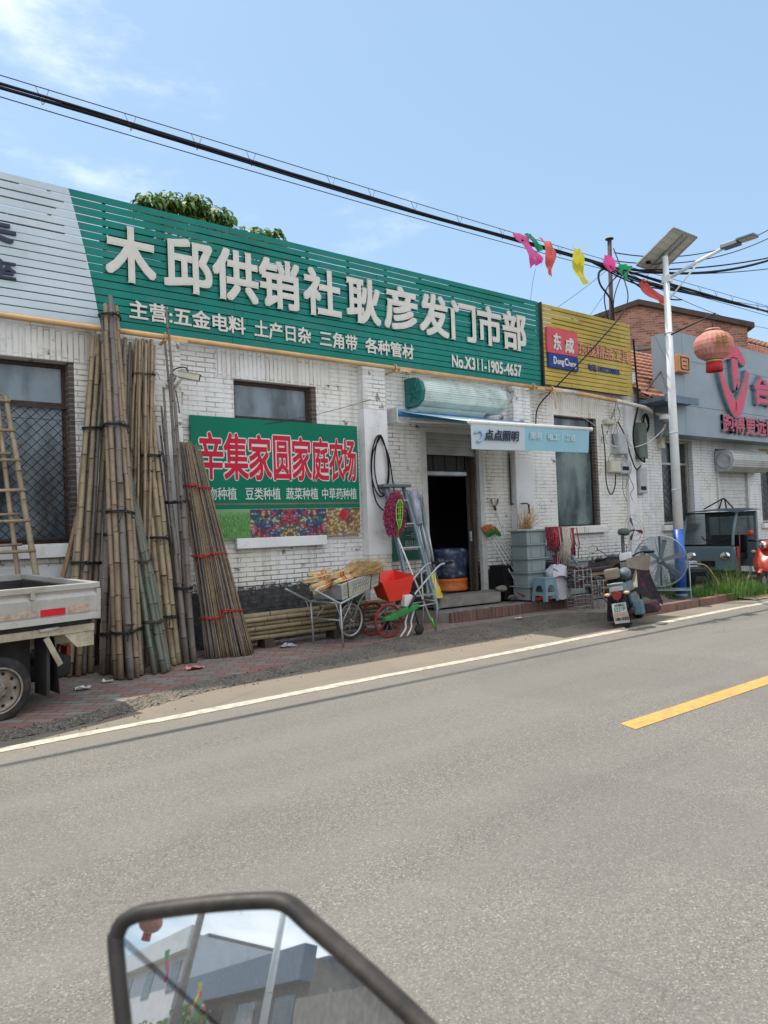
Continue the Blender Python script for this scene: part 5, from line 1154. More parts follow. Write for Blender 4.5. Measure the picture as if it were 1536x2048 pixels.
mb = MB(); mb.tube(bez([(9.76, 8.965, 2.85), (9.76, 8.965, 2.0), (9.78, 8.955, 1.93), (9.96, 8.80, 1.93), (10.02, 8.78, 1.90)], 5), .012, 8); mb.build('rod', hk, 'iron'); mb = MB(); mb.tube([(10.02, 8.78, 1.91), (10.02, 8.78, 1.74)], .017, 8); mb.build('grip', hk, 'black')
# ------------------------------------------------------------------ things fixed on the wall near the right end
cm = thing('wall_camera', 'old beige security camera on a bracket beside the bamboo, rust streak under it', 'camera', (3.55, 8.8, 3.6), world=True)
mb = MB(); M4 = Matrix.Translation((3.60, 8.62, 3.57)) @ Matrix.Rotation(radians(-28), 4, 'Z') @ Matrix.Rotation(radians(12), 4, 'Y'); mb.box(-.12, .14, -.045, .045, -.04, .035, M4); mb.box(-.13, .16, -.055, .055, .036, .044, M4); mb.build('housing', cm, 'box_cream', bevel=.006)
mb = MB(); mb.box(.141, .146, -.032, .032, -.03, .028, M4); mb.build('lens', cm, 'black'); mb = MB(); mb.tube([(3.52, 8.64, 3.53), (3.49, 8.75, 3.46), (3.48, 8.85, 3.46)], .016, 8); mb.lathe([(.0, 0), (.05, 0), (.05, .02), (.03, .03)], (3.48, 8.855, 3.46), (0, -1, 0), 14); mb.build('bracket', cm, 'box_cream')
mb = MB(); mb.tube(bez([(3.46, 8.85, 3.62), (3.5, 8.78, 3.68), (3.6, 8.72, 3.70), (3.62, 8.65, 3.62)], 6), .008, 6); mb.tube(bez([(3.52, 8.84, 3.42), (3.55, 8.83, 3.2), (3.62, 8.97, 3.0), (3.58, 8.98, 2.88)], 6), .006, 6); mb.build('cable', cm, 'black')
def cbox(lb, x0, x1, z0, z1, mat, dp=.12, y=8.995, extra=None):
    r = thing('junction_box', lb, 'junction box', ((x0+x1)/2, y, (z0+z1)/2), group='electrical boxes on the wall under the olive sign', world=True)
    mb = MB(); mb.box(x0, x1, y-dp, y, z0, z1); mb.build('case', r, mat, bevel=.008)
    mb = MB(); mb.box(x0+.02, x1-.02, y-dp-.008, y-dp-.001, z0+.02, z1-.02); mb.build('cover', r, mat, bevel=.003)
    if extra:
        mb = MB(); mb.box(x0+.05, x1-.06, y-dp-.014, y-dp-.0085, z0+.07, z0+.15); mb.build('meter_window', r, 'black')
    return r
cbox('cream flat electrical box just under the pipe at the window corner', 12.62, 12.92, 3.54, 3.64, 'box_cream', .10); cbox('tall grey meter box in the middle of the cable tangle', 12.90, 13.24, 2.93, 3.36, 'box_grey', .16); cbox('white square box below the grey meter box', 12.66, 13.02, 2.55, 2.79, 'box_cream', .11); cbox('open terminal box with dark wiring right of the white square box', 13.03, 13.36, 2.53, 2.76, 'box_grey', .10, extra=True)
cbox('tall dark green electrical cabinet near the shop corner', 13.62, 13.93, 2.86, 3.62, 'box_green', .17); cbox('narrow grey box hanging lowest, below the green cabinet', 13.66, 13.96, 2.12, 2.66, 'box_grey', .10, extra=True)
dmc = thing('dome_camera', 'white dome security camera on an arm at the shop corner', 'camera', (14.2, 8.6, 3.7), world=True)
mb = MB(); mb.ball((14.16, 8.55, 3.66), .085, 14, 8); mb.build('dome', dmc, 'grey_case'); mb = MB(); mb.lathe([(.0, .10), (.075, .095), (.10, .06), (.105, 0), (.09, -.02)], (14.16, 8.55, 3.69), (0, 0, 1), 18); mb.build('shroud', dmc, 'white')
mb = MB(); mb.tube([(14.2, 8.56, 3.62), (14.5, 8.75, 3.50), (14.62, 8.98, 3.48)], .02, 8); mb.tube([(14.25, 8.6, 3.58), (14.6, 8.97, 3.22)], .016, 8); mb.build('arm', dmc, 'box_cream'); mb = MB(); mb.box(14.58, 14.70, 8.88, 8.995, 3.12, 3.42); mb.build('base', dmc, 'box_cream')
tg = thing('cable_tangle', 'tangle of loose black and grey cables strung between the wall boxes', 'cables', (13, 8.9, 3.2), world=True)
g = random.Random(131)
mb = MB()
def cab(P, r=.012, n=7): mb.tube(bez([V(p) for p in P], 7), r, n)
cab([(13.46, 8.74, 5.35), (13.50, 8.74, 4.6), (13.46, 8.70, 4.0), (13.42, 8.82, 3.4), (13.50, 8.82, 2.95), (13.74, 8.80, 2.78), (13.78, 8.84, 2.92)], .020); cab([(12.95, 8.86, 3.60), (13.15, 8.84, 3.3), (13.30, 8.83, 2.9), (13.48, 8.83, 2.62), (13.66, 8.84, 2.70)], .014)
cab([(12.50, 8.93, 3.52), (12.55, 8.92, 3.0), (12.55, 8.92, 2.35), (12.68, 8.92, 2.10), (12.83, 8.92, 2.25), (12.85, 8.90, 2.52)], .012); cab([(12.96, 8.9, 4.0), (12.9, 8.9, 3.8), (12.75, 8.9, 3.6)], .006); cab([(13.0, 8.9, 3.98), (13.1, 8.9, 3.75), (12.95, 8.9, 3.5), (13.05, 8.9, 3.3)], .005)
for k in range(9):
    a = V((g.uniform(12.7, 13.5), 8.95, g.uniform(2.9, 3.9))); cab([a, a+V((g.uniform(-.2, .2), -.03, g.uniform(-.35, -.1))), a+V((g.uniform(-.3, .3), 0, g.uniform(-.7, -.35)))], .004, 5)
cab([(13.15, 8.93, 2.54), (13.12, 8.93, 2.2), (13.25, 8.94, 1.95)], .005); cab([(13.3, 8.93, 2.54), (13.5, 8.93, 2.25), (13.38, 8.93, 2.1), (13.55, 8.94, 1.85)], .007)
for k in range(6):
    z, w_3 = 3.62+g.uniform(-.04, .04), .13+g.uniform(-.02, .02); mb.tube([(13.99+w_3*cos(q*pi/9)*.8, 8.90-.008*k, z+.16*sin(q*pi/9)*1.1) for q in range(18)], .010, 6, closed=True)
mb.build('cable', tg, 'black'); mb = MB(); cab([(12.05, 8.55, 3.25), (12.5, 8.8, 3.12), (13.2, 8.86, 3.06), (13.8, 8.75, 3.18), (14.16, 8.6, 3.45), (14.4, 8.75, 3.52)], .009); cab([(10.9, 8.9, 3.95), (11.6, 8.6, 3.5), (12.05, 8.5, 3.26)], .004); mb.build('cable', tg, 'white')
# big cable dropping across the olive sign
mb = MB(); mb.tube(bez([(14.62, 9.9, 7.9), (13.9, 9.2, 6.9), (13.2, 8.7, 6.0), (12.0, 8.65, 5.0), (10.9, 8.7, 4.15), (10.55, 8.9, 3.75), (10.5, 8.96, 3.35)], 10), .013, 7)
tag(mb.build('drop_cable', mat='black'), 'single black cable slanting down across the olive sign to the wall', 'cable')
mb = MB(); mb.tube(sag((-3, 8.97, 3.05), (4.2, 8.97, 2.98), .03, 14)+sag((4.2, 8.97, 2.98), (6.6, 8.84, 3.55), .06, 12)[1:], .004, 5); tag(mb.build('wall_wire', mat='iron'), 'thin grey wire strung along the white brick wall above the banner', 'wire')
# ------------------------------------------------------------------ drum fan
fx, fy, fz = 11.78, 7.32, .81; fd = V((-.86, -.51, 0)).normalized(); fs = V((-fd.y, fd.x, 0)); fs = -fs if fs.x < 0 else fs
fan = thing('drum_fan', 'large round metal drum fan with six pale blades behind a wire guard on a stand', 'fan', (fx, fy, PAV), world=True)
C0 = V((fx, fy, fz)); Zv = V((0, 0, 1))
def fr(a, r, o=0): return C0 + fs*cos(a)*r + Zv*sin(a)*r + fd*o
mb = MB(); R = .45
pr = [(R-.006, -.13), (R, -.13), (R+.006, -.12), (R, -.10), (R, .10), (R+.006, .12), (R, .13), (R-.008, .13), (R-.008, -.13)]
mb.lathe(pr, C0, fd, 48); mb.build('drum', fan, 'fan_grey')
for o in (.125, -.125):
    mb = MB()
    for k in range(22): r = .06+k*.0178; mb.tube([fr(2*pi*q/36, r, o+.012*(1-r/R)) for q in range(36)], .0021, 4, closed=True)
    for k in range(4): a = k*pi/4+.2; mb.tube([fr(a, R, o), fr(a+pi, R, o)], .004, 5)
    mb.build('guard', fan, 'fan_grey')
for k in range(6):
    a = k*pi/3+.30; rad = fs*cos(a)+Zv*sin(a); tan = -fs*sin(a)+Zv*cos(a); mb = MB()
    for s in (0,):
        P0, P1 = C0+rad*.05+fd*.03, C0+rad*.385+fd*.03; w0, w1 = .030, .044; tw = fd*.022
        q = [P0-tan*w0-tw, P0+tan*w0+tw, P1+tan*w1+tw*1.2, P1-tan*w1-tw*1.2]; th = fd*.008
        v = [mb.bm.verts.new(p) for p in q]; w = [mb.bm.verts.new(p+th) for p in q]; mb.f(v[::-1]); mb.f(w)
        for i in range(4): mb.f((v[i], v[(i+1) % 4], w[(i+1) % 4], w[i]))
    mb.build('blade', fan, 'galv' if k in (0, 3, 4) else 'fan_blue')
mb = MB(); mb.lathe([(.0, .09), (.035, .085), (.05, .06), (.05, -.05), (.0, -.05)], C0, fd, 20); mb.build('hub', fan, 'fan_blue'); mb = MB(); mb.tube([C0-fd*.04, C0-fd*.14], .07, 16); mb.bar(fr(pi/2, R, -.08), fr(-pi/2, R, -.08), .04, .015, tuple(fd)); mb.build('motor', fan, 'iron')
for s in (-1, 1):
    e = C0+fs*s*(R+.02)
    for o in (-.20, .20): mb = MB(); b = C0+fs*s*(R+.03)+fd*o; mb.tube([e, V((b.x, b.y, PAV+.005))], .012, 7); mb.build('leg', fan, 'fan_grey')
mb = MB()
for z in (.30, ):
    for o in (-.165, .165): mb.tube([V((C0.x, C0.y, z))+fs*(R+.03)+fd*o, V((C0.x, C0.y, z))-fs*(R+.03)+fd*o], .011, 7)
    for s in (-1, 1): mb.tube([V((C0.x, C0.y, z))+fs*s*(R+.03)+fd*.165, V((C0.x, C0.y, z))+fs*s*(R+.03)-fd*.165], .011, 7)
mb.build('stand_rail', fan, 'fan_grey')
# old stand fan behind
of = thing('stand_fan', 'old dark green pedestal fan without guard standing against the wall', 'fan', (12.4, 8.5, PAV), world=True)
mb = MB(); mb.tube([(12.42, 8.5, .32), (12.40, 8.5, 1.25)], .035, 8); mb.build('post', of, 'box_green'); mb = MB(); mb.lathe([(.0, -.12), (.05, -.11), (.075, -.05), (.075, .06), (.045, .10), (0, .11)], (12.40, 8.46, 1.33), (.8, -.5, 0), 16); mb.tube([(12.42, 8.45, 1.33), (12.66, 8.40, 1.36)], .022, 8); mb.build('motor', of, 'box_green')
mb = MB(); Cc = V((12.66, 8.40, 1.36)); ax = V((.9, -.35, .1)).normalized(); u_, w_4 = frame(ax)
for r in (.30, .22, .12): mb.tube([Cc+(u_*cos(q*pi/14)+w_4*sin(q*pi/14))*r for q in range(28)], .0035, 5, closed=True)
for q in range(10): mb.tube([Cc, Cc+(u_*cos(q*pi/5)+w_4*sin(q*pi/5))*.30], .002, 4)
mb.build('guard_ring', of, 'galv'); mb = MB()
for q in range(3): a = q*2.1; d1 = u_*cos(a)+w_4*sin(a); d2 = u_*cos(a+.35)+w_4*sin(a+.35); mb.f([Cc, Cc+d1*.24, Cc+(d1+d2)*.14, Cc+d2*.24])
mb.build('blade', of, 'red_dark', fix=False); mb = MB(); mb.tube(bez([(12.36, 8.44, 1.24), (12.30, 8.4, 1.1), (12.38, 8.4, 1.05), (12.36, 8.42, .85)], 5), .006, 5); mb.build('cord', of, 'black'); mb = MB(); mb.lathe([(.0, .05), (.19, .03), (.2, 0)], (12.42, 8.5, PAV), n=16); mb.box(12.39, 12.45, 8.47, 8.53, .12, .33); mb.build('base', of, 'iron')
# piled timber behind the fan
g = random.Random(141)
tp = thing('timber_pile', 'low pile of short boards and rusty scrap along the wall behind the drum fan', 'scrap pile', (12.2, 8.75, PAV), world=True)
for k in range(16):
    z = .14+.07*(k//2); x = 11.35+g.uniform(-.1, .15); mb = MB(); mb.bar((x, 8.60+.15*(k % 2)+g.uniform(-.05, .05), z), (x+g.uniform(1.3, 2.1), 8.62+.15*(k % 2)+g.uniform(-.06, .06), z+g.uniform(-.01, .03)), .13, .05); mb.build('board', tp, ['wood', 'wood_dark', 'rust', 'bare_brick'][k % 4])
# grey tyre, hose ring and bucket behind the lamp post
bk_ = thing('old_bucket', 'grey rubber tub with a hose ring on top behind the lamp post', 'bucket', (13.3, 7.75, PAV), world=True)
mb = MB(); mb.lathe([(.0, .02), (.20, .02), (.25, .42), (.27, .43), (.27, .46), (.24, .46), (.235, .40), (.19, .06), (0, .06)], (13.28, 7.78, PAV), n=22); mb.build('tub', bk_, 'rubber')
mb = MB()
for k, z in enumerate((.60, .66, .69)): mb.tube([(13.28+(.28-.02*k)*cos(q*pi/14), 7.78+.26*sin(q*pi/14), z+.02*sin(q*.4)) for q in range(28)], .018, 7, closed=True)
mb.build('hose_ring', bk_, 'box_grey'); mb = MB(); mb.tube(bez([(13.4, 7.6, .66), (13.66, 7.5, .60), (13.86, 7.42, .32), (13.84, 7.35, .14)], 7), .012, 7); mb.build('hose', bk_, 'pipe_yellow')
# ------------------------------------------------------------------ mini truck on the left
tk = thing('mini_truck', 'dusty silver mini truck with open dropside bed, cut off by the left edge', 'truck', (.6, 7.45, .05), world=True)
ya, yb, xr, xf = 6.74, 8.13, 1.88, -.45
def side(yo, s):
    """pressed dropside panel: rail on top, recessed middle, flared foot"""
    P = [(0, 1.175), (-.022, 1.172), (-.022, 1.128), (0, 1.12), (.006, 1.10), (-.018, 1.06), (-.018, .93), (-.012, .905), (-.022, .895), (-.03, .85), (.01, .845)]
    Q_ = [(yo+s*a, z) for a, z in P] + [(yo+s*.03, .845), (yo+s*.03, 1.175)]
    return Q_
mb = MB(); mb.prism(side(ya, 1), (xf, 0, 0), (0, 1, 0), (0, 0, 1), (xr-xf, 0, 0)); dp = mb.build('side_panel', tk, 'truck')
for x in (-.1, .62, 1.28): mb = MB(); mb.box(x-.018, x+.018, ya-.032, ya-.004, 1.07, 1.13); mb.box(x-.004, x+.004, ya-.022, ya-.0185, .93, 1.07); mb.build('stake_pocket', dp, 'truck')
mb = MB(); mb.box(1.35, 1.57, ya-.0225, ya-.019, .915, .975); mb.build('reflector', dp, 'reflect_red'); mb = MB(); mb.box(.90, 1.33, ya-.0215, ya-.019, .92, .972); mb.build('old_sticker', dp, 'sticker'); mb = MB(); mb.box(1.60, 1.80, ya-.0215, ya-.019, .92, .985); mb.build('old_sticker', dp, 'sticker'); mb = MB(); mb.box(.5, .62, ya-.0215, ya-.019, .925, .97); mb.build('reflector', dp, 'pipe_yellow')
mb = MB(); mb.prism(side(yb, -1), (xf, 0, 0), (0, 1, 0), (0, 0, 1), (xr-xf, 0, 0)); mb.build('side_panel', tk, 'truck')
mb = MB(); mb.box(xr-.045, xr+.012, ya+.034, yb-.034, .845, 1.12); mb.box(xr-.05, xr+.02, ya-.024, yb+.024, 1.128, 1.178); mb.box(xr-.012, xr+.03, ya-.02, ya+.05, .84, 1.12); mb.build('tailgate', tk, 'truck', bevel=.006)
mb = MB(); mb.box(xf, xr-.05, ya+.034, yb-.034, .80, .838); mb.box(xf, xf+.03, ya+.034, yb-.034, .845, 1.2)
mb.box(xf+.03, xr-.05, ya+.034, ya+.040, .84, 1.12); mb.box(xf+.03, xr-.05, yb-.040, yb-.034, .84, 1.12); mb.box(xr-.056, xr-.050, ya+.04, yb-.04, .84, 1.12); mb.build('bed_floor', tk, 'bed_dark')
mb = MB(); mb.box(xf, xr-.02, ya+.01, ya+.05, .735, .80); mb.box(xf, xr-.02, yb-.05, yb-.01, .735, .80); mb.box(xr-.06, xr-.02, ya+.05, yb-.05, .735, .80)
for y in (7.05, 7.75): mb.box(-1.5, xr-.08, y, y+.07, .60, .73)
mb.prism([(1.58, .73), (1.86, .73), (1.86, .60), (1.70, .60)], (0, ya+.02, 0), (1, 0, 0), (0, 0, 1), (0, .006, 0)); mb.build('chassis', tk, 'truck_cream')
mb = MB(); mb.tube([(1.35, ya+.01, .79), (1.52, ya+.01, .795)], .016, 8); mb.build('hinge', tk, 'truck')
for x in (.76, 1.7): mb = MB(); mb.tube([(x-.05, 7.09, .60), (x+.1 if x < 1 else x-.1, 7.09, .36)], .03, 7); mb.build('spring_hanger', tk, 'truck_cream')
mb = MB(); mb.tube(bez([(.55, 7.1, .44), (1.15, 7.1, .32), (1.7, 7.1, .50)], 6), .03, 6, flat=.6); mb.tube([(1.03, 6.95, .33), (1.03, 7.95, .33)], .06, 10); mb.build('axle', tk, 'rust')
mb = MB(); mb.grid(lambda u, v: V((1.50+.05*v+.02*u, ya+.04+.24*u, .72-.52*v)), 3, 5); mb.build('mud_flap', tk, 'rubber'); mb = MB(); mb.bar((1.42, ya+.03, .72), (1.56, ya+.05, .46), .05, .012, (0, 1, 0)); mb.build('flap_stay', tk, 'truck_cream')
mb = MB(); mb.box(.66, 1.40, 7.02, 7.05, .20, .74); mb.box(1.44, 1.47, 6.80, 7.02, .20, .74); mb.build('wheel_arch', tk, 'bed_dark')  # black sheets standing in for the shade behind the wheel
mb = MB(); mb.lathe([(.0, -.09), (.29, -.085), (.30, -.05), (.30, .07), (.28, .09), (0, .09)], (1.62, 7.35, .36), (0, 0, 1), 20); mb.build('spare_wheel', tk, 'rubber')
mb = MB(); mb.box(1.72, 1.76, 6.98, 7.10, .50, .58); mb.build('tail_lamp', tk, 'lens_red')
def truckwheel(x, y, s):
    mb = MB(); R = .280
    mb.lathe([(.17, -.075), (R-.05, -.082), (R-.012, -.07), (R, -.045), (R, .045), (R-.012, .07), (R-.05, .082), (.17, .075)], (x, y, .05+R), (0, s, 0), 40); w = mb.build('wheel', tk, 'rubber')
    mb = MB(); mb.lathe([(.19, .06), (.196, .082), (.185, .085), (.172, .06), (.160, .035), (.12, .050), (.075, .045), (.07, .062), (.055, .075), (0, .078)], (x, y, .05+R), (0, s, 0), 36); rm = mb.build('rim', w, 'rim')
    mb = MB()
    for k in range(10): a = k*pi/5; mb.tube([(x+.140*cos(a), y+s*.045, .05+R+.140*sin(a)), (x+.140*cos(a), y+s*.050, .05+R+.140*sin(a))], .014, 8)
    mb.build('vent_hole', rm, 'black')
    mb = MB()
    for k in range(5): a = k*2*pi/5+.3; mb.tube([(x+.058*cos(a), y+s*.06, .05+R+.058*sin(a)), (x+.058*cos(a), y+s*.085, .05+R+.058*sin(a))], .009, 6)
    mb.build('wheel_nut', rm, 'rust')
for x in (1.03, -1.35):
    for y, s in ((ya+.115, -1), (yb-.115, 1)): truckwheel(x, y, s)
mb = MB(); cabp = [(-.52, .5), (-.50, 1.72), (-.75, 1.80), (-1.45, 1.76), (-1.98, 1.02), (-2.06, .95), (-2.06, .45), (-1.72, .45), (-1.62, .72), (-1.1, .72), (-.98, .5)]
mb.prism(cabp, (0, 6.76, 0), (1, 0, 0), (0, 0, 1), (0, 1.35, 0)); cb_ = mb.build('cab', tk, 'truck', bevel=.03)
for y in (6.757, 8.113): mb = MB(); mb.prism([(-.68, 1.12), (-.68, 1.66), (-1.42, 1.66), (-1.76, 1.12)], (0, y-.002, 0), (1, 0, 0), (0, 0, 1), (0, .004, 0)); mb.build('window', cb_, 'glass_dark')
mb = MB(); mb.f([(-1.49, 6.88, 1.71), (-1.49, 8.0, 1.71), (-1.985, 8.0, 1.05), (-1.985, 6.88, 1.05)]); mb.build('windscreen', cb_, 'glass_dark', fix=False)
for y in (6.9, 7.85): mb = MB(); mb.box(-2.085, -2.055, y, y+.16, .74, .88); mb.build('headlight', cb_, 'chrome')

tk.location = (.521, 7.352, .082); tk.rotation_euler = (radians(2.6), 0, radians(14))
# ------------------------------------------------------------------ parked motorbike
sc = thing('motor_scooter', 'dusty light motorcycle with beige seat box and dark wind quilt, leaning at the roadside', 'motorbike', (9.2, 6.28, 0), 0)
sc.rotation_euler = (Matrix.Rotation(radians(24), 4, 'Z') @ Matrix.Rotation(radians(-9), 4, 'X')).to_euler()
for f, R in ((0, .225), (1.12, .235)):
    mb = MB(); mb.lathe([(R-.085, -.032), (R-.04, -.045), (R-.012, -.036), (R, 0), (R-.012, .036), (R-.04, .045), (R-.085, .032)], (f, 0, R), (0, 1, 0), 30); w = mb.build('wheel', sc, 'rubber')
    mb = MB(); mb.lathe([(.03, -.03), (.05, -.025), (R-.10, -.012), (R-.085, -.03), (R-.085, .03), (R-.10, .012), (.05, .025), (.03, .03)], (f, 0, R), (0, 1, 0), 24); mb.build('rim', w, 'rim')
mb = MB(); mb.tube(bez([(-.12, 0, .60), (.3, 0, .50), (.62, 0, .26), (.9, 0, .34), (1.02, 0, .62), (.97, 0, .95)], 5), .035, 8)
for l in (-.07, .07): mb.tube([(1.0, l, .62), (1.12, l, .235)], .018, 7); mb.tube([(0, l*1.3, .225), (-.06, l*1.5, .60)], .02, 7); mb.tube([(0, l, .225), (.45, l, .30)], .02, 7)
mb.build('frame', sc, 'iron')
mb = MB(); mb.box(-.24, .42, -.13, .13, .50, .66, top=(.04, 0, .02, -.02)); mb.box(.10, .58, -.12, .12, .26, .46); mb.build('body', sc, 'grey_case', bevel=.03)
mb = MB(); mb.box(-.16, .50, -.135, .135, .665, .735); mb.build('seat', sc, 'black', bevel=.03); mb = MB(); mb.box(-.26, -.06, -.06, .13, .73, .88); mb.build('seat_box', sc, 'seat_beige', bevel=.025); mb = MB(); mb.ball((.04, -.10, .78), (.15, .09, .085), 14, 10); mb.build('seat_pad', sc, 'grey_case')
mb = MB(); mb.tube([(-.30, 0, .50), (-.335, 0, .495)], .062, 18); mb.build('tail_lamp', sc, 'lens_red')
for l in (-.135, .135): mb = MB(); mb.ball((-.29, l, .52), (.035, .045, .026), 10, 6); mb.build('indicator', sc, 'lens_amber')
mb = MB(); mb.box(-.30, -.22, -.085, .085, .56, .62); mb.tube([(-.27, -.11, .66), (-.36, 0, .67), (-.27, .11, .66)], .012, 6); mb.build('rear_rack', sc, 'box_grey')
def slab(mb, z0, z1, w, f0, f1): mb.prism([(-w, 0), (w, 0), (w, 1), (-w, 1)], (f0, 0, z0), (0, 1, 0), (f1-f0, 0, z1-z0), (.006, 0, 0))
mb = MB(); slab(mb, .255, .39, .10, -.34, -.31); pl_ = mb.build('number_plate', sc, 'plate'); q0 = V((-.3405, 0, .255)); qv = V((.03, 0, .155))/.155
def pt(s, a, b, c, d, mat): text('plate_lettering', s, (a, b, c, d), 0, mat, pl_, ext=.003, bold=.02, o=q0, u=(0, -1, 0), v=qv)
pt('辛集A', -.07, .075, .083, .122, 'ink_green'); pt('3331P', -.08, .08, .014, .073, 'ink_green')
mb = MB(); slab(mb, .105, .25, .105, -.325, -.34); p2 = mb.build('mud_flap', sc, 'plate'); q0 = V((-.326, 0, .095)); qv = V((-.015, 0, .155))/.155
text('flap_lettering', '平安', (-.09, .09, .10, .145), 0, 'pink_red', p2, ext=.003, bold=.02, o=q0, u=(0, -1, 0), v=qv); text('flap_lettering', '本田', (-.09, .10, .045, .095), 0, 'navy', p2, ext=.003, bold=.04, o=q0, u=(0, -1, 0), v=qv)
mb = MB(); g = random.Random(151)
for k in range(9): a = -.12+.24*k/8; mb.f([(-.326, a-.018, .094), (-.326, a+.018, .094), (-.33, a, .055)])
mb.build('flap_fringe', sc, 'black', fix=False)
# wind quilt: beige inside, dark outside, hanging round the leg shield
def quilt(s):
    def fn(u, v): return V((.62+.38*sin(u*1.5)-.06*v, s*(.05+(.30 if s < 0 else .24)*u+.05*sin(v*5+u*3)*u), .96-.80*v*(.55+.45*u)+.02*sin(9*v+4*u)))
    return fn
for s in (-1, 1):
    mb = MB(); mb.m('seat_beige').grid(lambda u, v: quilt(s)(u, v*(.30 if s < 0 else .12)), 8, 6); mb.m('quilt').grid(lambda u, v: quilt(s)(u, (.30 if s < 0 else .12)+v*(.70 if s < 0 else .88)), 8, 8); mb.build('wind_quilt', sc)
mb = MB(); mb.grid(lambda u, v: V((.55+.30*v, (u-.5)*.30, .52+.40*v)), 4, 4); mb.build('leg_shield', sc, 'seat_beige')
mb = MB(); mb.box(.30, .62, -.42, -.18, .13, .30, top=(.02, -.02, .03, 0)); mb.build('side_flap', sc, 'quilt', bevel=.03); mb = MB(); mb.box(.10, .60, .15, .32, .10, .50, top=(.05, -.02, 0, -.08)); mb.build('side_flap', sc, 'quilt', bevel=.05); mb = MB(); mb.box(.02, .20, -.25, -.12, .16, .36); mb.build('side_box', sc, 'scoot_blue', bevel=.015)
mb = MB(); mb.tube(bez([(.80, .40, 1.0), (.88, .24, 1.03), (.95, 0, .97), (.88, -.24, 1.03), (.80, -.40, 1.02)], 6), .013, 8); mb.build('handlebar', sc, 'iron')
for l in (-1, 1): mb = MB(); mb.tube([(.86, l*.30, 1.015), (.78, l*.45, 1.005)], .022, 9); mb.build('grip', sc, 'black')
mb = MB(); mb.box(.86, 1.0, -.10, .10, .94, 1.06, top=(.03, 0, .01, -.01)); mb.build('instrument_box', sc, 'white', bevel=.02); mb = MB(); mb.ball((1.06, 0, .93), (.07, .10, .08), 12, 8); mb.build('headlight', sc, 'grey_case')
mb = MB(); mb.tube(bez([(.87, .26, 1.03), (.88, .33, 1.13), (.87, .40, 1.17)], 5), .007, 6); mb.build('mirror_stem', sc, 'iron'); mb = MB(); mb.ball((.86, .47, 1.20), (.018, .085, .055), 16, 8); mi = mb.build('mirror', sc, 'black'); mb = MB(); mb.f([(.838, .47+.078*cos(q*pi/10), 1.20+.048*sin(q*pi/10)) for q in range(20)]); mb.build('mirror_glass', mi, 'mirror', fix=False)
mb = MB(); mb.tube([(.35, .10, .30), (.30, .26, .035), (.36, .29, .035)], .011, 7); mb.build('stand', sc, 'iron'); mb = MB(); mb.box(1.0, 1.34, -.06, .06, .47, .485, top=(-.05, .05, 0, 0)); mb.tube(bez([(.92, 0, .40), (1.0, 0, .475), (1.14, 0, .50), (1.32, 0, .42)], 5), .06, 8, flat=.4); mb.build('mudguard', sc, 'grey_case')
mb = MB(); mb.tube([(.15, -.11, .26), (-.22, -.13, .24)], .035, 10); mb.build('exhaust', sc, 'iron')

# ------------------------------------------------------------------ grey cargo tricycle
tr = thing('cargo_tricycle', 'grey blue cargo tricycle with boxy half open cab parked behind the lamp post', 'tricycle', (15.9, 8.2, .1), world=True)
x0, y0_, y1_ = 15.05, 7.62, 8.78; z0 = .10
mb = MB(); mb.prism([(x0-.02, .42), (x0-.05, .92), (x0+.06, .96), (x0+.06, .42)], (0, y0_+.03, 0), (1, 0, 0), (0, 0, 1), (0, y1_-y0_-.06, 0)); fp = mb.build('front_panel', tr, 'trike', bevel=.02)
for y in (y0_+.2, y1_-.2):
    mb = MB(); mb.lathe([(.0, .03), (.05, .028), (.085, .012), (.09, -.02)], (x0-.045, y, .73), (-1, 0, .06), 18); 
    for v in mb.bm.verts: v.co.y = y+(v.co.y-y)*1.35
    mb.build('headlight', fp, 'chrome')
mb = MB(); mb.box(x0-.055, x0-.03, 8.05, 8.35, .5, .62); mb.build('front_grille', fp, 'black')
for y in (y0_, y1_-.06): mb = MB(); mb.tube(bez([(x0-.02, y+.03, .92), (x0+.02, y+.03, 1.2), (x0+.14, y+.03, 1.52), (x0+.22, y+.03, 1.66)], 5), .032, 8); mb.tube(bez([(x0+.0, y+.03, .92), (x0+.05, y+.03, .6), (x0+.14, y+.03, .3)], 5), .036, 8); mb.build('front_pillar', tr, 'trike')
for y in (y0_, y1_-.06): mb = MB(); mb.box(x0+.98, x0+1.06, y, y+.06, .25, 1.66); mb.build('rear_pillar', tr, 'trike', bevel=.01)
mb = MB(); mb.grid(lambda u, v: V((x0-.01+.22*v**1.4, y0_+.05+u*(y1_-y0_-.10), .96+.68*v)), 6, 6)
mb.build('windscreen', tr, 'glass_clear')
mb = MB(); mb.tube([(x0-.02, y0_+.06, .955), (x0-.02, y1_-.06, .955)], .018, 6); mb.tube([(x0+.21, y0_+.06, 1.645), (x0+.21, y1_-.06, 1.645)], .018, 6); mb.build('windscreen_seal', tr, 'black')
mb = MB(); mb.grid(lambda u, v: V((x0+.02+u*1.14, y0_-.06+v*(y1_-y0_+.12), 1.68+.06*sin(pi*v)**.6-.05*(1-u)**3)), 8, 10); 
gm = bmesh.ops.solidify(mb.bm, geom=mb.bm.faces[:], thickness=-.045); mb.build('roof', tr, 'trike')
mb = MB(); mb.box(x0+1.0, x0+1.05, y0_+.06, y1_-.06, .45, 1.15); mb.box(x0+1.0, x0+1.05, y0_+.06, y1_-.06, 1.55, 1.66); mb.build('rear_wall', tr, 'trike'); mb = MB(); mb.box(x0+1.02, x0+1.03, y0_+.06, y1_-.06, 1.152, 1.548); mb.build('rear_window', tr, 'glass_clear')
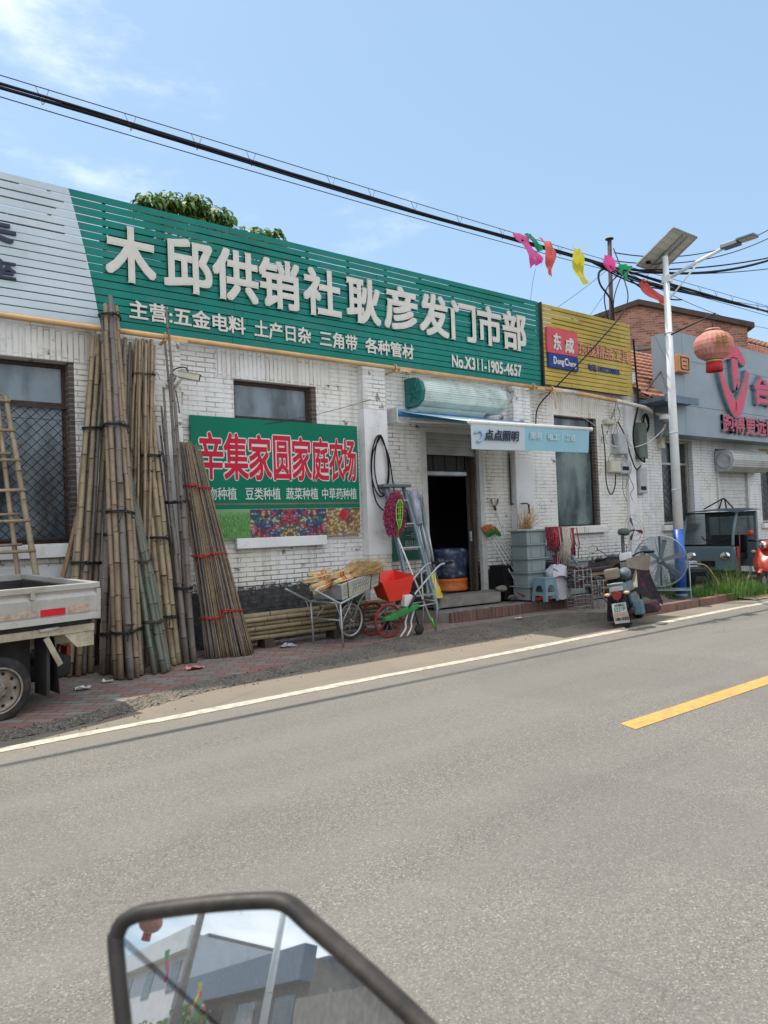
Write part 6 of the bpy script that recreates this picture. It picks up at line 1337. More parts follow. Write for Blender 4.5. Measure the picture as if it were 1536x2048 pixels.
mb = MB(); mb.box(x0+.35, x0+.95, y0_+.2, y1_-.2, .62, .76); mb.box(x0+.86, x0+.96, y0_+.2, y1_-.2, .765, 1.15); mb.build('seat', tr, 'black', bevel=.03)
mb = MB(); mb.box(x0+.1, x0+1.05, y0_+.04, y1_-.04, .27, .33); mb.build('cab_floor', tr, 'iron'); mb = MB(); mb.tube([(x0+.3, 8.2, .4), (x0+.24, 8.2, 1.05)], .018, 7); mb.tube(bez([(x0+.36, 7.88, 1.12), (x0+.24, 8.0, 1.06), (x0+.22, 8.2, 1.05), (x0+.24, 8.4, 1.06), (x0+.36, 8.52, 1.12)], 4), .014, 7); mb.build('handlebar', tr, 'iron')
mb = MB(); mb.box(x0+.10, x0+.22, y0_+.01, y0_+.04, .35, .92); mb.tube([(x0+.25, y0_+.02, .62), (x0+.25, y0_+.02, 1.2)], .014, 6); mb.build('door_rail', tr, 'red_dark')
mb = MB(); mb.box(x0+1.1, x0+2.7, y0_-.02, y1_+.02, .60, .66); mb.box(x0+1.1, x0+2.7, y0_-.02, y0_+.02, .66, .98); mb.box(x0+1.1, x0+2.7, y1_-.02, y1_+.02, .66, .98); mb.box(x0+2.66, x0+2.7, y0_+.02, y1_-.02, .66, .98); mb.build('cargo_bed', tr, 'trike')
for x, y in ((x0+.12, 8.2), (x0+2.0, y0_+.12), (x0+2.0, y1_-.12)):
    mb = MB(); mb.lathe([(.05, -.05), (.17, -.055), (.22, -.04), (.225, 0), (.22, .04), (.17, .055), (.05, .05)], (x, y, z0+.225), (0, 1, 0), 24); mb.build('wheel', tr, 'rubber')
mb = MB(); mb.bar((x0+.5, 8.2, .5), (x0+2.6, 8.2, .45), .25, .1); mb.build('chassis', tr, 'iron')
mb = MB()
for a, b in (((x0+.5, y0_+.25, 1.74), (x0+.75, y0_+.55, 1.95)), ((x0+.75, y0_+.55, 1.95), (x0+.75, y1_-.55, 1.95)), ((x0+.75, y1_-.55, 1.95), (x0+.5, y1_-.25, 1.74)), ((x0+.75, y0_+.55, 1.95), (x0+.70, y0_+.5, 1.74)), ((x0+.75, y1_-.55, 1.95), (x0+.70, y1_-.5, 1.74))): mb.tube([a, b], .016, 7)
mb.build('roof_rack', tr, 'iron'); mb = MB(); mb.ball((x0-.02, y1_+.10, 1.18), (.03, .075, .09), 12, 8); mb.tube([(x0+.02, y1_-.02, 1.05), (x0-.02, y1_+.08, 1.14)], .01, 6); mb.build('side_mirror', tr, 'black')
# red scooter at the right edge
rs = thing('red_scooter', 'bright orange red moped with round headlight, half out of the right edge', 'moped', (15.3, 6.95, .03), world=True)
for x in (14.62, 15.85): 
    mb = MB(); mb.lathe([(.10, -.03), (.16, -.045), (.20, -.036), (.215, 0), (.20, .036), (.16, .045), (.10, .03)], (x, 6.95, .245), (0, 1, 0), 28); w = mb.build('wheel', rs, 'rubber'); mb = MB(); mb.lathe([(.0, -.04), (.05, -.04), (.10, -.02), (.11, .0), (.10, .02), (.05, .04), (0, .04)], (x, 6.95, .245), (0, 1, 0), 20); mb.build('rim', w, 'rim')
mb = MB(); mb.grid(lambda u, v: V((14.60+.20*v-.10*cos((u-.5)*2.6)*sin(pi*min(1, v+.2)), 6.95+(u-.5)*.36*(.8+.35*sin(pi*v)), .44+.46*v)), 12, 10); mb.build('front_shield', rs, 'scooter_red')
mb = MB(); mb.tube(bez([(14.44, 6.95, .40), (14.52, 6.95, .46), (14.64, 6.95, .475), (14.80, 6.95, .42)], 6), .05, 10, flat=.5); mb.build('front_mudguard', rs, 'scooter_red'); mb = MB()
for s in (-.09, .09): mb.tube([(14.62, 6.95+s, .245), (14.76, 6.95+s, .62)], .02, 8)
mb.build('fork', rs, 'galv'); mb = MB(); mb.ball((14.77, 6.95, .95), (.11, .13, .10), 16, 10); mb.build('headlamp_shell', rs, 'scooter_red'); mb = MB(); mb.ball((14.675, 6.95, .955), (.04, .075, .075), 14, 8); mb.build('headlight', rs, 'chrome')
for s in (-1, 1): mb = MB(); mb.ball((14.66, 6.95+s*.19, .83), (.03, .05, .03), 10, 6); mb.build('indicator', rs, 'lens_amber')
mb = MB(); mb.tube(bez([(14.92, 6.60, 1.04), (14.86, 6.75, 1.03), (14.84, 6.95, 1.0), (14.86, 7.15, 1.03), (14.92, 7.30, 1.04)], 5), .014, 8); mb.build('handlebar', rs, 'iron')
for s in (-1, 1): mb = MB(); mb.tube([(14.88, 6.95+s*.27, 1.035), (14.96, 6.95+s*.42, 1.04)], .02, 8); mb.build('grip', rs, 'black'); mb = MB(); mb.tube([(14.88, 6.95+s*.25, 1.04), (14.84, 6.95+s*.30, 1.15)], .007, 6); mb.ball((14.83, 6.95+s*.32, 1.20), (.03, .07, .06), 12, 8); mb.build('mirror', rs, 'scooter_red')
mb = MB(); mb.box(14.85, 15.25, 6.80, 7.10, .28, .33); mb.box(15.2, 16.05, 6.80, 7.10, .36, .68, top=(.06, .05, .03, -.03)); mb.build('body', rs, 'scooter_red', bevel=.04); mb = MB(); mb.box(15.2, 16.0, 6.82, 7.08, .685, .76); mb.build('seat', rs, 'black', bevel=.03); mb = MB(); mb.box(14.95, 15.5, 6.72, 7.18, .80, 1.02); mb.build('rain_cover', rs, 'navy', bevel=.06)
rs.location = (15.52, 6.97, .03)
# ------------------------------------------------------------------ grass tuft at the kerb end
def blades(name, n, area, h, seed, mat, lab=None):
    mb = MB(); g = random.Random(seed)
    for k in range(n):
        cx, cy, rx, ry, hs = g.choices(area, [a[2]*a[3] for a in area])[0]; a = g.uniform(0, 2*pi); q = sqrt(g.random()); x, y = cx+rx*q*cos(a), cy+ry*q*sin(a); z = .05
        l = h*hs*g.uniform(.45, 1.1); d = V((g.gauss(0, 1), g.gauss(0, 1), 0)).normalized(); w = V((-d.y, d.x, 0))*g.uniform(.004, .008); b = V((x, y, z)); dr = g.uniform(.15, .75)
        p = [b+d*(l*dr*t*t*.8)+V((0, 0, l*(t-.35*dr*t*t))) for t in (0, .35, .7, 1)]
        v = [(mb.bm.verts.new(p[i]-w*(1-i/3.2)), mb.bm.verts.new(p[i]+w*(1-i/3.2))) for i in range(3)]; e = mb.bm.verts.new(p[3])
        for i in range(2): mb.f((v[i][0], v[i][1], v[i+1][1], v[i+1][0]), True)
        mb.f((v[2][0], v[2][1], e), True)
    o = mb.build(name, mat=mat, fix=False); tag(o, kind='stuff')
    return o
blades('grass', 3600, [(13.55, 6.85, .55, .28, 1.0), (14.1, 6.85, .35, .35, .8), (13.2, 7.15, .6, .3, .75), (12.9, 7.5, .5, .35, .6), (14.3, 7.4, .6, .4, .8)], .40, 161, 'grass')
blades('grass', 90, [(13.6, 6.95, .6, .3, 1.0), (14.0, 7.2, .5, .3, 1)], .5, 167, 'straw')
blades('weeds', 500, [(14.0, 7.2, .7, .3, 1), (13.1, 8.1, .9, .4, .7), (12.8, 8.2, .5, .3, .25)], .8, 163, 'grass')
# ------------------------------------------------------------------ next shop with the grey fascia
rb_ = thing('corner_shop', 'whitewashed brick shop with a rolled shutter and grilled windows under the grey fascia', 'shop', (20, 9, 0), world=True)
mb = MB(); H2 = [(14.72, 16.02, 1.42, 3.36), (17.05, 18.62, .06, 3.2), (19.3, 21.0, 1.35, 3.3), (23, 25, .06, 3.2), (27, 28.6, 1.4, 3.3)]; wall(mb, 13.93, 34, 0, 4.2, 9.0, 9.37, H2); mb.build('wall', rb_, 'brick_clean')
mb = MB(); mb.box(13.95, 34, 14, 14.2, 0, 4.2); mb.box(33.8, 34, 9.4, 14, 0, 4.2); mb.box(13.95, 14.1, 9.4, 14, 0, 4.2); mb.box(14.1, 33.8, 9.4, 14, 4.05, 4.19); mb.build('inner_wall', rb_, 'dark_room')
def tileroof(name, parent, P, n=60, mat='tile', rows=9):
    """wavy tile courses between eave a-b and ridge d-c"""
    a, b, c, d = map(V, P); nrm = (b-a).cross(d-a).normalized(); nrm = -nrm if nrm.z < 0 else nrm; mb = MB()
    for r in range(rows):
        t0, t1 = r/rows, (r+1)/rows
        p0, p1 = a.lerp(d, t0), b.lerp(c, t0); q0, q1 = a.lerp(d, t1), b.lerp(c, t1)
        m_ = n*3; A = []; B = []
        for k in range(m_+1):
            u = k/m_; w = nrm*(.028*abs(sin(pi*u*n)))
            A.append(mb.bm.verts.new(p0.lerp(p1, u)+w+nrm*.045)); B.append(mb.bm.verts.new(q0.lerp(q1, u)+w))
        C_ = [mb.bm.verts.new(v.co-nrm*.05) for v in A]
        for k in range(m_): mb.f((A[k], A[k+1], B[k+1], B[k]), True); mb.f((C_[k], C_[k+1], A[k+1], A[k]))
    mb.f([a-nrm*.02, b-nrm*.02, c-nrm*.02, d-nrm*.02])
    return mb.build(name, parent, mat, fix=False)
tileroof('roof', rb_, ((13.72, 8.62, 4.13), (18.6, 8.62, 4.13), (18.6, 10.9, 5.95), (13.72, 10.9, 5.95)), 24, rows=12)
tileroof('roof', rb_, ((17.3, 8.95, 5.42), (30, 8.95, 5.42), (30, 11.0, 7.0), (22.6, 11.0, 7.0)), 46, rows=11)
mb = MB(); mb.box(13.75, 15.0, 8.25, 8.99, 4.02, 4.10); mb.box(13.72, 15.0, 8.22, 8.25, 3.98, 4.13); mb.build('eave_board', rb_, 'blue_grey')
mb = MB()
for x in (14.9, 16.1): mb.box(x-.02, x+.02, 8.75, 8.79, 4.15, 5.15)
mb.bar((13.9, 8.78, 4.3), (14.9, 8.78, 5.1), .025, .025); mb.bar((14.95, 8.78, 5.12), (16.1, 8.78, 5.12), .03, .03); mb.bar((15.3, 8.78, 4.2), (16.1, 8.78, 4.8), .025, .025); mb.build('sign_stay', rb_, 'rust')
def grille(x0, x1, z0, z1):
    f = window(rb_, x0, x1, z0, z1, 'glass_dark', ((z0+.72*(z1-z0)),), yb=9.16, fm='box_cream', fw=.05); xm = (x0+x1)/2; mb = MB(); mb.box(xm-.05, xm+.05, 9.10, 9.125, z0+.05, z1-.05); mb.build('mullion', f, 'box_cream')
    mb = MB(); diamond(mb, x1-.30, x1-.02, z0+.03, z1-.03, 9.08, .09, .004); diamond(mb, x0+.03, x1-.32, z0+.03, z0+.7*(z1-z0), 9.07, .16, .005)
    g = random.Random(int(x0*10))
    for s in (x0+.32, xm+.24):
        for k in range(7): z = z0+.18+k*.17; mb.tube([(s+.10*cos(q*pi/6)*(.6+.4*sin(q)), 9.07, z+.075*sin(q*pi/6)) for q in range(12)], .008, 5, closed=True)
    mb.build('security_mesh', f, 'iron')
grille(14.74, 16.0, 1.44, 3.34); grille(19.32, 20.98, 1.37, 3.28); grille(27.02, 28.58, 1.42, 3.28)
for a, b, c in ((14.6, 16.1, 1.30), (19.2, 21.1, 1.23)): mb = MB(); mb.box(a, b, 8.92, 8.997, c, c+.12); mb.build('sill', rb_, 'plaster')
def rolldoor(x0, x1, zt):
    mb = MB(); n = 30; z = .10
    for k in range(n): a = .10+k*(zt-.10)/n; mb.box(x0, x1, 9.02+.01*(k % 2), 9.05, a, a+(zt-.10)/n-.004)
    d = mb.build('roller_shutter', rb_, 'shutter_white')
    for x in (x0-.10, x1): mb = MB(); mb.box(x, x+.10, 8.96, 9.06, .06, zt); mb.build('guide_rail', d, 'shutter_white')
rolldoor(17.15, 18.52, 2.72); rolldoor(23.1, 24.9, 2.72)
for k, (a, b) in enumerate(((17.0, 18.95), (22.9, 25.2))):
    dm = thing('shutter_drum', 'grey weathered shutter drum with round end under the grey fascia' if k == 0 else 'grey shutter drum far along the grey fascia', 'shutter box', (a, 8.8, 2.7), world=True); mb = MB()
    P_ = [(8.98, 2.64), (8.68, 2.64), (8.56, 2.74), (8.52, 2.90), (8.56, 3.06), (8.68, 3.15), (8.98, 3.15)]; rr_ = []
    for (y1, q1), (y2, q2) in zip(P_, P_[1:]):
        for i in range(3): rr_ += [(y1+(y2-y1)*i/3, q1+(q2-q1)*i/3), (y1+(y2-y1)*(i+.8)/3+.006, q1+(q2-q1)*(i+.8)/3)]
    mb.prism(rr_+[P_[-1]], (a+.08, 0, 0), (0, 1, 0), (0, 0, 1), (b-a-.08, 0, 0)); mb.build('cover', dm, 'shutter'); mb = MB(); mb.prism(P_, (a, 0, 0), (0, 1, 0), (0, 0, 1), (.078, 0, 0)); mb.lathe([(.20, .0), (.20, .02), (.15, .03), (.14, .015), (.05, .03), (0, .03)], (a-.001, 8.75, 2.9), (-1, 0, 0), 20); mb.build('end_cap', dm, 'box_grey')
fa = thing('fascia_sign', 'large grey panelled fascia with a red shield emblem and red Chinese characters', 'sign', (17, 8.6, 4.5), world=True)
YF = 8.50
mb = MB()
for a, b in ((14.50, 14.92), (14.926, 17.2), (17.206, 19.6), (19.606, 22.0), (22.006, 24.4), (24.406, 27)):
    for c, d in ((3.37, 4.02), (4.026, 5.02), (5.026, 5.62)): mb.box(a, b, YF, YF+.05, c, d)
mb.build('panel', fa, 'fascia', bevel=.004); mb = MB(); mb.box(14.50, 27, YF+.052, 8.98, 3.37, 3.42); mb.box(14.50, 14.55, YF+.052, 8.98, 3.42, 5.6); mb.box(14.55, 27, YF+.06, YF+.09, 3.43, 5.6); mb.build('return_panel', fa, 'fascia')
# emblem: shield outline made of two strokes with an arrow headed bar
def emblem(mat, y, e, grow=0):
    mb = MB(); X = lambda a: 17.05+a; 
    def stroke(P, w):
        P = [V((X(a), y, b)) for a, b in P]; n = len(P); L_, R2 = [], []
        for i in range(n):
            d = (P[min(n-1, i+1)]-P[max(0, i-1)]).normalized(); nn = V((-d.z, 0, d.x)); ww = (w[i] if hasattr(w, '__len__') else w)+grow; L_.append(P[i]+nn*ww); R2.append(P[i]-nn*ww)
        f_ = [mb.bm.verts.new(p) for p in L_+R2[::-1]]; k_ = [mb.bm.verts.new(p+V((0, e, 0))) for p in L_+R2[::-1]]
        for i in range(n-1): q = [i, i+1, 2*n-2-i, 2*n-1-i]; mb.f([f_[j] for j in q]); mb.f([k_[j] for j in q][::-1])
        m_ = len(f_)
        for i in range(m_): mb.f((f_[i], f_[(i+1) % m_], k_[(i+1) % m_], k_[i]))
    sh = bez([(-.72, 0, 4.96), (-.56, 0, 4.62), (-.34, 0, 4.32), (-.04, 0, 4.05), (.24, 0, 4.34), (.45, 0, 4.68), (.60, 0, 5.02)], 6); stroke([(p.x, p.z) for p in sh], [.07+.10*sin(pi*i/(len(sh)-1))**2 for i in range(len(sh))])
    top_ = bez([(-.74, 0, 5.16), (-.36, 0, 5.40), (.10, 0, 5.42), (.48, 0, 5.20)], 6); stroke([(p.x, p.z) for p in top_], [.06+.10*sin(pi*i/(len(top_)-1)) for i in range(len(top_))])
    stroke([(-.02, 5.30), (-.02, 4.9), (-.02, 4.52)], [.13, .12, .06]); stroke([(-.02, 4.52), (.16, 4.78)], .035)
    return mb
emblem(None, YF-.09, .088, .03).build('emblem_side', fa, 'sign_side'); emblem(None, YF-.097, .006).build('emblem_face', fa, 'logo_red')
for s, a, b, c, d in (('台', 17.95, 18.85, 4.28, 4.98), ('铃', 19.15, 20.1, 4.28, 4.98), ('电', 20.4, 21.3, 4.28, 4.98), ('动', 21.6, 22.5, 4.28, 4.98)):
    text('raised_character', s, (a-.03, b+.03, c-.03, d+.03), YF-.002, 'sign_side', fa, ext=.085, bold=.06); text('raised_character', s, (a, b, c, d), YF-.0875, 'logo_red', fa, ext=.006, bold=.035)
for s, a, b in (('跑得更远的电动车', 16.42, 20.6),):
    text('raised_lettering', s, (a-.02, b+.02, 3.49, 3.95), YF-.002, 'sign_side', fa, ext=.06, bold=.03); text('raised_lettering', s, (a, b, 3.51, 3.93), YF-.0625, 'logo_red', fa, ext=.005, bold=.008)
ob = thing('orange_box_sign', 'small orange box sign with a brown framed character beside the lamp post', 'sign', (14.7, 8.4, 4.9), world=True)
mb = MB(); mb.box(14.50, 14.93, YF-.16, YF-.002, 4.70, 5.08); mb.build('case', ob, 'sign_orange', bevel=.02); mb = MB(); mb.tube([(14.56, YF-.165, 4.76), (14.87, YF-.165, 4.76), (14.87, YF-.165, 5.02), (14.56, YF-.165, 5.02)], .014, 5, closed=True); mb.build('printed_frame', ob, 'wood_dark'); text('printed_character', '二', (14.63, 14.81, 4.83, 4.95), YF-.162, 'wood_dark', ob, ext=.004, bold=.03)
# ------------------------------------------------------------------ brick house behind
bh = thing('brick_house', 'red brick gable house with a dark verge rising behind the tiled roof', 'house', (20, 12, 0), world=True)
dv, nv = V((.7071, -.7071, 0)), V((.7071, .7071, 0)); pk_ = V((18.0, 11.5, 0))
gp2 = [(-2.9, 0), (2.85, 0), (2.85, 6.72), (0, 7.55), (-2.9, 6.72)]
mb = MB(); mb.prism(gp2, pk_, dv, (0, 0, 1), nv*7); mb.build('wall', bh, 'red_brick')
mb = MB(); mb.prism([(-3.05, 6.66), (0, 7.54), (3.0, 6.66), (3.0, 6.80), (0, 7.68), (-3.05, 6.80)], pk_-nv*.12, dv, (0, 0, 1), nv*7.3); mb.build('roof', bh, 'wood_dark')
mb = MB(); mb.prism([(-2.9, 5.92), (-.9, 6.02), (-.9, 6.12), (-2.9, 6.02)], pk_-nv*.05, dv, (0, 0, 1), nv*.048); mb.prism([(-.5, 6.25), (1.2, 6.34), (1.2, 6.42), (-.5, 6.33)], pk_-nv*.05, dv, (0, 0, 1), nv*.048); mb.build('cement_band', bh, 'concrete')
ph_ = thing('plaster_house', 'grey plastered house with a red tiled roof at the far right behind the brick gable', 'house', (27, 13, 0), world=True)
mb = MB(); mb.box(22.3, 34, 11.6, 17, 0, 7.25); mb.build('wall', ph_, 'concrete'); tileroof('roof', ph_, ((22.0, 11.3, 7.2), (34.3, 11.3, 7.2), (34.3, 14, 8.7), (22.0, 14, 8.7)), 40, rows=10)
# black flue pipe behind the olive sign
fl = thing('flue_pipe', 'tall dark iron flue pipe with a flat cap rising behind the olive sign', 'pipe', (14.58, 10, 4.5), world=True)
mb = MB(); mb.tube([(14.5, 10.0, 4.4), (14.62, 10.0, 8.14)], .048, 10); mb.build('pipe', fl, 'rust'); mb = MB(); mb.lathe([(.0, .02), (.10, .015), (.10, 0), (0, 0)], (14.62, 10, 8.15), n=14); mb.build('cap', fl, 'iron')
# ------------------------------------------------------------------ tree behind the shop roof
def tree(lb, x, y, h, R, seed, nl, mat='leaf', group='trees', crown=None):
    g = random.Random(seed); r = thing('broadleaf_tree', lb, 'tree', (x, y, 0), group=group); mb = MB()
    mb.tube(bez([(0, 0, 0), (.08, .05, h*.3), (-.05, .1, h*.6), (.05, 0, h*.82)], 6), [.20-.16*i/18 for i in range(19)], 8); tips = []
    crown = crown or [(g.uniform(-R, R), g.uniform(-R, R)*.8, h-abs(g.gauss(0, .5))) for _ in range(14)]
    for cx, cy, cz in crown:
        b = V((0, .05, h*g.uniform(.45, .7))); e = V((cx, cy, cz)); mb.tube(bez([b, b.lerp(e, .5)+V((0, 0, .25)), e], 5), [.07-.006*i for i in range(11)], 6); tips.append(e)
    mb.build('trunk', r, 'bark'); mb = MB()
    for k in range(nl):
        t = g.choice(tips); o = V((g.gauss(0, 1), g.gauss(0, 1), g.gauss(0, 1))); o = o.normalized()*(g.random()**.5)*R*.36; o.z = o.z*.75; p = t+o
        if g.random() < .3: p = t.lerp(V((0, 0, h*.6)), g.random()*.8)+o*.7
        a = g.uniform(0, 2*pi); out = (V((cos(a), sin(a), 0))*.7+o.normalized()*.5); out.z = 0; out = out.normalized() if out.length > .01 else V((1, 0, 0)); dn = V((0, 0, -1)); l = g.uniform(.12, .21); w = l*.24; s = out.cross(dn).normalized()
        P_ = [p, p+out*l*.4+dn*l*.05, p+out*l*.72+dn*l*.38, p+out*l*.86+dn*l*.88]
        W_ = [w*.25, w, w*.9, .004]; vv = [(mb.bm.verts.new(P_[i]-s*W_[i]), mb.bm.verts.new(P_[i]+s*W_[i])) for i in range(4)]
        for i in range(3): mb.f((vv[i][0], vv[i][1], vv[i+1][1], vv[i+1][0]), True)
    mb.build('crown', r, mat, fix=False); return r
tree('leafy green tree showing above the green shop sign', 6.0, 14, 8.3, .86, 5, 1900, crown=[(-.88, 0, 8.2), (-.62, .1, 8.0), (-.6, 0, 8.22), (-.38, 0, 8.36), (-.12, .1, 8.30), (.1, 0, 8.42), (.12, 0, 8.0), (.34, .1, 8.36), (.5, -.1, 8.24), (.68, 0, 8.22), (.72, 0, 7.9), (1.5, 0, 8.04), (1.68, .1, 8.14), (1.86, -.1, 8.06), (1.2, 0, 7.98)])

# ------------------------------------------------------------------ solar street lamp
def lamp(lb, x, y, rot=0, full=True):
    r = thing('street_lamp', lb, 'street lamp', (x, y, PAV), rot, 'solar street lamps along the kerb')
    mb = MB(); mb.m('pole_blue').tube([(0, 0, 0), (0, 0, 1.28)], [.098, .090], 16); mb.m('pole_white').tube([(0, 0, 1.282), (0, 0, 6.35)], [.089, .052], 16); mb.build('pole', r)
    mb = MB(); mb.box(-.17, .17, -.17, .17, 0, .02); mb.tube([(0, 0, .02), (0, 0, .10)], [.13, .10], 12)
    for sx in (-1, 1):
        for sy in (-1, 1): mb.tube([(sx*.13, sy*.13, .02), (sx*.13, sy*.13, .06)], .014, 6)
    mb.build('base_plate', r, 'grey_case'); mb = MB()
    for z in (2.0, 3.05, 4.9): mb.lathe([(.075, 0), (.085, .0), (.085, .02), (.075, .02)], (0, 0, z), n=14)
    mb.build('clamp', r, 'box_grey')
    mb = MB(); mb.tube([(0, -.02, 5.92), (0, -.62, 6.06), (0, -1.14, 6.15)], [.034, .032, .028], 9); mb.tube([(0, -.05, 5.55), (0, -.66, 6.06)], .016, 7); mb.box(-.06, .06, -.10, .06, 5.86, 5.98); mb.build('arm', r, 'pole_white')
    mb = MB(); mb.box(-.10, .10, -1.38, -1.08, 6.12, 6.20, top=(.02, -.02, .02, 0)); mb.box(-.105, .105, -1.66, -1.36, 6.16, 6.205); mb.build('lamp_head', r, 'grey_case', bevel=.012); mb = MB(); mb.box(-.085, .085, -1.64, -1.40, 6.150, 6.159); mb.build('lamp_glass', r, 'box_cream')
    a, b = V((.10, -.36, 6.70)), V((.08, .40, 6.26)); u = V((1, 0, 0)); d = (b-a); n_ = u.cross(d).normalized(); n_ = n_ if n_.z > 0 else -n_; mb = MB()
    P_ = [a-u*.40, a+u*.40, b+u*.40, b-u*.40]; A_ = [mb.bm.verts.new(p) for p in P_]; B_ = [mb.bm.verts.new(p+n_*.025) for p in P_]; mb.f(A_[::-1]); mb.f(B_)
    for k in range(4): mb.f((A_[k], A_[(k+1) % 4], B_[(k+1) % 4], B_[k]))
    pn = mb.build('solar_panel', r, 'solar_back'); mb = MB()
    for i in range(7): p = a.lerp(b, (i+.5)/7); mb.bar(p-u*.38-n_*.002, p+u*.38-n_*.002, .006, .004, tuple(n_))
    for e0, e1 in ((0, 1), (1, 2), (2, 3), (3, 0)): mb.bar(P_[e0]-n_*.006, P_[e1]-n_*.006, .035, .012, tuple(n_))
    mb.build('panel_frame', pn, 'galv'); mb = MB(); mb.bar(a.lerp(b, .05)-n_*.025, a.lerp(b, .95)-n_*.025, .05, .03, tuple(n_)); mb.bar(a.lerp(b, .05)-n_*.025+u*.14, a.lerp(b, .95)-n_*.025+u*.14, .03, .02, tuple(n_)); mb.tube([(0, 0, 6.3), a.lerp(b, .55)-n_*.02], .045, 8); mb.build('panel_bracket', pn, 'galv')
    mb = MB(); p = a.lerp(b, .85)-u*.2-n_*.02; mb.ball(p, (.06, .05, .03), 10, 6); mb.tube(bez([p, p+V((.12, -.05, -.03)), (.02, .02, 6.25), (.0, .06, 6.1)], 5), .008, 5); mb.build('junction_box', pn, 'black')
    return r
lamp('white solar street lamp with blue painted foot and tilted panel', 12.42, 7.32)
def lantern(lb, x, y, z, R):
    r = thing('paper_lantern', lb, 'lantern', (x, y, z), group='faded red lanterns hung over the street'); mb = MB(); n = 24
    prof = [(.10*R/.35, .80), (.45, .74), (.80, .52), (.97, .22), (1.0, 0), (.97, -.22), (.80, -.52), (.45, -.74), (.10*R/.35, -.80)]
    rings = []
    for rr_, zz in prof: rings.append([mb.bm.verts.new((R*rr_*(1.0 if k % 2 else .955)*cos(pi*k/n), R*rr_*(1.0 if k % 2 else .955)*sin(pi*k/n), R*zz)) for k in range(2*n)])
    for A_, B_ in zip(rings, rings[1:]):
        for k in range(2*n): mb.f((A_[k], A_[(k+1) % (2*n)], B_[(k+1) % (2*n)], B_[k]))
    mb.build('shade', r, 'lantern'); mb = MB(); mb.lathe([(.0, .90*R), (.12, .9*R), (.14, .80*R), (.0, .79*R)], n=16); mb.build('top_cap', r, 'lantern'); mb = MB(); mb.lathe([(.13, -.79*R), (.14, -.88*R), (.0, -.89*R)], n=16); mb.build('bottom_cap', r, 'gold')
    mb = MB()
    for k in range(40): a = 2*pi*k/40; mb.tube([(.12*cos(a), .12*sin(a), -.88*R), (.13*cos(a)+.005*sin(9*a), .13*sin(a), -1.38*R)], .012, 4)
    mb.build('tassel', r, 'tassel'); mb = MB(); mb.tube([(0, 0, .9*R), (0, 0, .9*R+.25)], .006, 5); mb.build('cord', r, 'black'); return r
lt = lantern('faded salmon red lantern with gold character hanging in front of the grey fascia', 12.38, 6.47, 4.56, .33)
yw = radians(37.46); 
for k, p_ in enumerate([x for x in COL.objects if x.parent == lt and x.name.startswith('shade')]):
    d = V((-.80, -.60, 0)); u = V((.60, -.80, 0)); u = V((.6, -.8, 0))
    me_o = text('lantern_character', '祥', (-.02, .20, -.10, .14), 0, 'gold', p_, ext=.004, bold=.01, o=(-.80*.33, -.60*.33, 0), u=u, v=(0, 0, 1))
    for v_ in me_o.data.vertices:
        q = v_.co; ang = (q-V((-.8*.33, -.6*.33, 0))).dot(u)/.35; s_ = sqrt(max(.05, 1-(q.z/.30)**2)); dirn = (V((-.8, -.6, 0))*cos(ang)+u*sin(ang)); v_.co = dirn*(.36*max(.6, s_))+V((0, 0, q.z))
mb = MB(); mb.tube([(12.40, 7.26, 4.95), (12.38, 6.40, 5.12)], .014, 7); mb.tube([(12.38, 6.47, 5.10), (12.38, 6.47, 4.9)], .005, 5); tag(mb.build('lantern_arm', mat='iron'), 'thin iron arm holding the lantern off the lamp post', 'bracket')
# ------------------------------------------------------------------ overhead cables and bunting
YC = 7.75; K = 1.045
def zc(x):  # height of the bundle along the street: shallow sag between poles
    x = x/K; return 1.55+K*(5.86+.012*(x-4)+.0016*(x-6)**2*.35-1.55)
xs = [-24+i*.6 for i in range(150)]
g = random.Random(171); ca = thing('cable_bundle', 'thick bundle of black cables strung along the street above the shop', 'cables', (6, YC, 5.9), world=True)
for k in range(6):
    mb = MB(); q1, q2, q3 = g.uniform(-.10, .12), g.uniform(.06, .24), g.uniform(-.05, .08); mb.tube(bez([(10.9+g.uniform(-.3, .3), YC, zc(11)), (12.2, YC+q1, zc(12.2)-q2*.9+.06), (13.6, YC+q3, zc(13.6)-q2*.7+.05), (16.2+g.uniform(-.6, .6), YC, zc(16.2))], 8), g.choice([.009, .012, .014]), 6); mb.build('loose_cable', ca, 'black')
for k in range(5):
    ph, am, az = g.uniform(0, 6), g.uniform(.008, .028), g.uniform(.01, .03); mb = MB(); oy, oz = g.uniform(-.022, .022), g.uniform(-.022, .022)
    mb.tube([(x, YC+oy+am*sin(x*.9+ph), zc(x)+oz+az*sin(x*.7+ph*2)) for x in xs], [.017, .013, .015, .011, .010][k], 7); mb.build('cable', ca, 'black')
mb = MB(); mb.tube([(x, YC+.0, zc(x)+.115+.01*sin(x*.5)) for x in xs], .0052, 6); mb.build('messenger_wire', ca, 'iron')
mb = MB(); mb.tube([(x, YC+.01, zc(x)-.055-.05*abs(sin(x*.21+.5))) for x in xs], .0055, 6); mb.build('lower_wire', ca, 'iron')
for k in range(60):
    x = -9+k*.83+g.uniform(-.25, .25); z = zc(x); mb = MB(); mb.tube([(x-.06, YC, z+.115), (x-.02, YC-.03, z-.02), (x, YC, z-.05), (x+.02, YC+.03, z-.02), (x+.06, YC, z+.115)], .0036, 5); mb.build('hanger', ca, 'iron')
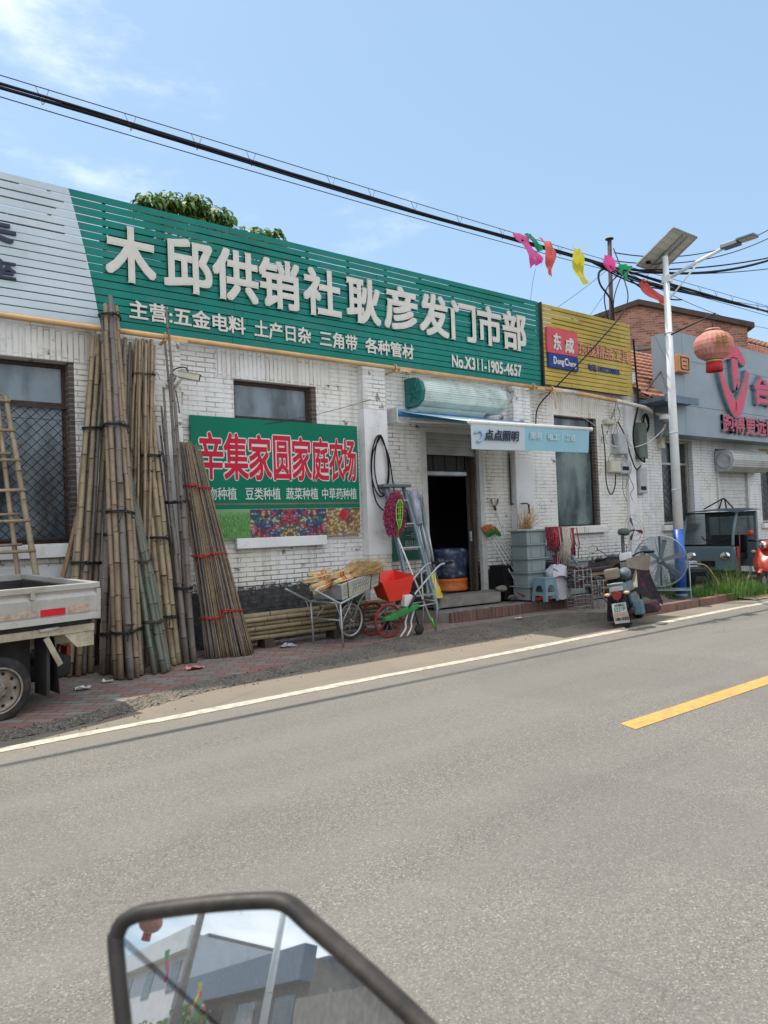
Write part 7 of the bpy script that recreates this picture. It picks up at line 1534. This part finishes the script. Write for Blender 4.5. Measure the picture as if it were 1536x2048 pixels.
def flag(lb, mat, P, seed, fr=5):
    """fluttering strip: P = list of (left,right) points from the wire downward"""
    g = random.Random(seed); mb = MB(); rows = []; n = len(P)
    A = bez([p[0] for p in P], 5); B = bez([p[1] for p in P], 5)
    for i, (a, b) in enumerate(zip(A, B)):
        rows.append([mb.bm.verts.new(a.lerp(b, k/8)+V((0, .03*sin(k*1.3+i*.5+seed)+.05*sin(i*.35+seed), 0))+(V((0, 0, g.uniform(-.05, .02))) if i == len(A)-1 else V())) for k in range(9)])
    for R0, R1 in zip(rows, rows[1:]):
        for k in range(8): mb.f((R0[k], R0[k+1], R1[k+1], R1[k]), True)
    return tag(mb.build('bunting_flag', mat=mat, fix=False), lb, 'flag', 'plastic bunting flags on the overhead cable')
yf = 7.66
F = lambda *q: [((a*K, yf, 1.55+K*(b-1.55)), (c*K, yf, 1.55+K*(d-1.55))) for a, b, c, d in q]
flag('torn magenta bunting flag, largest and leftmost on the cable', 'flag_pink', F((8.34, 6.0, 8.66, 6.0), (8.42, 5.86, 8.72, 5.86), (8.54, 5.68, 8.84, 5.70), (8.66, 5.53, 8.90, 5.62)), 1); flag('small green bunting flag folded over the large magenta one', 'flag_green', F((8.60, 6.04, 8.70, 6.05), (8.66, 5.92, 8.80, 5.93), (8.76, 5.80, 8.88, 5.82)), 2)
flag('red triangular bunting flag hanging left of the yellow strip', 'flag_red', F((8.86, 6.02, 9.20, 6.0), (8.93, 5.85, 9.20, 5.84), (9.04, 5.66, 9.19, 5.66), (9.14, 5.52, 9.18, 5.50)), 3); flag('long yellow bunting strip hanging by itself in the middle', 'flag_yellow', F((9.60, 6.03, 9.92, 6.01), (9.66, 5.86, 9.93, 5.86), (9.80, 5.66, 10.02, 5.66), (9.92, 5.50, 10.14, 5.56)), 4)
flag('small pink bunting flag blowing across the dark flue pipe', 'flag_pink', F((10.46, 6.06, 10.70, 6.08), (10.58, 5.97, 10.86, 5.98), (10.74, 5.84, 11.0, 5.92)), 5); flag('small green bunting flag right of the flue pipe', 'flag_green', F((10.98, 6.02, 11.32, 6.04), (11.0, 5.92, 11.30, 5.92), (11.10, 5.80, 11.2, 5.80)), 6)
flag('red bunting flag blowing toward the lamp post', 'flag_red', F((11.62, 5.80, 11.72, 5.90), (11.85, 5.60, 12.0, 5.80), (12.14, 5.50, 12.36, 5.62)), 7); flag('little yellow bunting flag wrapped on the lamp post', 'flag_yellow', F((12.30, 5.58, 12.50, 5.60), (12.34, 5.46, 12.48, 5.46), (12.36, 5.30, 12.44, 5.34)), 8)
WIRES = [((14.78, 10, 7.87), (20.46, 9.0, 9.32), .35, .013, 'black wire from the flue pipe rising to the upper right, topmost'), ((14.76, 10, 7.67), (20.43, 9.0, 9.08), .3, .013, 'black wire below the topmost one, rising to the right'), ((14.72, 10, 7.42), (20.3, 8.6, 8.15), .12, .011, 'level black wire crossing just under the solar panel'), ((11.3, 7.4, 6.02), (15.6, 6.5, 6.86), .22, .024, 'thick black wire crossing behind the lamp arm to the right edge'), ((11.3, 7.4, 6.0), (15.7, 6.6, 6.9), .10, .014, 'second black wire twisted above the thick one'), ((14.62, 10, 7.3), (24, 8.5, 7.3), .1, .007, 'thin wire running level behind the lamp post'),
 ((11.1, 7.4, 5.95), (13.6, 7.7, 5.92), .16, .014, 'slack black wire looping under the bundle by the lamp post'), ((11.2, 7.4, 5.98), (22, 9.5, 6.9), .2, .006, 'thinnest wire sloping away above the brick gable'), ((11.05, 7.4, 5.9), (12.3, 9.0, 5.69), .02, .004, 'fine wire slanting down to the olive sign, right one'), ((10.75, 7.4, 5.9), (11.2, 8.9, 5.70), .02, .004, 'fine wire slanting down to the olive sign, left one'), ((8.86, 7.4, 5.55), (10.45, 8.9, 5.72), -.06, .003, 'loose thread hanging from the magenta flag to the sign corner')]
for k, (a, b, s_, r_, lb) in enumerate(WIRES): mb = MB(); fix_ = lambda p: (p[0]*K, YC, 1.55+K*(p[2]-1.55)) if p[1] == 7.4 else p; mb.tube(sag(fix_(a), fix_(b), s_, 24), r_, 6); tag(mb.build('overhead_wire', mat='black'), lb, 'wire', 'single overhead wires at the right')
mb = MB(); mb.tube(bez([(11.65, YC, 6.2), (11.8, 8.3, 6.35), (13.9, 9.8, 6.9), (14.45, 9.9, 6.6), (14.45, 9.9, 5.9), (14.6, 9.92, 5.2)], 8), .022, 7); mb.tube(bez([(11.65, YC, 6.15), (12.6, 8.8, 6.1), (14.55, 9.9, 5.6)], 8), .012, 6); mb.tube(bez([(11.7, YC, 6.15), (12.9, 8.8, 6.0), (14.65, 9.9, 5.5)], 8), .010, 6); tag(mb.build('service_cable', mat='black'), 'curved black service cables dropping from the bundle along the flue pipe', 'cables')

def pole_wood(x, y):
    mb = MB(); mb.tube([(x, y, 0), (x, y, 7.2)], [.13, .09], 10); mb.box(x-.6, x+.6, y-.04, y+.04, 6.6, 6.7); return mb.build('utility_pole', mat='concrete')
# ------------------------------------------------------------------ street behind the camera and out to the left, seen in the mirror
def block(lb, x0, x1, y0, y1, h, mat, face, roofmat='concrete', doors=3, parap='plaster'):
    r = thing('shop_row', lb, 'building', ((x0+x1)/2, (y0+y1)/2, 0), world=True); mb = MB(); n = doors; holes = []
    yw_, yo = (y0, y0+.3) if face < 0 else (y1-.3, y1)
    for k in range(n):
        c = x0+(k+.5)*(x1-x0)/n; holes.append((c-1.1, c+1.1, .1, 2.6))
    wall(mb, x0, x1, 0, h, yw_, yo, holes); a, b = (yo, y1) if face < 0 else (y0, yw_); mb.box(x0, x1, a+.001, b-.001, 0, h-.01); mb.build('wall', r, mat)
    yy = (y0+.12) if face < 0 else (y1-.12)
    for hx in holes:
        mb = MB()
        for k in range(16): mb.box(hx[0], hx[1], yy+.01*(k % 2), yy+.04, .1+k*.156, .1+k*.156+.15)
        mb.build('roller_shutter', r, 'shutter_white')
    if h > 4.2:
        for k in range(n):
            c = x0+(k+.5)*(x1-x0)/n; mb = MB(); yq = yb0 = y0 if face < 0 else y1; mb.box(c-.7, c+.7, yq-.03, yq+.03, h-1.75, h-.75); mb.build('window', r, 'glass_dark')
    mb = MB(); s = -1 if face < 0 else 1; yb_ = y0 if face < 0 else y1
    mb.box(x0-.1, x1+.1, min(yb_, yb_+s*.35), max(yb_, yb_+s*.35), h-.55, h+.25); mb.build('parapet', r, parap); mb = MB(); mb.box(x0, x1, y0+.4, y1-.4, h+.001, h+.12); mb.build('roof', r, roofmat)
    return r
block('white plastered shop row left of the shop, outside the picture', -11, -3.05, 9.0, 14, 4.6, 'plaster', -1, doors=2, parap='red_dark'); block('cream shop row farther left along the street', -24, -11.2, 9.2, 14, 5.2, 'pipe_white', -1, doors=4); block('grey shop row with a blue parapet far down the street', -42, -24.5, 9.0, 15, 6.2, 'concrete', -1, 'panel_blue', doors=5, parap='panel_blue'); block('brick shop row at the far left end of the street', -70, -43, 9.0, 15, 5.2, 'red_brick', -1, doors=7)
block('tall white walled building far down the other side of the road', -52, -31, -14, -7.5, 6.4, 'plaster', 1, doors=5, parap='plaster'); block('grey shop with a blue roof edge across the road, behind us', -30.8, -19, -13, -7.5, 4.5, 'concrete', 1, 'blue_grey', doors=4, parap='blue_grey'); block('low cream shop row across the road, behind us', -18.8, -9.5, -13, -7.5, 3.3, 'pipe_white', 1, doors=3, parap='concrete'); block('low plain shop row facing the hardware shop across the road', -9.3, 8, -13, -7.5, 3.3, 'plaster', 1, doors=6, parap='concrete'); block('second shop row across the road, farther right', 9, 40, -13, -7.5, 5.2, 'concrete', 1, doors=9)
lamp('solar street lamp standing left of the truck, seen only in the wing mirror', -14.5, 7.0); tag(pole_wood(-21.5, -5.0), 'thin concrete utility pole across the road, seen in the wing mirror', 'pole'); lamp('solar street lamp on the far side of the road, seen only in the wing mirror', -15.5, -5.2, pi)
lantern('larger red lantern behind us across the road, seen in the wing mirror', -26, -4.6, 5.6, .38); lantern('smaller red lantern behind us, lower in the wing mirror', -27, -7.1, 3.6, .36)
tree('bright green street tree across the road, seen in the wing mirror', -23.5, -5.6, 3.2, 1.3, 9, 2200, mat='grass')
for k, (x, z, c) in enumerate(((-24.3, 4.7, 'flag_green'), (-24.0, 4.4, 'flag_pink'), (-20.2, 3.6, 'flag_yellow'), (-20.0, 3.4, 'flag_pink'), (-19.8, 3.3, 'flag_green'))): flag(f'{["pale green", "pink", "yellow", "second pink", "second green"][k]} bunting flag across the road behind us', c, [((x, -5.0, z), (x+.4, -5.0, z)), ((x+.05, -5.0, z-.25), (x+.38, -5.0, z-.25)), ((x+.15, -5.0, z-.5), (x+.25, -5.0, z-.5))], 20+k)
mb = MB(); mb.tube(sag((-60, -4.6, 7.5), (20, -4.6, 6.6), .5, 60), .03, 6); tag(mb.build('cable_bundle', mat='black'), 'black cable along the other side of the road, seen in the wing mirror', 'cables')
# ------------------------------------------------------------------ wing mirror of our own vehicle
def pixray(px, py): return (fwd + R_*((px-768)/1450) - U_*((py-1024)/1450)).normalized()
def up_mirror():
    c0 = EYE + pixray(540, 2020)*.66; d = pixray(480, 1950); r = V((-.935, -.30, .125)).normalized(); n = (r-d).normalized()
    def on(px, py): q = pixray(px, py); return EYE + q*((c0-EYE).dot(n)/q.dot(n))
    u = n.cross(V((0, 0, 1))).normalized()*-1; v = n.cross(u)
    if v.z < 0: v = -v
    if u.dot(R_) < 0: u = -u
    flat = lambda p: ((p-c0).dot(u), (p-c0).dot(v))
    return c0, n, u, v, on, flat
c0, mn, mu, mv, on, flat = up_mirror()
OUT = [(221, 1900), (226, 1858), (244, 1828), (278, 1810), (330, 1801), (430, 1789), (520, 1783), (562, 1785), (592, 1799), (630, 1833), (740, 1928), (860, 2040), (990, 2170), (1030, 2260), (980, 2330), (760, 2380), (480, 2390), (310, 2360), (262, 2290), (245, 2140)]
pts2 = [flat(on(*p)) for p in OUT]
def smooth(P, n=6):
    Q_ = []; m_ = len(P)
    for i in range(m_):
        a, b, c, d = (V((*P[(i+k) % m_], 0)) for k in (-1, 0, 1, 2))
        for k in range(n): t = k/n; q = .5*((2*b)+(c-a)*t+(2*a-5*b+4*c-d)*t*t+(-a+3*b-3*c+d)*t**3); Q_.append((q.x, q.y))
    return Q_
ol = smooth(pts2); ce = (sum(a for a, b in ol)/len(ol), sum(b for a, b in ol)/len(ol))
def ring(off, h):
    """outline moved inward by off metres and along the normal by h"""
    n_ = len(ol); out = []
    for i in range(n_):
        a, b = ol[i-1], ol[(i+1) % n_]; d = V((b[0]-a[0], b[1]-a[1], 0)).normalized(); nn = V((-d.y, d.x, 0)); c = V((ce[0]-ol[i][0], ce[1]-ol[i][1], 0))
        if nn.dot(c) < 0: nn = -nn
        out.append(c0 + mu*(ol[i][0]+nn.x*off) + mv*(ol[i][1]+nn.y*off) + mn*h)
    return out
wm = thing('wing_mirror', 'dusty black framed wing mirror of our own vehicle, close in front at the bottom', 'mirror', c0, world=True)
mb = MB(); R0 = [ring(o, h) for o, h in ((.0130, .001), (.0120, .005), (.009, .008), (.005, .009), (.001, .006), (0, .0), (.001, -.010), (.006, -.026), (.02, -.045), (.045, -.058))]
vs = [[mb.bm.verts.new(p) for p in r] for r in R0]; n_ = len(ol)
for A_, B_ in zip(vs, vs[1:]):
    for k in range(n_): mb.f((A_[k], A_[(k+1) % n_], B_[(k+1) % n_], B_[k]), True)
mb.f(vs[-1]); mb.build('housing', wm, 'mirror_frame')
mb = MB(); mb.f([mb.bm.verts.new(p) for p in ring(.0126, .002)]); gl = mb.build('mirror_glass', wm, 'mirror', fix=False)
mb = MB(); b = c0 - mn*.05 + mv*-.06; mb.tube(bez([b, b-mn*.05-V((0, 0, .05)), b+V((.16, -.12, -.16)), b+V((.30, -.26, -.26))], 6), .011, 9); mb.build('stalk', wm, 'iron')
